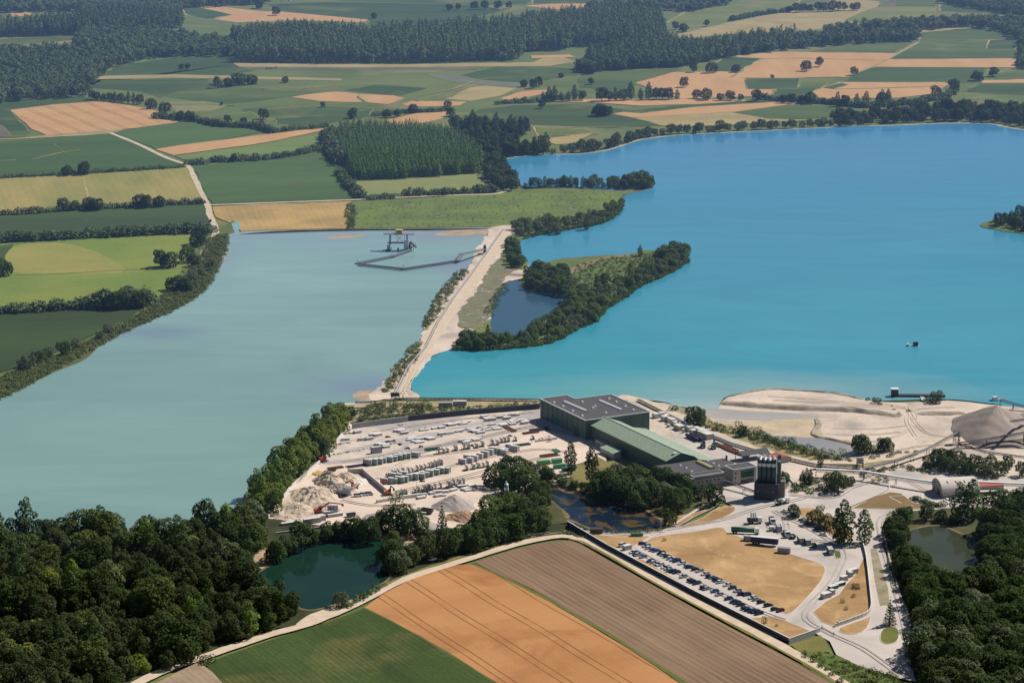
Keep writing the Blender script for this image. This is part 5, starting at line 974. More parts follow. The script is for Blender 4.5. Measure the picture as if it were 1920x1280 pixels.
MB().box((gx+6, gy+2, 1.2), (14, 5, 4.4)).build('wall', m_conc, LN); MB().add([(gx-1.5,gy-.9,3.5),(gx+13.5,gy-.9,3.5),(gx+13.5,gy+4.8,4.6),(gx-1.5,gy+4.8,4.6),(gx-1.5,gy-.9,3.75),(gx+13.5,gy-.9,3.75),(gx+13.5,gy+4.8,4.85),(gx-1.5,gy+4.8,4.85)],[(3,2,1,0),(4,5,6,7),(0,1,5,4),(1,2,6,5),(2,3,7,6),(3,0,4,7)]).build('roof', m_groof, LN)
# office
def lbox(pts, z):
    q = [loc(x, y, z) for x, y in pts]; return min(a for a, b in q), max(a for a, b in q), min(b for a, b in q), max(b for a, b in q)
OF = hthing('office_building', 'beige office block with yellow arched skylight in front of the gabled hall', 'office building')
zo = 7.5
o1 = lbox([(1269,889),(1341,880)], zo); fx = loc(1298,888,zo)[0]
y0_, y1_ = loc(1262,888,zo)[1], loc(1378,870,zo)[1]
x0_ = xe+.6; x1_ = (loc(1297,886,zo)[0]+loc(1341,880,zo)[0])/2
print('office', x0_, x1_, y0_, y1_)
pol = [(x0_, y0_), (x1_, y0_), (x1_, y1_), (x0_+3, y1_), (x0_+3, ye1+10.8), (x0_, ye1+10.8)] if y1_ > ye1+11 else [(x0_, y0_), (x1_, y0_), (x1_, y1_), (x0_, y1_)]
pol = [(x0_, y0_), (x1_, y0_), (x1_, y1_), (x0_, y1_)]
if ax1 > x0_: pol = [(x0_, y0_), (x1_, y0_), (x1_, y1_), (ax1+.6, y1_), (ax1+.6, ye1-.2), (x0_, ye1-.2)]
MB().prism(pol, -1, zo-.25).build('wall', m_off, OF); orf = MB().prism(pol, zo-.25, zo).build('roof', m_flat, OF)
a, b = loc(1302,863,zo), loc(1334,879,zo); MB().cyl((ax1+1.2, (a[1]+b[1])/2, zo-.3), (x1_-1, (a[1]+b[1])/2, zo-.3), 1.7, 1.7, 16).build('arched_skylight', m_ochre, orf)
for x, y in ((1276,873),(1287,878),(1297,884),(1327,864),(1338,869),(1348,874)):
    a = loc(x, y, zo); MB().box((a[0], a[1], zo+.3), (1.1, 1.6, .6), 0, .7).build('roof_light', m_sky, orf)
a = loc(1362,862,zo); MB().box((a[0], a[1], zo+1.2), (.8, .8, 2.6)).build('chimney', m_dark, orf)
zf = 7.0; ya, yb = loc(1302,895,zf)[1], loc(1356,885,zf)[1]; xa, xb = x1_+.02, (loc(1302,895,zf)[0]+loc(1356,885,zf)[0])/2
fr_ = [(xa, ya), (xb, ya), (xb, yb), (xa, yb)]; MB().prism(fr_, -1, zf-.2).build('front_wall', m_off, OF); r_ = MB().prism(fr_, zf-.2, zf).build('front_roof', m_flat, OF); parapet(MB(), fr_, zf-.1, .4, .5).build('roof_edge', m_trim, r_)
MB().box((xb+.06, (ya+yb)/2, 5.7), (.14, yb-ya, .7)).build('blue_band', paint('blue_grey_band', (.09,.12,.17), .5), OF)
for k in range(6): MB().box((xb+.06, ya+3.2+k*(yb-ya-4)/6, 3.9), (.14, 1.1, 1.3)).build('window', m_win, OF)
MB().box((xb+.06, (ya+yb)/2+1, 1.5), (.14, 2.6, 2.6)).build('green_door', m_green2, OF)
cy = loc(1288,893,6.5); MB().box(((xa+xb)/2, ya-2.2, 2.6), (xb-xa+1, 4.2, 7.2)).build('corner_block', paint('blue_glass_panel', (.12,.17,.23), .4), OF); MB().box(((xa+xb)/2, ya-2.3, 6.4), (xb-xa+2, 5.2, .35)).build('corner_roof', m_groof, OF)
TW = hthing('office_tower', 'taller beige office wing with green balconies at its right end beside the silo tower', 'office building')
zt = 9.0; t0 = loc(1382,884,zt); t1 = loc(1412,871,zt); t2 = loc(1364,877,zt); ty0, ty1 = t0[1], t1[1]; tx1 = (t0[0]+t1[0])/2; tx0 = tx1-8.5
tpl = [(tx0, ty0), (tx1, ty0), (tx1, ty1), (tx0, ty1)]; print('tower', tpl)
MB().prism(tpl, -1, zt-.2).build('wall', m_off, TW); r_ = MB().prism(tpl, zt-.2, zt).build('roof', m_flat, TW); parapet(MB(), tpl, zt-.1, .4, .45).build('roof_edge', m_trim, r_)
for k in range(3): MB().box((tx1+.05, ty0+1.4, 1.8+k*2.6), (.12, .8, 1.1)).build('window', m_win, TW)
for k in range(3): MB().box((tx1+.25, (ty0+ty1)/2+1.5, 4.6+k*1.35), (.5, (ty1-ty0)*.55, .55)).build('balcony', m_green, TW)
MB().box((tx1+.05, (ty0+ty1)/2+1.5, 5.8), (.12, (ty1-ty0)*.55, 4.4)).build('glazing', m_win, TW); MB().box((tx1+.06, (ty0+ty1)/2+1.5, 1.5), (.12, (ty1-ty0)*.55, 3)).build('garage_door', m_dark, TW)
RL = hthing('workshop', 'low grey flat roofed workshop right of the gabled hall front', 'building')
wp_ = lbox([(1328,848),(1376,856),(1352,846)], 5); wx, wy = ax1-1, ye1+15
MB().box((wx, wy, 1.8), (10, 8, 6.4)).build('wall', m_cgrey, RL); MB().box((wx, wy, 5.15), (10.4, 8.4, .3)).build('roof', m_flat, RL)
RH = thing('red_roof_shed', 'small white walled shed with a red roof behind the silo tower', 'shed', P(1462,866), HA)
gable(RH, -4, 4, -4.5, 4.5, 3.2, 4.4, m_off, m_redroof); MB().box((4.06, 0, 1.6), (.12, 3, 2.6)).build('door', m_cgrey, RH)
# ------------------------------------------------------------------ concrete plant with silos
c = P(1437, 938); SI = thing('concrete_plant', 'tall dark green tower of round silos on a dark base beside the truck yard', 'silo tower', (c.x, c.y, 0), R(-12))
MB().box((0, 3, 4.2), (12.6, 9, 10.4)).build('base', m_darkwall, SI)
for i in range(5): MB().box((-5.2+i*2.6, -1.55, 3.6), (.5, .2, 8)).build('column', m_dark, SI)
for j in range(2):
    for i in range(4):
        x = -4.1+i*2.42; y = 1.6+j*2.6
        s_ = MB().cyl((x, y, 9.4), (x, y, 21.6), 1.2, 1.2, 20).build('silo', m_dgreen, SI, True); MB().cyl((x, y, 17.9), (x, y, 19.6), 1.23, 1.23, 20, False).build('white_band', m_trim, s_)
        MB().cyl((x, y, 21.6), (x, y, 22.3), 1.2, .4, 20).build('dome', m_steel, s_); MB().box((x, y, 22.6), (.7, .7, .8)).build('filter', m_trim, s_)
mb = MB()
for z in (22.9,): 
    for (a, b) in (((-5.4,.2,z),(4.6,.2,z)),((-5.4,5.6,z),(4.6,5.6,z)),((-5.4,.2,z),(-5.4,5.6,z)),((4.6,.2,z),(4.6,5.6,z))): mb.bar(a, b, .1)
for i in range(9): mb.bar((-5.4+i*1.25, .2, 21.5), (-5.4+i*1.25, .2, 22.9), .08)
mb.build('railing', m_trim, SI)
MB().box((5.9, 2.6, 16.5), (1.9, 2.6, 15)).build('elevator', m_dgreen, SI); MB().box((5.9, 1.25, 21.2), (1.8, .12, 1.5)).build('elevator_sign', m_trim, SI)
MB().bar((4.85, -.1, 8), (4.85, -.1, 23), .28).build('pipe', m_trim, SI); MB().box((7.4, 4.2, 4.8), (3.2, 5, 9.6)).build('stair_tower', m_stone, SI)
ch = MB(); ch.bar((7.4, 4, 15), (14.5, 5.5, 6.2), 1.3, .9); ch.build('chute', m_green, SI)
for x in (-4.4, 0, 3.4): MB().box((x, -1.56, 5.2), (1.0, .14, 1.0)).build('window', m_win, SI)
c = P(949.5, 944); ss = thing('small_silo', 'slim green and white cement silo standing among dark trees below the yard', 'silo', (c.x, c.y, 0))
MB().cyl((0,0,2.5),(0,0,10.4),1.15,1.15,20).build('tank', m_green, ss, True); MB().cyl((0,0,7.4),(0,0,9),1.18,1.18,20,False).build('white_band', m_trim, ss); MB().cyl((0,0,10.4),(0,0,11.2),1.15,.3,20).build('dome', m_trim, ss)
MB().cyl((0,0,.6),(0,0,2.5),.3,1.15,20).build('cone', m_green, ss); MB().cyl((0,0,11.2),(0,0,11.9),.4,.4,10).build('filter', m_trim, ss)
for a in range(4): MB().bar((math.cos(a*1.57)*1.1, math.sin(a*1.57)*1.1, 0), (math.cos(a*1.57)*1.1, math.sin(a*1.57)*1.1, 3), .18).build('leg', m_steel, ss)
# ------------------------------------------------------------------ arched shed
a0, a1 = P(1768, 937), P(1838, 934); SA = math.atan2(a1.y-a0.y, a1.x-a0.x)+.02; AS = thing('arched_shed', 'pale shed with a curved barrel roof at the right of the works', 'shed', (a0.x, a0.y, 0), SA)
Lr, Wd = 19.5, 17.0; n = 14
arc = [(Wd/2-math.cos(math.pi*i/n)*Wd/2, 3.4+math.sin(math.pi*i/n)*5.4) for i in range(n+1)]
def arcw(mb, x0, x1, k=1.0, dz=0):
    vs = [(x, y, z+dz) for x in (x0, x1) for y, z in arc]; mb.add(vs, [(i, i+1, n+1+i+1, n+1+i) for i in range(n)]); return mb
mb = MB(); mb.add([(0, y, z) for y, z in arc]+[(0, Wd, -1), (0, 0, -1)], [tuple(range(n, -1, -1))+(n+2, n+1)]); mb.add([(Lr, y, z) for y, z in arc]+[(Lr, Wd, -1), (Lr, 0, -1)], [tuple(range(n+1))+(n+1, n+2)])
mb.add([(0,0,-1),(Lr,0,-1),(Lr,0,3.4),(0,0,3.4)], [(0,1,2,3)]); mb.add([(0,Wd,-1),(Lr,Wd,-1),(Lr,Wd,3.4),(0,Wd,3.4)], [(3,2,1,0)]); mb.build('wall', m_off, AS)
ro = arcw(MB(), -.5, Lr+.5, dz=.12).build('roof', m_shed, AS)
for i in range(4):
    q = arc[4]; q2 = arc[5]; MB().add([(3+i*4.6, q[0], q[1]+.2), (3.8+i*4.6, q[0], q[1]+.2), (3.8+i*4.6, q2[0]+.4, q2[1]+.28), (3+i*4.6, q2[0]+.4, q2[1]+.28)], [(0,1,2,3)]).build('roof_slot', m_dark, ro)
MB().box((-.06, Wd*.42, 1.8), (.14, 4, 4.2)).build('door', m_dark, AS); MB().box((8, -1.5, 1.2), (14, 2.8, .25)).build('canopy', m_trim, AS); MB().box((8, -.06, 1.6), (12, .12, 1.5)).build('window', m_win, AS)
AN = thing('red_edged_annex', 'pale annex with red roof edge joined to the right of the arched shed', 'shed', AS.location, SA)
MB().box((Lr+8.2, 9, 1.8), (14, 7, 5.2)).build('wall', m_off, AN); MB().box((Lr+8.2, 9, 4.55), (14.4, 7.4, .4)).build('roof', m_redroof, AN); MB().box((Lr+7, 3.8, 2.7), (11, 3.6, .2)).build('canopy', m_shed, AN); MB().box((Lr+6, 5.44, 1.2), (8, .1, 2)).build('opening', m_dark, AN)
# ------------------------------------------------------------------ walls and fences
def wall(pts, h, th, mat, cap, label, name='wall', z0=-.3, cw=None, sm=0):
    if sm: pts = smooth_px(pts, sm, False)
    wp = [P(x, y) for x, y in pts]; o = thing(name, label, 'wall', (wp[0].x, wp[0].y, 0)); mb = MB(); mc = MB()
    for a, b in zip(wp[:-1], wp[1:]):
        a, b = a-wp[0], b-wp[0]; d = (b-a).normalized()*(th/2); mb.bar((a.x-d.x*0, a.y, (z0+h)/2), (b.x, b.y, (z0+h)/2), th, h-z0); mc.bar((a.x-d.x, a.y-d.y, h+.09), (b.x+d.x, b.y+d.y, h+.09), (cw or th+.14), .18)
    mb.build('wall_panel', mat, o)
    if cap: mc.build('coping', cap, o)
    return o
wall([(1064,987),(1140,1032),(1300,1117),(1478,1207)], 2.9, .35, m_darkwall, m_trim, 'long dark boundary wall between the dirt road and the car park', 'boundary_wall')  # shade on the near face is put into the wall's dark colour
wall([(1480,1207),(1537,1187)], 2.6, .3, m_conc, m_trim, 'short pale wall from the boundary wall corner to the gate', 'boundary_wall')
wall([(1566,1178),(1600,1166),(1624,1156),(1633,1144),(1632,1120),(1624,1050),(1618,1026)], 2.3, .3, m_conc, m_trim, 'curved pale wall round the triangular dry lawn', 'boundary_wall', sm=3)
wall([(503,974),(545,918),(602,868),(656,800)], 2.4, .5, m_white, None, 'white wall along the tree belt on the left edge of the yard', 'yard_wall')
wall([(660,806),(700,800),(765,792)], 3.6, .4, m_cgrey, m_conc, 'grey panel wall at the upper left end of the yard', 'yard_wall')
wall([(765,791),(880,779),(1012,768)], 3.6, 1.2, m_darkwall, m_dark, 'dark wall with stored frames along the back of the yard', 'yard_wall')
wall([(518,1004),(600,993),(700,985),(768,975)], 1.6, .4, m_conc, m_conc, 'low concrete wall along the bottom of the sand heap', 'yard_wall')
wall([(652,890),(680,889),(727,929)], 3.2, .6, m_conc, m_white, 'concrete bay wall around the white powder heap', 'bay_wall')
wall([(706,945),(760,936),(800,932)], 2.4, 1.4, m_white, None, 'row of white concrete blocks below the racks', 'block_wall')
wall([(1596,953),(1640,935),(1665,921),(1667,915)], 1.5, .25, m_conc, m_trim, 'low pale wall curving along the brown turf', 'boundary_wall', sm=3)
wall([(1342,932),(1412,940)], .8, .4, m_conc, None, 'low kerb wall in front of the silo tower', 'kerb_wall')
wall([(1530,945),(1545,950),(1556,957)], .7, .4, m_dark, None, 'short dark barrier on the asphalt right of the silo tower', 'barrier')
wall([(1030,1003),(960,1012),(895,1030)], 1.8, .3, m_conc, None, 'grey wall behind the trees above the dirt road', 'garden_wall')
def gatepost(x, y, lb):
    p = P(x, y); o = thing('gate_post', lb, 'gate post', (p.x, p.y, 0)); MB().box((0,0,1.3),(.9,.5,3.2)).build('post', m_conc, o); MB().box((0,0,2.95),(1.0,.6,.15)).build('coping', m_trim, o)
gatepost(1532,1187,'left gate post at the end of the short pale wall'); gatepost(1570,1176,'right gate post at the start of the curved wall')
p = P(1541,1181); q = P(1563,1194); o = thing('gate', 'open dark sliding gate lying across the entrance road', 'gate', (p.x, p.y, 0)); d = q-p
mb = MB(); mb.bar((0,0,.6),(d.x,d.y,.6),.12); mb.bar((0,0,1.6),(d.x,d.y,1.6),.12)
for i in range(12): mb.bar((d.x*i/11,d.y*i/11,.5),(d.x*i/11,d.y*i/11,1.6),.07)
mb.build('gate_leaf', m_dark, o); MB().box((0,0,1.1),(.3,.3,2.4)).build('post', m_dark, o); MB().box((d.x,d.y,1.1),(.3,.3,2.4)).build('post', m_dark, o)
# fence along the access road
p = [P(x, y) for x, y in ((1661,985),(1664,1040),(1672,1100),(1682,1118))]; o = thing('mesh_fence', 'thin dark mesh fence right of the access road by the pond', 'fence', p[0]); mb = MB()
for a, b in zip(p[:-1], p[1:]):
    a, b = a-p[0], b-p[0]; k = max(1, int((b-a).length/3))
    for i in range(k): c = a.lerp(b, i/k); mb.bar((c.x,c.y,-.2),(c.x,c.y,1.8),.12)
    mb.bar((a.x,a.y,1.75),(b.x,b.y,1.75),.08); mb.bar((a.x,a.y,.9),(b.x,b.y,.9),.06)
mb.build('fence_panel', m_dark, o)
# green mesh fence by the sand heap
p = [P(562,908), P(586,880)]; o = thing('green_fence', 'green mesh fence panel on the wall above the sand heap', 'fence', p[0]); d = p[1]-p[0]; mb = MB(); mb.bar((0,0,3.4),(d.x,d.y,3.4),.15); mb.bar((0,0,2.5),(d.x,d.y,2.5),.1)
for i in range(14): mb.bar((d.x*i/13,d.y*i/13,0),(d.x*i/13,d.y*i/13,3.4),.12)
mb.build('fence_panel', m_green2, o)
# ------------------------------------------------------------------ heaps
def mound(name, label, x, y, rx, ry, h, mat, rot=0, seed=1, rough=.12, flat=0, cat='heap', ridge=0, ns=1.0):
    g = np.random.default_rng(seed); p = P(x, y); n, m = 64, 22; ph = g.uniform(0, 6.28, 8); V = []; Fq = []
    for j in range(m+1):
        r = j/m
        for i in range(n):
            a = 2*math.pi*i/n; e = 1+.10*math.sin(2*a+ph[0])+.07*math.sin(3*a+ph[1])+.04*math.sin(7*a+ph[2])
            z = max(0, 1-r**1.05); z = min(z, 1-flat) if flat else z
            u, v = math.cos(a)*r*rx*e, math.sin(a)*r*ry*e
            nz = (math.sin(u*.9*ns+ph[3])*math.cos(v*1.1*ns+ph[4])*.5+math.sin(u*2.1*ns+v*1.7*ns+ph[5])*.3+math.sin(a*14+ph[6])*.16+g.normal()*.16)*rough*h*min(1, (1-r)*4)*min(1, r*4+.3)
            V.append((u, v, z*h+nz-(.3 if j == m else 0)))
    for j in range(m):
        for i in range(n): Fq.append((j*n+i, (j+1)*n+i, (j+1)*n+(i+1) % n, j*n+(i+1) % n))
    o = obj(name, npmesh(name, np.array(V), np.array(Fq), mat, None, True)); o.location = (p.x, p.y, 0); o.rotation_euler = (0, 0, rot); return tag(o, label, cat)
m_hs = surf('crushed_heap', S(222,202,180), S(190,172,154), scale=.12, fine=.9, fa=.16, bump=.8, patch=(S(160,150,146), .15, .56, .7)); m_gg = surf('grey_gravel', S(186,174,166), S(170,160,156), scale=.1, fine=1.4, fa=.1, bump=.5)
m_gp = surf('quarry_gravel', S(172,156,144), S(154,142,134), scale=.06, fine=1.2, fa=.1, bump=.4); m_br = surf('brown_spoil', S(182,148,118), S(150,124,104), scale=.2, fine=1, fa=.2, bump=.8, patch=(S(110,110,70), .3, .62, .72)); m_wp = surf('white_powder', S(238,232,224), S(220,212,202), scale=.3, fine=1)
for i, (x, y, rx, ry, h, s_) in enumerate([(590,935,14,22,6.0,3),(618,906,10,14,6.5,5),(560,958,11,17,3.4,9),(640,922,9,12,4.4,11),(610,955,10,13,3.2,13),(650,900,8,9,4.5,17),(536,972,9,10,2.0,19)]):
    mound('crushed_heap', 'pale crushed concrete heap, %s' % ['largest middle mound', 'mound at the top by the yellow pipes', 'long low mound along the white wall', 'mound beside the crusher', 'low mound above the red excavator', 'grey lumpy mound at the top right', 'lowest tip by the trees'][i], x, y, rx, ry, h, m_hs, .5, s_, .22, ns=.8)
mound('gravel_heap', 'large grey gravel heap behind the dump truck', 852, 950, 13.5, 13, 6.8, m_gg, 0, 21, .05); mound('gravel_heap', 'smaller grey gravel slope below the dump truck', 790, 988, 12, 10, 3.6, m_gg, 0, 22, .04); mound('gravel_heap', 'small grey heap behind the dark wall by the pond trees', 706, 972, 9, 9, 2.8, m_gg, 0, 24, .06)
mound('spoil_heap', 'brown earth heap in front of the grey gravel heap', 868, 972, 12, 11, 3.6, m_br, 0, 23, .2); mound('powder_heap', 'white powder heap inside the concrete bay', 674, 905, 8, 11, 2.0, m_wp, 0, 25, .12)
mound('quarry_heap', 'huge conical gravel stockpile at the right edge of the quarry', 1866, 808, 28, 38, 15.0, m_gp, 0, 31, .03, ns=.3); mound('quarry_heap', 'low gravel shoulder right of the huge stockpile', 1930, 800, 20, 26, 8.5, m_gp, 0, 33, .03, ns=.3)
def bund(name, pts, wd, h, mat, label, sm=3):
    wp = PP(smooth_px(pts, sm, False)); L, Rr = ribbon_pts(wp, wd); n = len(wp); V = []
    for i in range(n):
        c = Vector(wp[i]); k = .4+.6*min(1, i/2, (n-1-i)/2)
        V += [(L[i].x, L[i].y, -.1), (c.x+(L[i].x-c.x)*.35, c.y+(L[i].y-c.y)*.35, h*k*random.uniform(.75, 1.15)), (c.x+(Rr[i].x-c.x)*.35, c.y+(Rr[i].y-c.y)*.35, h*k*random.uniform(.75, 1.15)), (Rr[i].x, Rr[i].y, -.1)]
    mb = MB(); mb.add(V, [(4*i+j, 4*i+j+1, 4*i+j+5, 4*i+j+4) for i in range(n-1) for j in range(3)]+[(3,2,1,0)]); return tag(mb.build(name, mat, None), kind='structure')
bund('gravel_bank', [(1350,758),(1400,762),(1480,768),(1560,770),(1620,774),(1690,782)], 11, 2.6, m_bankd, ''); bund('gravel_bank', [(1530,786),(1534,800),(1526,818),(1560,826),(1600,836),(1612,846)], 6, 1.5, m_bankd, ''); bund('gravel_bank', [(1716,778),(1770,778),(1810,776)], 10, 2.0, m_bankd, '')
bund('gravel_bank', [(1362,748),(1400,738),(1440,732),(1500,734),(1560,739),(1604,747),(1620,752)], 5, 1.2, m_bankd, '')
bund('lake_edge_bank', [(450,441),(560,436),(700,433),(800,433),(918,430)], 4, 1.8, surf('dark_edge', S(74,70,58), S(92,84,66), scale=.1, fine=.8), '')
# ------------------------------------------------------------------ conveyors
def conveyor(label, pts, wd=1.1, leg=None, name='conveyor', bmat=None, group=None, fmat=None, hood=False):
    W = [P(x, y, z) for x, y, z in pts]; o = thing(name, label, 'conveyor', (W[0].x, W[0].y, 0), 0, group); b = Vector((W[0].x, W[0].y, 0)); W = [p-b for p in W]
    bm, fm, lm = MB(), MB(), MB(); cum = 0
    for p, q in zip(W[:-1], W[1:]):
        d = (q-p); L = d.length; u = Vector((-d.y, d.x, 0)).normalized()*(wd/2+.1); bm.bar(p+Vector((0,0,.55)), q+Vector((0,0,.55)), wd, .12)
        for s in (-1, 1):
            fm.bar(p+u*s+Vector((0,0,.62)), q+u*s+Vector((0,0,.62)), .16, .22); fm.bar(p+u*s+Vector((0,0,-.45)), q+u*s+Vector((0,0,-.45)), .14, .16)
            k = max(1, int(L/2.4))
            for i in range(k):
                a = p.lerp(q, i/k)+u*s; c = p.lerp(q, (i+.5)/k)+u*s; e = p.lerp(q, (i+1)/k)+u*s; fm.bar(a+Vector((0,0,-.45)), c+Vector((0,0,.6)), .09); fm.bar(c+Vector((0,0,.6)), e+Vector((0,0,-.45)), .09)
        if leg:
            k = max(1, int(L/leg))
            for i in range(k+1):
                c = p.lerp(q, i/k)
                if c.z > 1.2:
                    for s in (-1, 1): lm.bar(c+u*s*.9+Vector((0,0,-.4)), Vector((c.x+u.x*s*1.7, c.y+u.y*s*1.7, -.3)), .2)
                    if c.z > 4: lm.bar(c+u*.95+Vector((0,0,-c.z*.5)), c-u*.95+Vector((0,0,-c.z*.5)), .14)
                else:
                    for s in (-1, 1): lm.bar(c+u*s+Vector((0,0,-.4)), Vector((c.x+u.x*s, c.y+u.y*s, -.3)), .16)
    bm.build('belt', bmat or m_belt, o); fm.build('frame', m_steel if hood else (fmat or m_dark), o)
    if lm.v: lm.build('support_legs', m_dark, o)
    if hood:
        hm = MB()
        for p, q in zip(W[:-1], W[1:]): hm.bar(p+Vector((0,0,.95)), q+Vector((0,0,.95)), wd+.3, .5)
        hm.build('hood', m_trim, o)
    return o
conveyor('long belt conveyor running down the sandy causeway between the lakes', [(943,430,1.2),(910,476,1.2),(880,518,1.2),(850,558,1.2),(822,602,1.2),(798,650,1.2),(764,690,1.2),(738,742,1.2)], .8, 12, bmat=m_conc, fmat=m_steel)
conveyor('dark conveyor along the water south of the blue lake', [(738,748,1.5),(840,748,1.5),(940,749,1.5),(1012,750,1.5)], 1.2, 9)
conveyor('belt conveyor beside the road behind the halls down to the transfer point', [(1196,750,1.2),(1250,777,1.2),(1310,808,1.2),(1370,832,1.2),(1440,852,1.2),(1530,872,1.4),(1612,873,2.2)], 1.6, 8)
conveyor('conveyor rising from the transfer point to the stockpile', [(1618,880,3),(1680,864,3.5),(1740,842,4.5),(1795,812,9)], 1.4, 14, bmat=m_steel)
conveyor('covered white conveyor bridge from the mound towards the arched shed', [(1530,882,4),(1620,886,4.6),(1680,896,4.6),(1750,906,5)], 1.3, 14, hood=True)
conveyor('covered white conveyor leaving the right side of the arched shed', [(1832,906,4),(1880,908,4),(1960,911,4)], 1.3, 9, hood=True)
conveyor('upper conveyor on the face of the huge stockpile', [(1794,832,3),(1850,824,5),(1920,812,8),(1990,796,13)], 1.3, 16); conveyor('lower conveyor on the face of the huge stockpile', [(1794,836,2),(1860,830,2.6),(1960,822,4)], 1.2, 12)
conveyor('conveyor climbing to the top of the stockpile at the right edge', [(1990,800,3),(1925,786,9),(1895,790,15)], 1.1, None)
conveyor('small conveyor from the office tower to the silo base', [(1358,901,4),(1395,915,3),(1424,926,2.5)], 1.0, 9); conveyor('thin pipe conveyor across the quarry ground', [(1795,832,.8),(1850,848,.8),(1900,855,.8),(1990,866,.8)], .7, 12)
# transfer tower between conveyors
for x, y, h, lb in ((1612,882,6.5,'transfer tower where the conveyors meet above the road'), (1793,834,7.5,'dark screening tower at the foot of the stockpile')):
    p = P(x, y); o = thing('transfer_tower', lb, 'steel tower', (p.x, p.y, 0)); mb = MB()
    for sx in (-1.6, 1.6):
        for sy in (-1.6, 1.6): mb.bar((sx, sy, -.3), (sx, sy, h), .25)
    for z in (h*.4, h*.7, h):
        for a, b in (((-1.6,-1.6,z),(1.6,-1.6,z)),((1.6,-1.6,z),(1.6,1.6,z)),((1.6,1.6,z),(-1.6,1.6,z)),((-1.6,1.6,z),(-1.6,-1.6,z))): mb.bar(a, b, .2)
    mb.bar((-1.6,-1.6,0),(1.6,-1.6,h*.7),.14); mb.build('frame', m_dark, o); MB().box((0,0,h*.82),(2.6,2.6,1.8)).build('machine_house', m_steel, o); MB().box((0,0,h+.1),(3.6,3.6,.15)).build('platform', m_dark, o)
# ------------------------------------------------------------------ dredger and floating conveyors
p = P(748, 471); DR = thing('gantry_dredger', 'floating gantry dredger with a yellow cabin on the grey lake', 'dredger', (p.x, p.y, .1), R(-3))
DR.scale = (.80, .80, .76)
for x, w_ in ((-10, 4.2), (9, 5.2)):
    MB().box((x, 4, .5), (w_, 15, 1.8)).build('pontoon', m_dark, DR)
for x in (-9.2, 8.2):
    mb = MB()
    for y in (-1, 8): mb.bar((x, y, 1), (x*.93, y*.6+1.4, 17), .9)
    mb.bar((x, -1, 6), (x, 8, 9), .4); mb.bar((x, 8, 6), (x*.96, 1, 12), .4); mb.build('gantry_leg', m_steel, DR)
dk = MB().box((0, 3.5, 17.2), (30, 5.4, .9)).build('upper_deck', m_steel, DR); mb = MB()
for i in range(16): mb.bar((-15+i*2, .8, 17.6), (-15+i*2, .8, 18.8), .1)
mb.bar((-15, .8, 18.8), (15, .8, 18.8), .12); mb.bar((-15, 6.2, 18.8), (15, 6.2, 18.8), .12); mb.build('railing', m_trim, dk)
MB().box((0, 3.5, 8), (22, 3.6, .9)).build('lower_beam', m_dark, DR); cb = MB().box((.2, 3.5, 19.9), (6.6, 4.6, 3.4)).build('winch_house', m_yel, DR); MB().box((.2, 1.15, 19.8), (2.2, .1, 1.2)).build('window', m_win, cb)
MB().bar((-9, 3, 17), (-9.4, 3, 24), .35).build('mast', m_trim, DR)
mb = MB()
for a, b in (((-3,3,17),(4,3,8.5)),((4,3,17),(-3,3,8.5)),((-4,3,17),(0,3,8)),((5,3,16),(6,3,9))): mb.bar(a, b, .25)
mb.build('cables', m_dark, DR)
MB().box((-10, 2, 3.4), (3, 6, 4)).build('deck_house', m_trim, DR); MB().box((7.2, 1.5, 6.0), (4.6, 5, 9)).build('screen_house', m_trim, DR); MB().box((8, 5.5, 4.2), (5.5, 7, 5)).build('engine_house', m_dark, DR)
mb = MB(); mb.bar((11, 4, 9), (17, -2, 4.5), 1.6, 1.2); mb.bar((11, 8, 2), (16, 0, 7), .6); mb.bar((12, 0, 1), (12, 0, 9), .5); mb.bar((14, 2, 1), (14, 2, 8), .4); mb.build('side_chute', m_dark, DR)
MB().cyl((-1, 2, 0), (-1, 2, 3.2), 1.1, .5, 10).build('grab', m_dark, DR)
FL = [((770,469),(736,481),'floating conveyor from the dredger, first link'),((736,481),(672,494),'floating conveyor, long upper link to the left knee'),((672,496),(757,505),'floating conveyor, lower left link on the water'),((757,505),(856,490),'floating conveyor, lower right link on the water'),((855,490),(864,476),'short steep link between floating conveyor and shore conveyor')]
def fconv(a, b, label, z0=1.3, z1=1.3):
    pa, pb = P(a[0], a[1], z0), P(b[0], b[1], z1); o = thing('floating_conveyor', label, 'conveyor', (pa.x, pa.y, 0), 0, None); d = pb-pa; u = Vector((-d.y, d.x, 0)).normalized(); bm, fm, pm = MB(), MB(), MB()
    A_, B_ = Vector((0,0,z0)), Vector((d.x, d.y, z1)); bm.bar(A_+Vector((0,0,.5)), B_+Vector((0,0,.5)), 1.3, .14)
    for s in (-1, 1):
        fm.bar(A_+u*s*.9+Vector((0,0,.8)), B_+u*s*.9+Vector((0,0,.8)), .3, .35); fm.bar(A_+u*s*.9, B_+u*s*.9, .3, .3); pm.cyl(Vector((0,0,.25))+u*s*1.7, Vector((d.x,d.y,.25))+u*s*1.7, .5, .5, 8)
    k = max(2, int(d.length/3))
    for i in range(k+1):
        c = A_.lerp(B_, i/k); fm.bar(c+u*.9, c+u*.9+Vector((0,0,.9)), .14); fm.bar(c-u*.9, c-u*.9+Vector((0,0,.9)), .14)
        if i < k: e = A_.lerp(B_, (i+1)/k); fm.bar(c+u*.9, e+u*.9+Vector((0,0,.8)), .12)
    bm.build('belt', m_belt, o); fm.build('frame', m_steel, o); pm.build('pontoons', m_dark, o); return o
for a, b, lb in FL: fconv(a, b, lb)
fconv((864,478), (910,468), 'shore conveyor bridging from the floating line to the causeway', 6.5, 3.5)
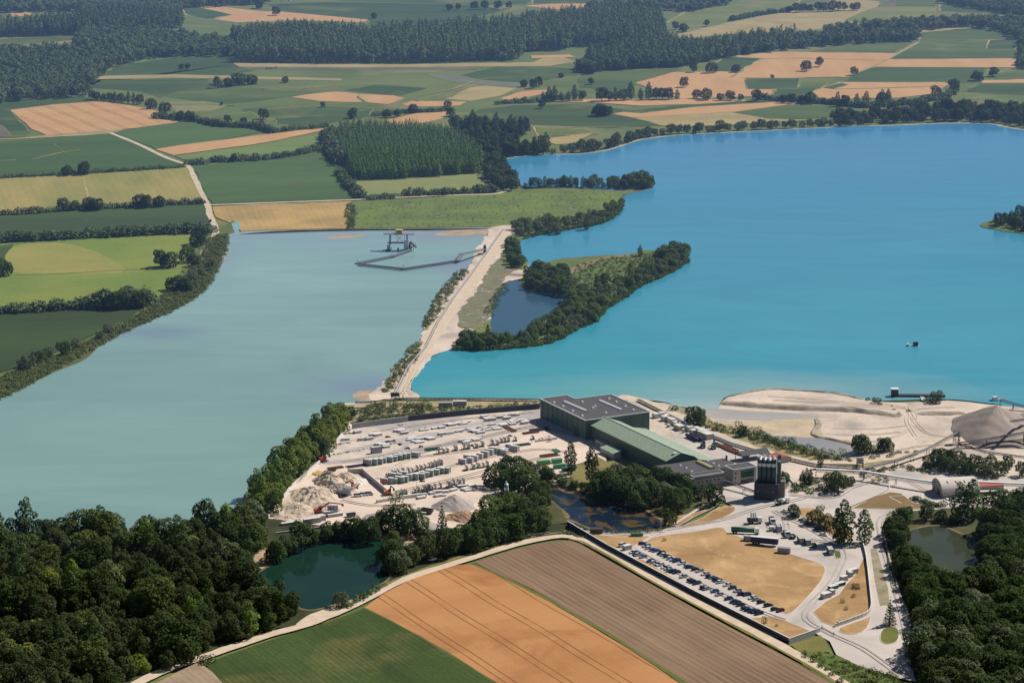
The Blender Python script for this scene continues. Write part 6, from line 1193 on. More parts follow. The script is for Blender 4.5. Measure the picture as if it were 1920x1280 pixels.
for x, y, lb in ((736,482,'knuckle pontoon after the first floating link'),(671,496,'knuckle pontoon at the left knee of the floating conveyor'),(757,506,'knuckle pontoon at the lowest bend of the floating conveyor'),(856,491,'knuckle pontoon before the steep floating link')):
    p = P(x, y); o = thing('knuckle_pontoon', lb, 'pontoon', (p.x, p.y, 0)); MB().box((0,0,.3),(5,4.5,.9)).build('deck', m_dark, o); mb = MB()
    for sx in (-1.5, 1.5):
        for sy in (-1.3, 1.3): mb.bar((sx, sy, .5), (0, 0, 3.8), .18)
    mb.build('frame', m_steel, o)
p = P(909, 476); o = thing('loading_hopper', 'dark loading head where the shore conveyor meets the causeway line', 'machine', (p.x, p.y, 0)); MB().box((0,0,3),(2.2,2.2,6)).build('frame', m_dark, o); MB().box((0,0,6.6),(1.4,1.4,1.4)).build('hopper', m_steel, o)
# boats, raft, jetty
p = P(1711, 650); o = thing('work_raft', 'small work raft floating alone on the blue lake', 'raft', (p.x, p.y, .1), R(4)); MB().box((0,0,.3),(8.5,3,.8)).build('deck', m_conc, o); MB().box((-3,0,1.3),(1.6,2,1.4)).build('hut', m_trim, o); MB().box((2,0,1.8),(3,2,2.6)).build('winch', m_dark, o); MB().bar((0,0,.6),(-.5,0,3.6),.15).build('mast', m_steel, o)
p = P(1722, 746); o = thing('floating_pontoon', 'long dark pontoon with a white hut moored at the sand spit', 'pontoon', (p.x, p.y, .1), R(-2)); MB().box((0,2,.7),(32,4,1.8)).build('deck', m_dark, o); MB().box((-14,2,3),(4,4,4)).build('hut', m_dark, o); MB().box((-14,2,5.1),(4.6,4.6,.35)).build('hut_roof', m_trim, o); MB().box((2,-4,.7),(2.4,9,.4)).build('gangway', m_conc, o)
mb = MB()
for i in range(13): mb.bar((-15+i*2.4,.2,1.6),(-15+i*2.4,.2,2.7),.1)
mb.bar((-15,.2,2.7),(15,.2,2.7),.12); mb.build('railing', m_trim, o)
p = P(1868, 752); o = thing('moored_boat', 'small workboat at the foot of the lakeside conveyor on the right', 'boat', (p.x, p.y, .1), R(20)); MB().add([(-4,-1.4,-.2),(3,-1.4,-.2),(5,0,-.2),(3,1.4,-.2),(-4,1.4,-.2),(-4,-1.7,1),(3,-1.7,1),(5.8,0,1.2),(3,1.7,1),(-4,1.7,1)],[(4,3,2,1,0),(5,6,7,8,9),(0,1,6,5),(1,2,7,6),(2,3,8,7),(3,4,9,8),(4,0,5,9)]).build('hull', m_steel, o); MB().box((-1,0,1.9),(3,2,1.8)).build('cabin', m_trim, o)
conveyor('inclined loading conveyor at the lake edge on the far right', [(1876,750,5),(1900,757,4),(1940,768,2)], 1.2, 12)
for x, y, lb in ((682,756,'dark barge at the lower sandbar'),(675,766,'rusty barge moored below the sandbar')):
    p = P(x, y); o = thing('barge', lb, 'barge', (p.x, p.y, .1), R(6)); MB().box((0,0,.5),(9,3.4,1.2),0,1.05).build('hull', m_rust if 'rusty' in lb else m_dark, o); MB().box((0,0,1.15),(8,2.4,.15)).build('deck', m_conc if 'rusty' in lb else m_steel, o)
p = P(722, 752); o = thing('drive_station', 'dark conveyor drive station at the foot of the causeway', 'machine', (p.x+6, p.y, 0)); mb = MB()
for i in range(4): mb.bar((i*2.2-3, 0, 0), (i*2.2-1, 0, 5.5), .25); mb.bar((i*2.2-1, 0, 0), (i*2.2-3, 0, 5.5), .2)
mb.build('frame', m_dark, o); MB().box((0,0,4.2),(5,2.4,2)).build('housing', m_darkwall, o)
p = P(703, 766); o = thing('rusty_frame', 'rusty triangular frame standing in the scrub', 'frame', (p.x, p.y, 0)); mb = MB(); mb.bar((-2,0,0),(0,0,4.6),.35); mb.bar((2,0,0),(0,0,4.6),.35); mb.bar((0,1.6,0),(0,0,4.6),.3); mb.build('beams', m_rust, o)
# ------------------------------------------------------------------ vehicles
ZY = {o.name.split('.')[0]: o.data.vertices[0].co.z for o in bpy.data.objects if o.type == 'MESH' and o.get('kind') == 'structure' and o.name.split('.')[0] in ('works_asphalt', 'yard_asphalt', 'yard_ground', 'quarry_ground')}
ZR = ZY['works_asphalt']+.01; ZQ = GZ
def wheels(mb_or, root, xs_, y, r=.32, w_=.22):
    for x in xs_:
        for s in (-1, 1): MB().cyl((x, s*y-w_/2, r), (x, s*y+w_/2, r), r, r, 12).build('wheel', m_tyre, root)
def car_proto(kind):
    if kind == 'hatch': prof = [(-2.05,.32),(-2.1,.75),(-1.95,1.0),(-.0,1.0),(1.0,.92),(1.9,.78),(2.05,.5),(2.0,.32)]; cab = [(-1.9,1.0),(-1.6,1.45),(.2,1.47),(1.05,.94)]
    elif kind == 'wagon': prof = [(-2.25,.32),(-2.3,.8),(-2.15,1.02),(.1,1.02),(1.1,.94),(2.1,.78),(2.3,.5),(2.2,.32)]; cab = [(-2.15,1.02),(-1.9,1.5),(.2,1.52),(1.15,.95)]
    else: prof = [(-2.2,.35),(-2.25,1.0),(-2.2,1.2),(.9,1.2),(1.5,1.05),(2.2,.9),(2.35,.5),(2.3,.35)]; cab = [(-2.2,1.2),(-2.15,1.95),(.7,1.95),(1.55,1.08)]
    b = MB(); w_ = .88; n = len(prof); vs = [(x, -w_, z) for x, z in prof]+[(x, w_, z) for x, z in prof]; b.add(vs, [tuple(range(n)), tuple(range(2*n-1, n-1, -1))]+[(i, n+i, n+(i+1) % n, (i+1) % n) for i in range(n)])
    k = len(cab); ww = .70; rf_ = [(cab[1][0]+.12, -ww+.04, cab[1][1]+.02), (cab[2][0]-.1, -ww+.04, cab[2][1]+.02), (cab[2][0]-.1, ww-.04, cab[2][1]+.02), (cab[1][0]+.12, ww-.04, cab[1][1]+.02)]
    b.add(rf_+[(x, y, z-.07) for x, y, z in rf_], [(0,1,2,3),(7,6,5,4),(0,4,5,1),(1,5,6,2),(2,6,7,3),(3,7,4,0)])
    g = MB(); vs = [(x, (-w_+.03 if z < 1.3 else -ww), z) for x, z in cab]+[(x, (w_-.03 if z < 1.3 else ww), z) for x, z in cab]; g.add(vs, [(0,1,2,3),(7,6,5,4),(0,4,5,1),(1,5,6,2),(2,6,7,3),(3,7,4,0)])
    wm = [MB().cyl((x, s*.8-.1, .32), (x, s*.8+.1, .32), .32, .32, 12).mesh('wheel', m_tyre) for x in (-1.35, 1.35) for s in (-1, 1)]
    return b.mesh('body', m_carp), g.mesh('windows', m_win), wm
CP = {k: car_proto(k) for k in ('hatch', 'wagon', 'van')}
PAINT = {'white': (.72,.72,.72), 'silver': (.42,.44,.46), 'black': (.012,.012,.016), 'navy blue': (.02,.04,.13), 'dark grey': (.055,.06,.07), 'blue': (.05,.12,.32), 'pale blue': (.25,.34,.44), 'dark red': (.14,.02,.02), 'dark green': (.02,.06,.05)}
def car(kind, colr, x, y, rz, label, group=None, z=None, name='parked_car', world=False):
    p = Vector((x, y, 0)) if world else P(x, y); o = bpy.data.objects.new(name, None); COL.objects.link(o); o.location = (p.x, p.y, ZR if z is None else z); o.rotation_euler = (0, 0, rz)
    b, g, wm = CP[kind]; c = PAINT[colr]; a = obj('body', b, o); a.color = (*c, 1); obj('windows', g, a)
    for w_ in wm: obj('wheel', w_, o)
    return tag(o, label, 'car' if kind != 'van' else 'van', group)
UP = [(215,403),(237,418),(257,430),(283,440),(302,447),(330,464),(350,472),(368,482),(388,494),(406,503),(425,511),(458,526),(495,543),(512,549),(545,562),(567,573),(602,592),(633,607),(652,613),(670,624),(686,631),(698,642),(740,660),(770,679),(803,697),(833,716),(862,720),(895,741),(920,750),(950,767),(995,787),(1035,810),(1068,820)]
UC = 'navy blue,silver,white,pale blue,blue,black,white,dark grey,white,silver,navy blue,white,silver,navy blue,dark grey,silver,white,black,silver,navy blue,black,white,white,dark grey,silver,black,navy blue,white,silver,black,black,dark green,dark red'.split(',')
LO = [(155,457),(175,466),(190,472),(218,485),(265,512),(285,520),(305,530),(322,535),(355,550),(370,560),(385,570),(405,576),(425,582),(467,608),(515,632),(530,640),(550,650),(597,677),(618,683),(662,700),(690,720),(748,746),(780,765),(800,772),(825,783),(853,805),(870,815),(890,823),(915,828),(935,838)]
LC = 'white,dark grey,silver,pale blue,navy blue,white,silver,white,white,silver,pale blue,black,navy blue,silver,dark grey,black,navy blue,black,silver,blue,silver,navy blue,dark grey,navy blue,black,dark grey,navy blue,navy blue,dark grey,black'.split(',')
ca = wang((1205,1022),(1463,1148))+math.pi/2
ORD = 'first second third fourth fifth sixth seventh eighth ninth tenth eleventh twelfth thirteenth fourteenth fifteenth sixteenth seventeenth eighteenth nineteenth twentieth'.split()
def rowlabel(i, n): return '%s from the %s end' % ((ORD[i], 'far') if i < n/2 else (ORD[n-1-i], 'near'))
for rowname, L_, C_ in (('upper row by the dry lawn', UP, UC), ('lower row by the boundary wall', LO, LC)):
    for i, ((x, y), c) in enumerate(zip(L_, C_)):
        k = random.choice(['hatch', 'hatch', 'wagon']); car(k, c, 1140+x/3.31, 900+(y+4)/3.31, ca+random.choice((0, math.pi))+random.gauss(0, .05), '%s car in the %s, %s' % (c, rowname, rowlabel(i, len(L_))), 'cars in the long car park')
for i, (x, y, c, k) in enumerate([(1095,207,'white','hatch'),(1118,219,'silver','wagon'),(1140,232,'white','van'),(1162,236,'navy blue','van'),(1205,262,'black','hatch'),(1225,272,'pale blue','hatch'),(1245,284,'navy blue','wagon'),(1265,291,'dark grey','hatch'),(1290,300,'blue','wagon'),(1306,318,'black','hatch'),(1322,328,'dark grey','hatch'),(1338,352,'white','hatch')]):
    car(k, c, 1140+x/3.31, 900+y/3.31, R(-20)+ (0 if i % 2 else math.pi), '%s %s parked under the truck yard trees, %s from the silo tower' % (c, 'van' if k == 'van' else 'car', ORD[i]), 'cars under the trees')
car('hatch', 'black', 395, 417, wang((388,384),(397,415)), 'small dark car driving on the chalk track at the upper left', z=GZ, name='car'); car('van', 'white', 811, 1054, wang((760,1085),(860,1055)), 'white van standing on the dirt road beside the pond trees', z=GZ, name='parked_van'); car('hatch', 'white', 128, 640, 0, 'x') if False else None
def truck(name, x, y, rz, label, body, L_=8, cabc='white', hb=2.6, mat=None, z=None, bz=1.2):
    p = P(x, y); o = thing(name, label, 'truck', (p.x, p.y, ZR if z is None else z), rz)
    c = MB(); c.add([(L_/2-2.3,-1.2,.7),(L_/2,-1.2,.7),(L_/2,1.2,.7),(L_/2-2.3,1.2,.7),(L_/2-2.3,-1.2,3.1),(L_/2-.5,-1.2,3.1),(L_/2-.5,1.2,3.1),(L_/2-2.3,1.2,3.1)], [(3,2,1,0),(4,5,6,7),(0,1,5,4),(1,2,6,5),(2,3,7,6),(3,0,4,7)])
    cb = c.build('cab', m_trim if cabc == 'white' else m_green, o); MB().add([(L_/2-.26+.05,-1.05,1.9),(L_/2-.26+.05,1.05,1.9),(L_/2-.48+.05,1.05,2.85),(L_/2-.48+.05,-1.05,2.85)],[(0,1,2,3)]).build('windscreen', m_win, cb)
    MB().box((-.2, 0, .85), (L_-.6, 1.0, .3)).build('chassis', m_dark, o)
    for x_ in (L_/2-1.2, -L_/2+1.2, -L_/2+2.5):
        for s in (-1, 1): MB().cyl((x_, s*1.05-.16, .5), (x_, s*1.05+.16, .5), .5, .5, 12).build('wheel', m_tyre, o)
    b0 = -L_/2; b1 = L_/2-2.6
    if body == 'box': MB().box(((b0+b1)/2, 0, bz+hb/2), (b1-b0, 2.45, hb)).build('box_body', mat or m_trim, o)
    elif body == 'flat': MB().box(((b0+b1)/2, 0, bz), (b1-b0, 2.45, .3)).build('flatbed', mat or m_dark, o)
    elif body == 'drum':
        MB().cyl((b0+.3, 0, 2.7), ((b0+b1)/2, 0, 2.3), .75, 1.25, 18, True).build('drum', mat or m_green, o, True); MB().cyl(((b0+b1)/2, 0, 2.3), (b1, 0, 2.0), 1.25, .8, 18).build('drum_front', m_trim, o, True); MB().bar((b0-.2,0,3.4),(b0-.6,0,1.4),.7,.3).build('chute', m_trim, o)
    elif body == 'tip':
        t = MB(); t.box(((b0+b1)/2, 0, 1.2), (b1-b0, 2.4, .16)); 
        for s in (-1.15, 1.15): t.box(((b0+b1)/2, s, 1.9), (b1-b0, .12, 1.4))
        t.box((b1, 0, 1.9), (.12, 2.4, 1.4)); t.box((b0, 0, 1.9), (.12, 2.4, 1.4)); t.build('tipper_body', mat or m_dark, o)
    elif body == 'tank': MB().cyl((b0, 0, 2.2), (b1, 0, 2.2), 1.05, 1.05, 18).build('tank', mat or m_green, o, True)
    return o
def T8(x, y): return 1360+x/8, 940+y/8
truck('mixer_truck', *T8(850,62), R(38), 'green drum concrete mixer truck parked in front of the silo tower', 'drum', 9)
truck('box_truck', *T8(700,350), R(-85), 'small white cab truck with dark box, upper middle of the truck yard', 'box', 6.5, hb=1.6, mat=m_dark); truck('frame_truck', *T8(915,530), R(-86), 'white cab truck with tall yellowish frame, centre of the truck yard', 'flat', 9)
truck('pump_truck', *T8(300,500), R(-7), 'long green pump truck with a white cab at the top edge of the dry lawn', 'tank', 14); truck('tube_truck', *T8(440,345), R(4), 'truck with three upright white tubes near the centre of the asphalt', 'tip', 7.5)
p = P(*T8(425,350)); o = thing('tube_rack', 'rack of three upright white tubes on the truck in the asphalt yard', 'tubes', (p.x, p.y, ZR)); 
for i in range(3): MB().cyl((-1.3+i*1.1, 0, 1.5), (-1.3+i*1.1, 0, 6.0), .42, .42, 12).build('tube', m_trim, o, True)
p = P(*T8(915,490)); o = thing('steel_frame', 'tall pale steel frame standing on the truck in the centre', 'frame', (p.x, p.y, ZR)); mb = MB()
for s in (-1.2, 1.2):
    mb.bar((s, 0, 1.4), (s, 0, 4.6), .2); mb.bar((s, 6, 1.4), (s, 6, 4.6), .2); mb.bar((s, 0, 4.6), (s, 6, 4.6), .2)
mb.bar((-1.2,0,4.6),(1.2,0,4.6),.2); mb.bar((-1.2,6,4.6),(1.2,6,4.6),.2); mb.build('beams', m_tanb, o)
p = P(*T8(585,672)); a = wang(T8(390,660), T8(760,695)); o = thing('semi_trailer', 'long navy blue tarpaulin semi-trailer on the edge of the dry lawn', 'trailer', (p.x, p.y, ZR), a)
MB().box((0,0,2.55),(13.4,2.5,2.8)).build('tarpaulin_body', m_blue, o); MB().box((0,0,3.98),(13.5,2.55,.12)).build('top_edge', m_trim, o); MB().box((0,0,.95),(13,1.2,.3)).build('chassis', m_dark, o)
for x_ in (-5.4,-4.1,-2.8):
    for s in (-1, 1): MB().cyl((x_, s*1.05-.16, .5), (x_, s*1.05+.16, .5), .5, .5, 12).build('wheel', m_tyre, o)
MB().box((4.6,0,.4),(.2,1.6,.8)).build('support', m_steel, o); p = P(*T8(345,605)); o = thing('front_container', 'grey container wall just left of the blue semi-trailer', 'container', (p.x, p.y, ZR), a); MB().box((0,0,1.3),(4.5,2.4,2.5)).build('container_body', m_cgrey, o); MB().box((0,-1.23,1.3),(1.6,.08,2)).build('door', m_steel, o)
def container(x, y, rz, L_, W_, h, mat, label, roof=None, name='container', z=None, door=True):
    p = P(x, y); o = thing(name, label, 'container', (p.x, p.y, ZR if z is None else z), rz); MB().box((0,0,h/2),(L_,W_,h)).build('container_body', mat, o)
    r_ = MB(); n = int(L_/.5)
    for i in range(n):
        for s in (-1, 1): r_.box((-L_/2+(i+.5)*L_/n, s*(W_/2+.02), h/2), (.16, .05, h*.9))
    r_.build('ribs', mat, o)
    if roof: MB().box((0,0,h+.06),(L_+.1,W_+.1,.12)).build('lid', roof, o)
    if door: MB().box((L_/2+.03,0,h/2),(.06,W_*.8,h*.85)).build('door', m_steel, o)
    return o
def skip(x, y, rz, L_, label, mat=None, z=None):
    p = P(x, y); o = thing('skip', label, 'skip', (p.x, p.y, ZR if z is None else z), rz); b = MB(); h = 1.6; w_ = 1.1; q = L_/2
    b.add([(-q+.7,-w_*.8,0),(q-.7,-w_*.8,0),(q-.7,w_*.8,0),(-q+.7,w_*.8,0),(-q,-w_,h),(q,-w_,h),(q,w_,h),(-q,w_,h)], [(3,2,1,0),(0,1,5,4),(1,2,6,5),(2,3,7,6),(3,0,4,7)]); b.build('skip_body', mat or m_green, o); m2 = MB(); m2.box((0,0,.9),(L_*.7,1.5,.1)); m2.build('load', m_conc, o); m3 = MB(); parapet(m3, [(-q,-w_),(q,-w_),(q,w_),(-q,w_)], h-.1, .14, .14); m3.build('rim', mat or m_green, o)
for x, y, L_, W_, h, mat, rf_, lb in [(695,455,2.6,2.2,2.2,m_cgrey,m_trim,'small grey cabin below the white truck'),(800,455,5.5,2.4,2.8,m_cgrey,None,'grey purple container left of the tall framed truck'),(1130,630,5.5,2.6,2.6,m_green,m_conc,'left of two green sided containers with pale lids'),(1230,655,5.5,2.6,2.6,m_green,m_conc,'right of two green sided containers with pale lids'),(1570,800,5.5,2.4,2.8,m_green,m_conc,'pale lidded container beside the small green island')]:
    container(*T8(x, y), R(-86), L_, W_, h, mat, lb, rf_)
skip(*T8(1010,570), R(-80), 4, 'small green skip right of the framed truck'); skip(*T8(1330,705), R(-80), 4, 'small green skip nearest the tree shadow')
container(*T8(880,790), wang(T8(800,800), T8(955,815)), 6.1, 2.4, 2.6, m_cgrey, 'grey ribbed container right of the blue semi-trailer', m_steel)
def Z3(x, y): return 1140+x/3.31, 900+y/3.31
for x, y, L_, mat, lb in [(1515,590,6,m_conc,'large pale grey container by the triangular lawn, top'),(1503,606,2,m_conc,'tiny pale cabin before the large container'),(1462,632,3.6,m_conc,'second pale container by the triangular lawn'),(1436,664,6,m_green,'long green bin by the triangular lawn'),(1396,682,5,m_green,'dark green bin left of the long green one'),(1352,738,5,m_conc,'white container with green end at the road bend'),(1390,718,2,m_conc,'small tank between the containers at the road bend')]:
    container(*Z3(x, y), R(38), L_, 2.2, 2.3 if mat is m_conc else 1.6, mat, lb, m_trim)
container(*Z3(178,355), R(3), 6, 1.8, 1.4, m_green2, 'low green skip container on the road before the algae pond', m_green); container(*Z3(118,438), R(35), 4, 2.4, 2.2, m_conc, 'white plant cabin at the far end of the car park', m_trim); car('van', 'white', *Z3(92,418), R(40), 'white van beside the plant cabin at the far end of the car park')
container(1118,1002, R(4), 6, 2.6, 2.4, paint('brown_timber', (.12,.075,.05), .8), 'brown timber cabin by the road before the algae pond', m_dark, name='timber_cabin')
# ------------------------------------------------------------------ yard stock
UXA = HA; UYA = HA+math.pi/2
def inst(name, meshes, x, y, rz, label, cat, group, z, sc_=(1, 1, 1)):
    p = P(x, y); o = bpy.data.objects.new(name, None); COL.objects.link(o); o.location = (p.x, p.y, z); o.rotation_euler = (0, 0, rz); o.scale = sc_
    for nm, me in meshes: obj(nm, me, o)
    return tag(o, label, cat, group)
def slabm(n, L_=5, W_=2.4, seed=0):
    g = random.Random(seed); out = []
    mb = MB()
    for i in range(3): mb.box((-L_*.35+i*L_*.35, 0, .1), (.25, W_, .2))
    out.append(('bearers', mb.mesh('bearers', m_dark)))
    for i in range(n): out.append(('slab', MB().box((g.uniform(-.15,.15), g.uniform(-.1,.1), .36+i*.34), (L_, W_, .22)).mesh('slab', m_white)))
    return out
SL = [slabm(3,5.0,2.4,1), slabm(4,4.6,2.2,2), slabm(2,5.4,2.6,3), slabm(3,4.2,2.6,4)]
o7 = lambda x, y: (600+x/8, 750+y/8); o6 = lambda x, y: (780+x/6.4, 760+y/6.4); o9 = lambda x, y: (700+x/8, 840+y/8)
slabs = [o7(*q) for q in ((815,390),(505,510),(385,612),(630,618),(685,612),(800,545),(860,548),(1170,485),(1225,500),(1265,525),(1560,470),(1380,590),(1370,615),(1440,640),(1480,620),(1570,590),(1640,600),(880,688),(940,700),(985,712))]
slabs += [o6(*q) for q in ((240,290),(310,285),(380,250),(430,255),(500,242),(570,238),(310,360),(360,350),(430,340),(490,330),(660,300),(680,325),(720,330),(790,280),(830,300),(800,310),(900,262),(935,285),(960,290),(1010,255),(1050,262),(1060,240),(1130,225),(1160,245),(1180,230),(1260,210),(1300,235),(1310,210),(820,160),(860,170),(900,188),(870,195),(1000,165),(1050,160),(1100,145),(1150,140),(1200,132),(560,450),(590,440),(680,425),(730,420))]
slabs += [(x+random.uniform(4, 9), y-random.uniform(-4, 4)) for x, y in slabs if random.random() < .45]
for i, (x, y) in enumerate(slabs): inst('slab_stack', random.choice(SL), x, y, UYA+random.gauss(0, .03), 'low stack of white concrete slabs lying on dark bearers in the upper yard', 'slab stack', 'white slab stacks in the upper yard', ZY['yard_asphalt'])
for i, (x, y) in enumerate([o9(*q) for q in ((640,745),(720,770),(900,700),(960,690),(980,740),(1020,735),(1080,680),(1200,655),(1380,640),(1440,655),(1480,595),(1330,600))]): inst('slab_stack', random.choice(SL), x, y, UYA+random.gauss(0, .12), 'low stack of white slabs beside the long row of panel racks near the gravel heap', 'slab stack', 'white slab stacks above the gravel heap', ZY['yard_ground'])
def unit(mat, em, L_=4.6, H_=2.9, W_=2.0):
    a = [('panel_pack', MB().box((0,0,H_/2+.15),(L_-.4,W_,H_)).mesh('panel_pack', mat)), ('cap', MB().box((0,0,H_+.2),(L_-.5,W_*.9,.1)).mesh('cap', m_white))]
    e = MB()
    for s in (-1, 1): e.bar((s*(L_/2-.1), -W_/2-.05, 0), (s*(L_/2-.1), -W_/2-.05, H_+.15), .2); e.bar((s*(L_/2-.1), W_/2+.05, 0), (s*(L_/2-.1), W_/2+.05, H_+.15), .2); e.bar((s*(L_/2-.1), -W_/2, H_+.1), (s*(L_/2-.1), W_/2, H_+.1), .16)
    for s in (-1, 1): e.box((0, s*(W_/2+.03), .25), (L_, .1, .3))
    return a+[('end_frame', e.mesh('end_frame', em))]
UG, UW, UB = unit(m_cgrey, m_green2), unit(m_cgrey, m_white), unit(m_green, m_green2)
r1_ = [o7(*q) for q in ((720,985),(800,975),(880,960),(950,945),(1030,930),(1100,915),(1170,900),(1240,890),(1310,880),(1435,865))]
r2_ = [o9(*q) for q in ((170,540),(240,535),(300,530),(400,525),(480,515),(540,490),(620,480),(705,465),(780,440),(840,425),(930,400),(1010,385),(1075,375),(290,470),(380,460),(460,445))]
r3_ = [o6(*q) for q in ((560,705),(620,670),(650,690),(700,670),(770,640),(830,625),(880,600),(930,580),(1010,585),(1060,580),(1180,555),(1120,540),(1060,600),(1150,530))]
GL = [('grey wall unit pack with bright green end frames in the upper storage row', 'green framed units, upper row'), ('grey wall unit pack with bright green end frames in the lower storage row', 'green framed units, lower row'), ('grey wall unit pack with white end frames in the right storage row', 'white framed units, right row')]
for rr, ms, gl in ((r1_, UG, GL[0]), (r2_, UG, GL[1]), (r3_, UW, GL[2])):
    for x, y in rr: inst('wall_unit_pack', ms, x, y+1, R(-25)+random.gauss(0, .03), gl[0], 'panel pack', gl[1], ZY['yard_ground'], (random.uniform(.8, 1.3), 1, random.uniform(.85, 1.08)))
inst('wall_unit_pack', unit(m_cgrey, m_cgrey, 6, 3.4), *o7(845,810), UYA, 'single tall grey panel standing alone on the yard asphalt', 'panel pack', None, ZY['yard_asphalt'])
def aframe(mat, fm, n=3, H_=2.8, L_=3.2):
    f = MB()
    for s in (-1, 1): f.bar((s*L_*.42, -.75, 0), (s*L_*.42, 0, H_), .14); f.bar((s*L_*.42, .75, 0), (s*L_*.42, 0, H_), .14)
    f.box((0, 0, .12), (L_, 1.7, .2)); out = [('rack_frame', f.mesh('rack_frame', fm))]
    for i in range(n):
        y = .3+i*.16; out.append(('panel', MB().add([(-L_/2,-y-.42,.25),(L_/2,-y-.42,.25),(L_/2,-y-.30,.25),(-L_/2,-y-.30,.25),(-L_/2,-y+.12,H_),(L_/2,-y+.12,H_),(L_/2,-y+.2,H_),(-L_/2,-y+.2,H_)],[(3,2,1,0),(4,5,6,7),(0,1,5,4),(1,2,6,5),(2,3,7,6),(3,0,4,7)]).mesh('panel', mat)))
    return out
AF = [aframe(m_white, m_green, 3), aframe(m_white, m_dark, 2, 3.1, 2.4), aframe(m_white, m_green, 1, 2.6, 2.8)]
g1 = [o6(*q) for q in ((265,590),(320,580),(370,570),(470,550),(570,535),(620,528),(720,515),(790,500),(910,485),(970,480),(1020,455),(1060,450),(1100,440),(1190,432),(1400,415))]
g2 = [o6(*q) for q in ((600,785),(680,772),(740,758),(800,752),(850,740),(950,728),(1020,712),(1090,680),(1190,675),(1250,665))]
g3 = [o9(*q) for q in ((290,420),(330,425),(370,400),(440,395),(520,385),(580,380),(650,355),(710,335),(770,320),(830,300),(880,295),(930,280),(970,270),(1005,260))]
g4 = [o9(*q) for q in ((430,700),(480,700),(620,680),(670,668),(750,645),(790,635),(830,640),(870,640),(920,625),(1000,615),(1120,595),(1160,580),(1200,560),(1280,560),(1345,550))]
for gi, (rr, lb, gp) in enumerate(((g1, 'A-frame rack of white panels in the long row across the upper yard', 'A-frame racks, upper row'), (g2, 'A-frame rack of white panels in the row above the dark yard corner tree', 'A-frame racks, right row'), (g3, 'A-frame rack of white panels behind the lower storage row', 'A-frame racks, middle row'), (g4, 'A-frame rack of white panels in the row above the gravel heap', 'A-frame racks, bottom row'))):
    for x, y in rr: inst('panel_rack', random.choice(AF), x, y+1, UXA+math.pi+random.gauss(0, .12), lb, 'panel rack', gp, ZY['yard_ground'], (1, 1, random.uniform(.85, 1.15)))
# beams
def beams(x, y, rz, n, L_, mat, label, z=None, cat='beams'):
    p = P(x, y); o = thing('beam_stack', label, cat, (p.x, p.y, ZY['yard_ground'] if z is None else z), rz); g = random.Random(n*7)
    for i in range(n): MB().box((g.uniform(-.8,.8), -n*.35+i*.75, .3+(i % 2)*.3), (L_, .45, .5)).build('beam', mat, o)
beams(*o6(1130,300), HA, 5, 12, m_rust, 'dark brown beams below the slab stacks in the upper yard'); beams(*o6(1480,310), UYA, 6, 12, m_dark, 'dark steel moulds before the hall door'); beams(*o6(1380,345), UYA, 4, 10, m_rust, 'rusty beams left of the dark moulds'); beams(*o6(1560,430), UYA, 3, 14, m_conc, 'long thin pale beams before the hall')
beams(*o6(1290,490), UYA, 4, 9, m_green, 'green moulds at the right end of the rack row'); beams(*o6(1600,620), UYA, 6, 11, m_rust, 'rusty and green trusses above the green containers'); beams(*o6(1690,565), HA, 4, 6, m_green2, 'bright green mould on the truss pile'); beams(*o6(200,545), UYA, 6, 9, m_green, 'green steel forms left of the upper rack row')
beams(*o9(1100,640), UYA, 4, 30, m_dark, 'long dark rail track beam along the bottom rack row'); beams(669,876, UYA, 5, 12, m_dark, 'dark green frames at the left end of the upper storage row'); beams(630,880, UYA, 4, 9, m_rust, 'brown steel boxes above the crushed heap'); beams(618,886, UYA, 3, 7, m_dark, 'dark plates above the yellow pipes'); beams(596,890, R(60), 6, 6, m_yel, 'bundle of yellow ochre pipes at the top of the sand heap')
for x, y, L_, lb in ((1530,720,9,'left'),(1690,700,7,'upper'),(1720,765,8,'middle'),(1830,800,9,'right')):
    container(*o6(x, y), UYA-.15, L_*.8, 2.6, 2.2, m_green2 if lb != 'right' else m_green, 'bright green container beside the pond corner of the yard, %s one' % lb, z=ZY['yard_ground'])
container(835,765, R(3), 8, 2.4, 2.6, m_cgrey, 'grey container behind the yard scrub, left', z=GZ); container(862,762, R(3), 8, 2.4, 2.4, m_cgrey, 'grey container behind the yard scrub, right', m_white, z=GZ); beams(782,766, R(5), 3, 8, m_rust, 'rusty scrap pile behind the yard scrub', z=GZ)
# long pale walls and blocks at the lower left of the yard
for x, y, L_, h, lb in ((545,985,10,1.2,'long low grey beam at the foot of the sand heap'),(585,983,9,2.6,'grey concrete box unit behind the dark pond tree'),(603,978,4,2.6,'small grey block right of the concrete box unit'),(616,970,5,2.8,'grey block left of the tall panels'),(628,970,8,1.4,'pale low blocks below the tall panels')):
    container(x, y, UYA, L_, 2, h, m_cgrey, lb, m_white, 'concrete_block', ZY['yard_ground'], False)
for i, (x, y) in enumerate(((618,968),(624,968),(630,968))): inst('upright_panel', [('panel', MB().box((0,0,2.6),(2.0,.8,5.2)).mesh('panel', m_cgrey))], x, y, UYA, 'tall grey upright panel beside the red excavator, %s of three' % ('left', 'middle', 'right')[i], 'panel', None, ZY['yard_ground'])
skip(658,970, UYA, 5, 'dark green skip near the lower bay of the yard', m_dgreen, ZY['yard_ground'])
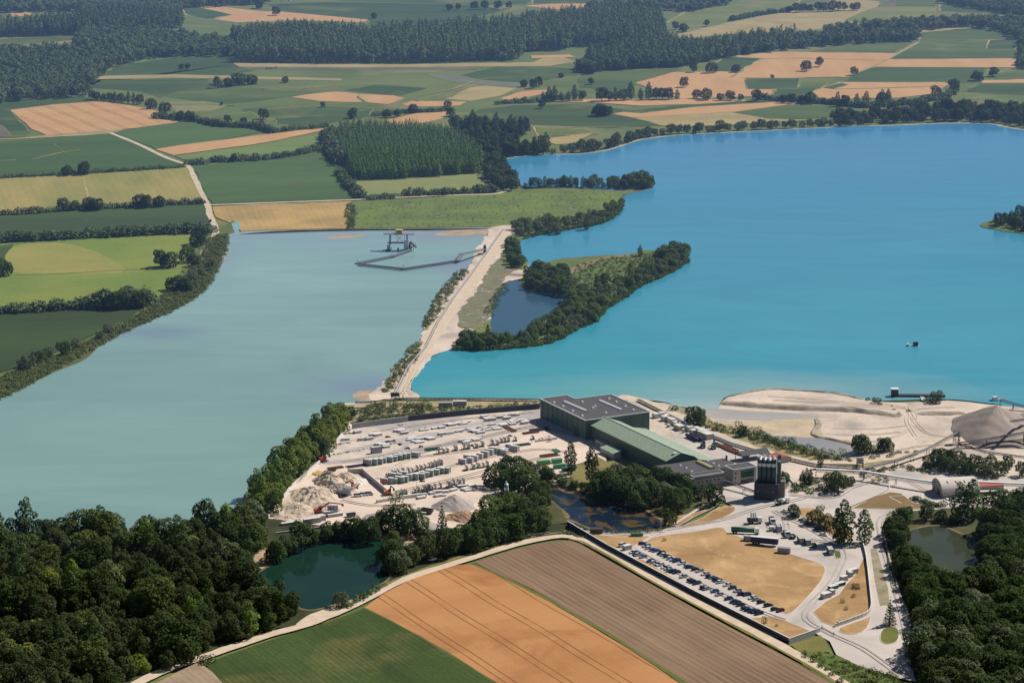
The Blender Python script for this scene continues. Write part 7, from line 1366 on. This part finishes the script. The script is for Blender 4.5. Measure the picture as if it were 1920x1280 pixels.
# sleepers left on the ground between the stacks
def sleepers(x0, y0, x1, y1, n, label, zz='yard_asphalt', m=None):
    p = P(x0, y0); q = P(x1, y1); o = thing('sleeper_row', label, 'sleepers', (p.x, p.y, ZY[zz]), 0); d = q-p; a = HA; u = Vector((math.cos(a), math.sin(a), 0))
    for i in range(n):
        c = d*(i/(n-1))+Vector((random.gauss(0, .4), random.gauss(0, .4), 0)); s_ = MB(); s_.bar(c-u*1.4+Vector((0,0,.12)), c+u*random.uniform(.6, 1.8)+Vector((0,0,.12)), .3, .24); s_.build('sleeper', m or random.choice((m_white, m_conc, m_dark)), o)
for k_, (a, b, c, d, n, lb) in enumerate([(768,812,790,806,9,'first row of bare sleepers at the top of the yard asphalt'),(806,826,828,820,10,'bare sleepers between slab stacks right of the yard mast'),(862,812,880,806,9,'bare sleepers left of the dense slab stacks'),(690,826,712,820,9,'bare sleepers right of the small stacks at the upper left'),(634,836,656,832,8,'bare sleepers near the white side wall, upper row'),(618,856,700,842,22,'long row of bare sleepers near the white side wall'),
    (725,836,742,831,8,'bare sleepers below the junction of the yard lanes'),(700,822,715,818,6,'short row of sleepers at the yard lane'),(820,838,862,828,14,'sleepers along the top of the upper rack row'),(852,834,862,832,5,'few sleepers at the upper rack row'),(940,814,975,806,12,'sleepers right of the dense slab stacks'),(900,786,915,782,6,'sleepers by the back wall slab stacks'),(882,779,892,777,5,'sleepers at the end of the lane'),
    (600,872,616,866,6,'sleepers below the white side wall'),(940,868,975,860,10,'sleepers between the white framed units'),(1000,830,1030,820,9,'sleepers before the dark hall shadow'),(745,800,760,798,6,'sleepers below the grey panel wall')]): sleepers(a, b, c, d, n, lb)
for i, (x, y) in enumerate([(727,831),(739,829),(751,836),(765,843),(788,840),(797,806),(726,822),(658,890),(678,885),(885,838),(955,820),(860,905),(790,905)]):
    inst('rubble_pile', [('debris', MB().box((0,0,.4),(2.2,1.4,1),.4,.5).box((1.2,.6,.3),(1.4,1.0,.7),1,.6).box((-1,.7,.3),(1.2,.8,.6),2,.5).mesh('debris', m_dark))], x, y, i, 'small dark pile of fittings lying on the open yard floor', 'debris', 'dark piles of fittings in the yard', ZY['yard_ground'])
# machines
def excavator(x, y, rz, mat, label, reach=9):
    p = P(x, y); o = thing('excavator', label, 'excavator', (p.x, p.y, ZY['yard_ground']), rz)
    for s in (-1, 1): MB().box((0, s*1.1, .45), (4, .6, .9), 0, .85).build('track', m_dark, o)
    bd = MB().box((-.4, 0, 1.7), (3.6, 2.6, 1.4)).build('house', mat, o); MB().box((.7, -.8, 2.7), (1.4, 1, 1.5)).build('cab', m_win, bd); a = MB(); a.bar((1, .3, 2), (reach*.45, .3, 4.8), .5, .7); ar = a.build('boom', mat, o); b = MB(); b.bar((reach*.45, .3, 4.8), (reach, .3, 3.2), .4, .5); b.build('arm', m_dark, ar); MB().box((reach, .3, 2.7), (1.2, 1, 1), 0, .6).build('bucket', m_dark, ar)
excavator(597,964, UYA-.1, m_red, 'red excavator with its long dark boom out, at the foot of the sand heap', 13); excavator(723,908, R(70), m_red, 'red machine at the left end of the lower storage row', 4); excavator(728,930, R(10), m_orange, 'small orange loader at the end of the bay wall', 3); excavator(606,868, R(30), m_red, 'red and green machine at the upper end of the yellow pipes', 4); excavator(664,918, R(200), m_orange, 'orange and yellow crusher loader on the crushed heap', 5)
excavator(1338,843, R(80), m_green, 'dark green handling crane behind the gabled hall', 7); excavator(1318,841, R(80), m_dark, 'dark forklift beside the blue pipes behind the hall', 3)
p = P(645, 930); o = thing('mobile_crusher', 'mobile crushing plant with slanted conveyors beside the crushed heap', 'crusher', (p.x, p.y, ZY['yard_ground']), R(-35)); MB().box((0,0,1.8),(7,2.6,2.2)).build('body', m_steel, o); MB().bar((-2,0,2),(-9,0,6.4),1.3,.6).build('discharge_conveyor', m_dark, o); MB().bar((2,1,2),(5,7,5.4),1.2,.5).build('side_conveyor', m_trim, o); MB().box((2.4,0,3.8),(3.6,3,1.8),0,1.25).build('hopper', m_steel, o)
for s in (-1, 1): MB().box((0, s*1.2, .5), (6, .6, 1)).build('track', m_dark, o)
for x, y, lb, c in ((671,933,'white loader van in front of the crusher, left','white'),(683,931,'white van in front of the crusher, middle','white'),(692,930,'grey vehicle in front of the crusher, right','silver')): car('van', c, x, y, R(5), lb, z=ZY['yard_ground'], name='site_vehicle')
truck('dump_truck', 797, 964, R(155), 'white cab dump truck with open dark tipper before the gravel heap', 'tip', 8.5, z=ZY['yard_ground'])
# stock behind the hall
ri = random.Random(5); wa = wang((1232,782),(1336,828))
for i, (x, y, L_, W_, h, m) in enumerate([(238,180,5,4,2.2,m_white),(330,165,4,4,2.2,m_white),(370,225,5,4,2.4,m_white),(400,195,4,3,2.2,m_white),(480,270,6,4,2.6,m_white),(440,240,4,3,2.0,m_white),(550,300,6,4,1.8,m_white),(590,360,8,5,2.4,m_tanb),(680,330,7,4,2.0,m_tanb),(740,380,6,4,2.4,m_white),(760,350,6,3,1.8,m_white),(800,430,5,4,2.4,m_tanb),(860,395,7,4,2.2,m_white),(980,480,13,6,2.8,m_tanb),(930,440,9,5,3.0,m_white),(650,410,1.6,1.6,2.0,m_tanb),(430,320,3,1.6,1.2,m_white)]):
    container(1200+x/8, 760+(y+18)/8, wa+.0, L_*.8, W_*.8, h, m, '%s block stack behind the halls by the conveyor, %s from the far end' % ('pale' if m is m_white else 'tan', ORD[i]), m_white, 'block_stack', GZ, False)
for i, (x, y) in enumerate(((780,530),(850,530))):
    p = P(1200+x/8, 760+y/8); o = thing('pipe_pair', 'dark blue pipe trailer behind the gabled hall, %s one' % ('left', 'right')[i], 'pipes', (p.x, p.y, GZ), wa); MB().cyl((-6,0,1.2),(6,0,1.2),.9,.9,14).build('pipe', m_blue, o, True); MB().box((0,0,.3),(11,1.2,.5)).build('cradle', m_dark, o)
for i, (x, y) in enumerate(((1180,620),(1260,650),(1340,690),(1420,720),(1480,740),(1560,770),(1400,690),(1300,640))): beams(1200+x/8, 760+y/8, wa, 5, 8, m_rust, 'rusty reinforcement steel stack right of the workshop, %s in line' % ORD[i], z=GZ)
p = P(1400, 862); o = thing('canopy', 'dark pitched canopy over the steel store behind the office tower', 'canopy', (p.x+3, p.y, 0), UYA); MB().add([(-9,-4,4.2),(9,-4,4.2),(9,0,6),(-9,0,6),(9,4,4.2),(-9,4,4.2)],[(0,1,2,3),(3,2,4,5)]).build('roof', m_darkwall, o)
for sx in (-8.5, 8.5):
    for sy in (-3.6, 3.6): MB().bar((sx,sy,0),(sx,sy,4.3),.25).build('post', m_dark, o)
# lamp posts in the yard and park
for x, y, lb in ((739,862,'slim mast light in the middle of the yard'),(905,826,'slim mast light at the upper rack row'),(713,794,'slim mast light behind the grey wall'),(1239,1003,'street lamp at the road fork by the pond'),(781,928,'mast by the bottom rack row')):
    p = P(x, y); o = thing('lamp_post', lb, 'lamp post', (p.x, p.y, 0)); MB().cyl((0,0,0),(0,0,10 if 'mast' in lb else 7),.12,.07,8).build('pole', m_steel, o); MB().box((0,0,10 if 'mast' in lb else 7),(.9,.4,.2)).build('lamp_head', m_steel, o)
p = P(530, 8); g_ = thing('irrigation_gun', 'far irrigation sprinkler throwing a white plume over the top green field', 'sprinkler', (P(526,9).x, P(526,9).y, 0)); MB().cyl((0,0,0),(0,0,3),.3,.2,8).build('stand', m_dark, g_)
mb = MB()
for i in range(14):
    t_ = i/13; mb.cyl((t_*14, 0, 3+math.sin(t_*2.6)*7), ((t_+.075)*14, 0, 3+math.sin((t_+.075)*2.6)*7), .25+t_*1.2, .3+t_*1.4, 8)
mb.build('spray_plume', paint('water_spray', (.6,.62,.66), .6), g_)
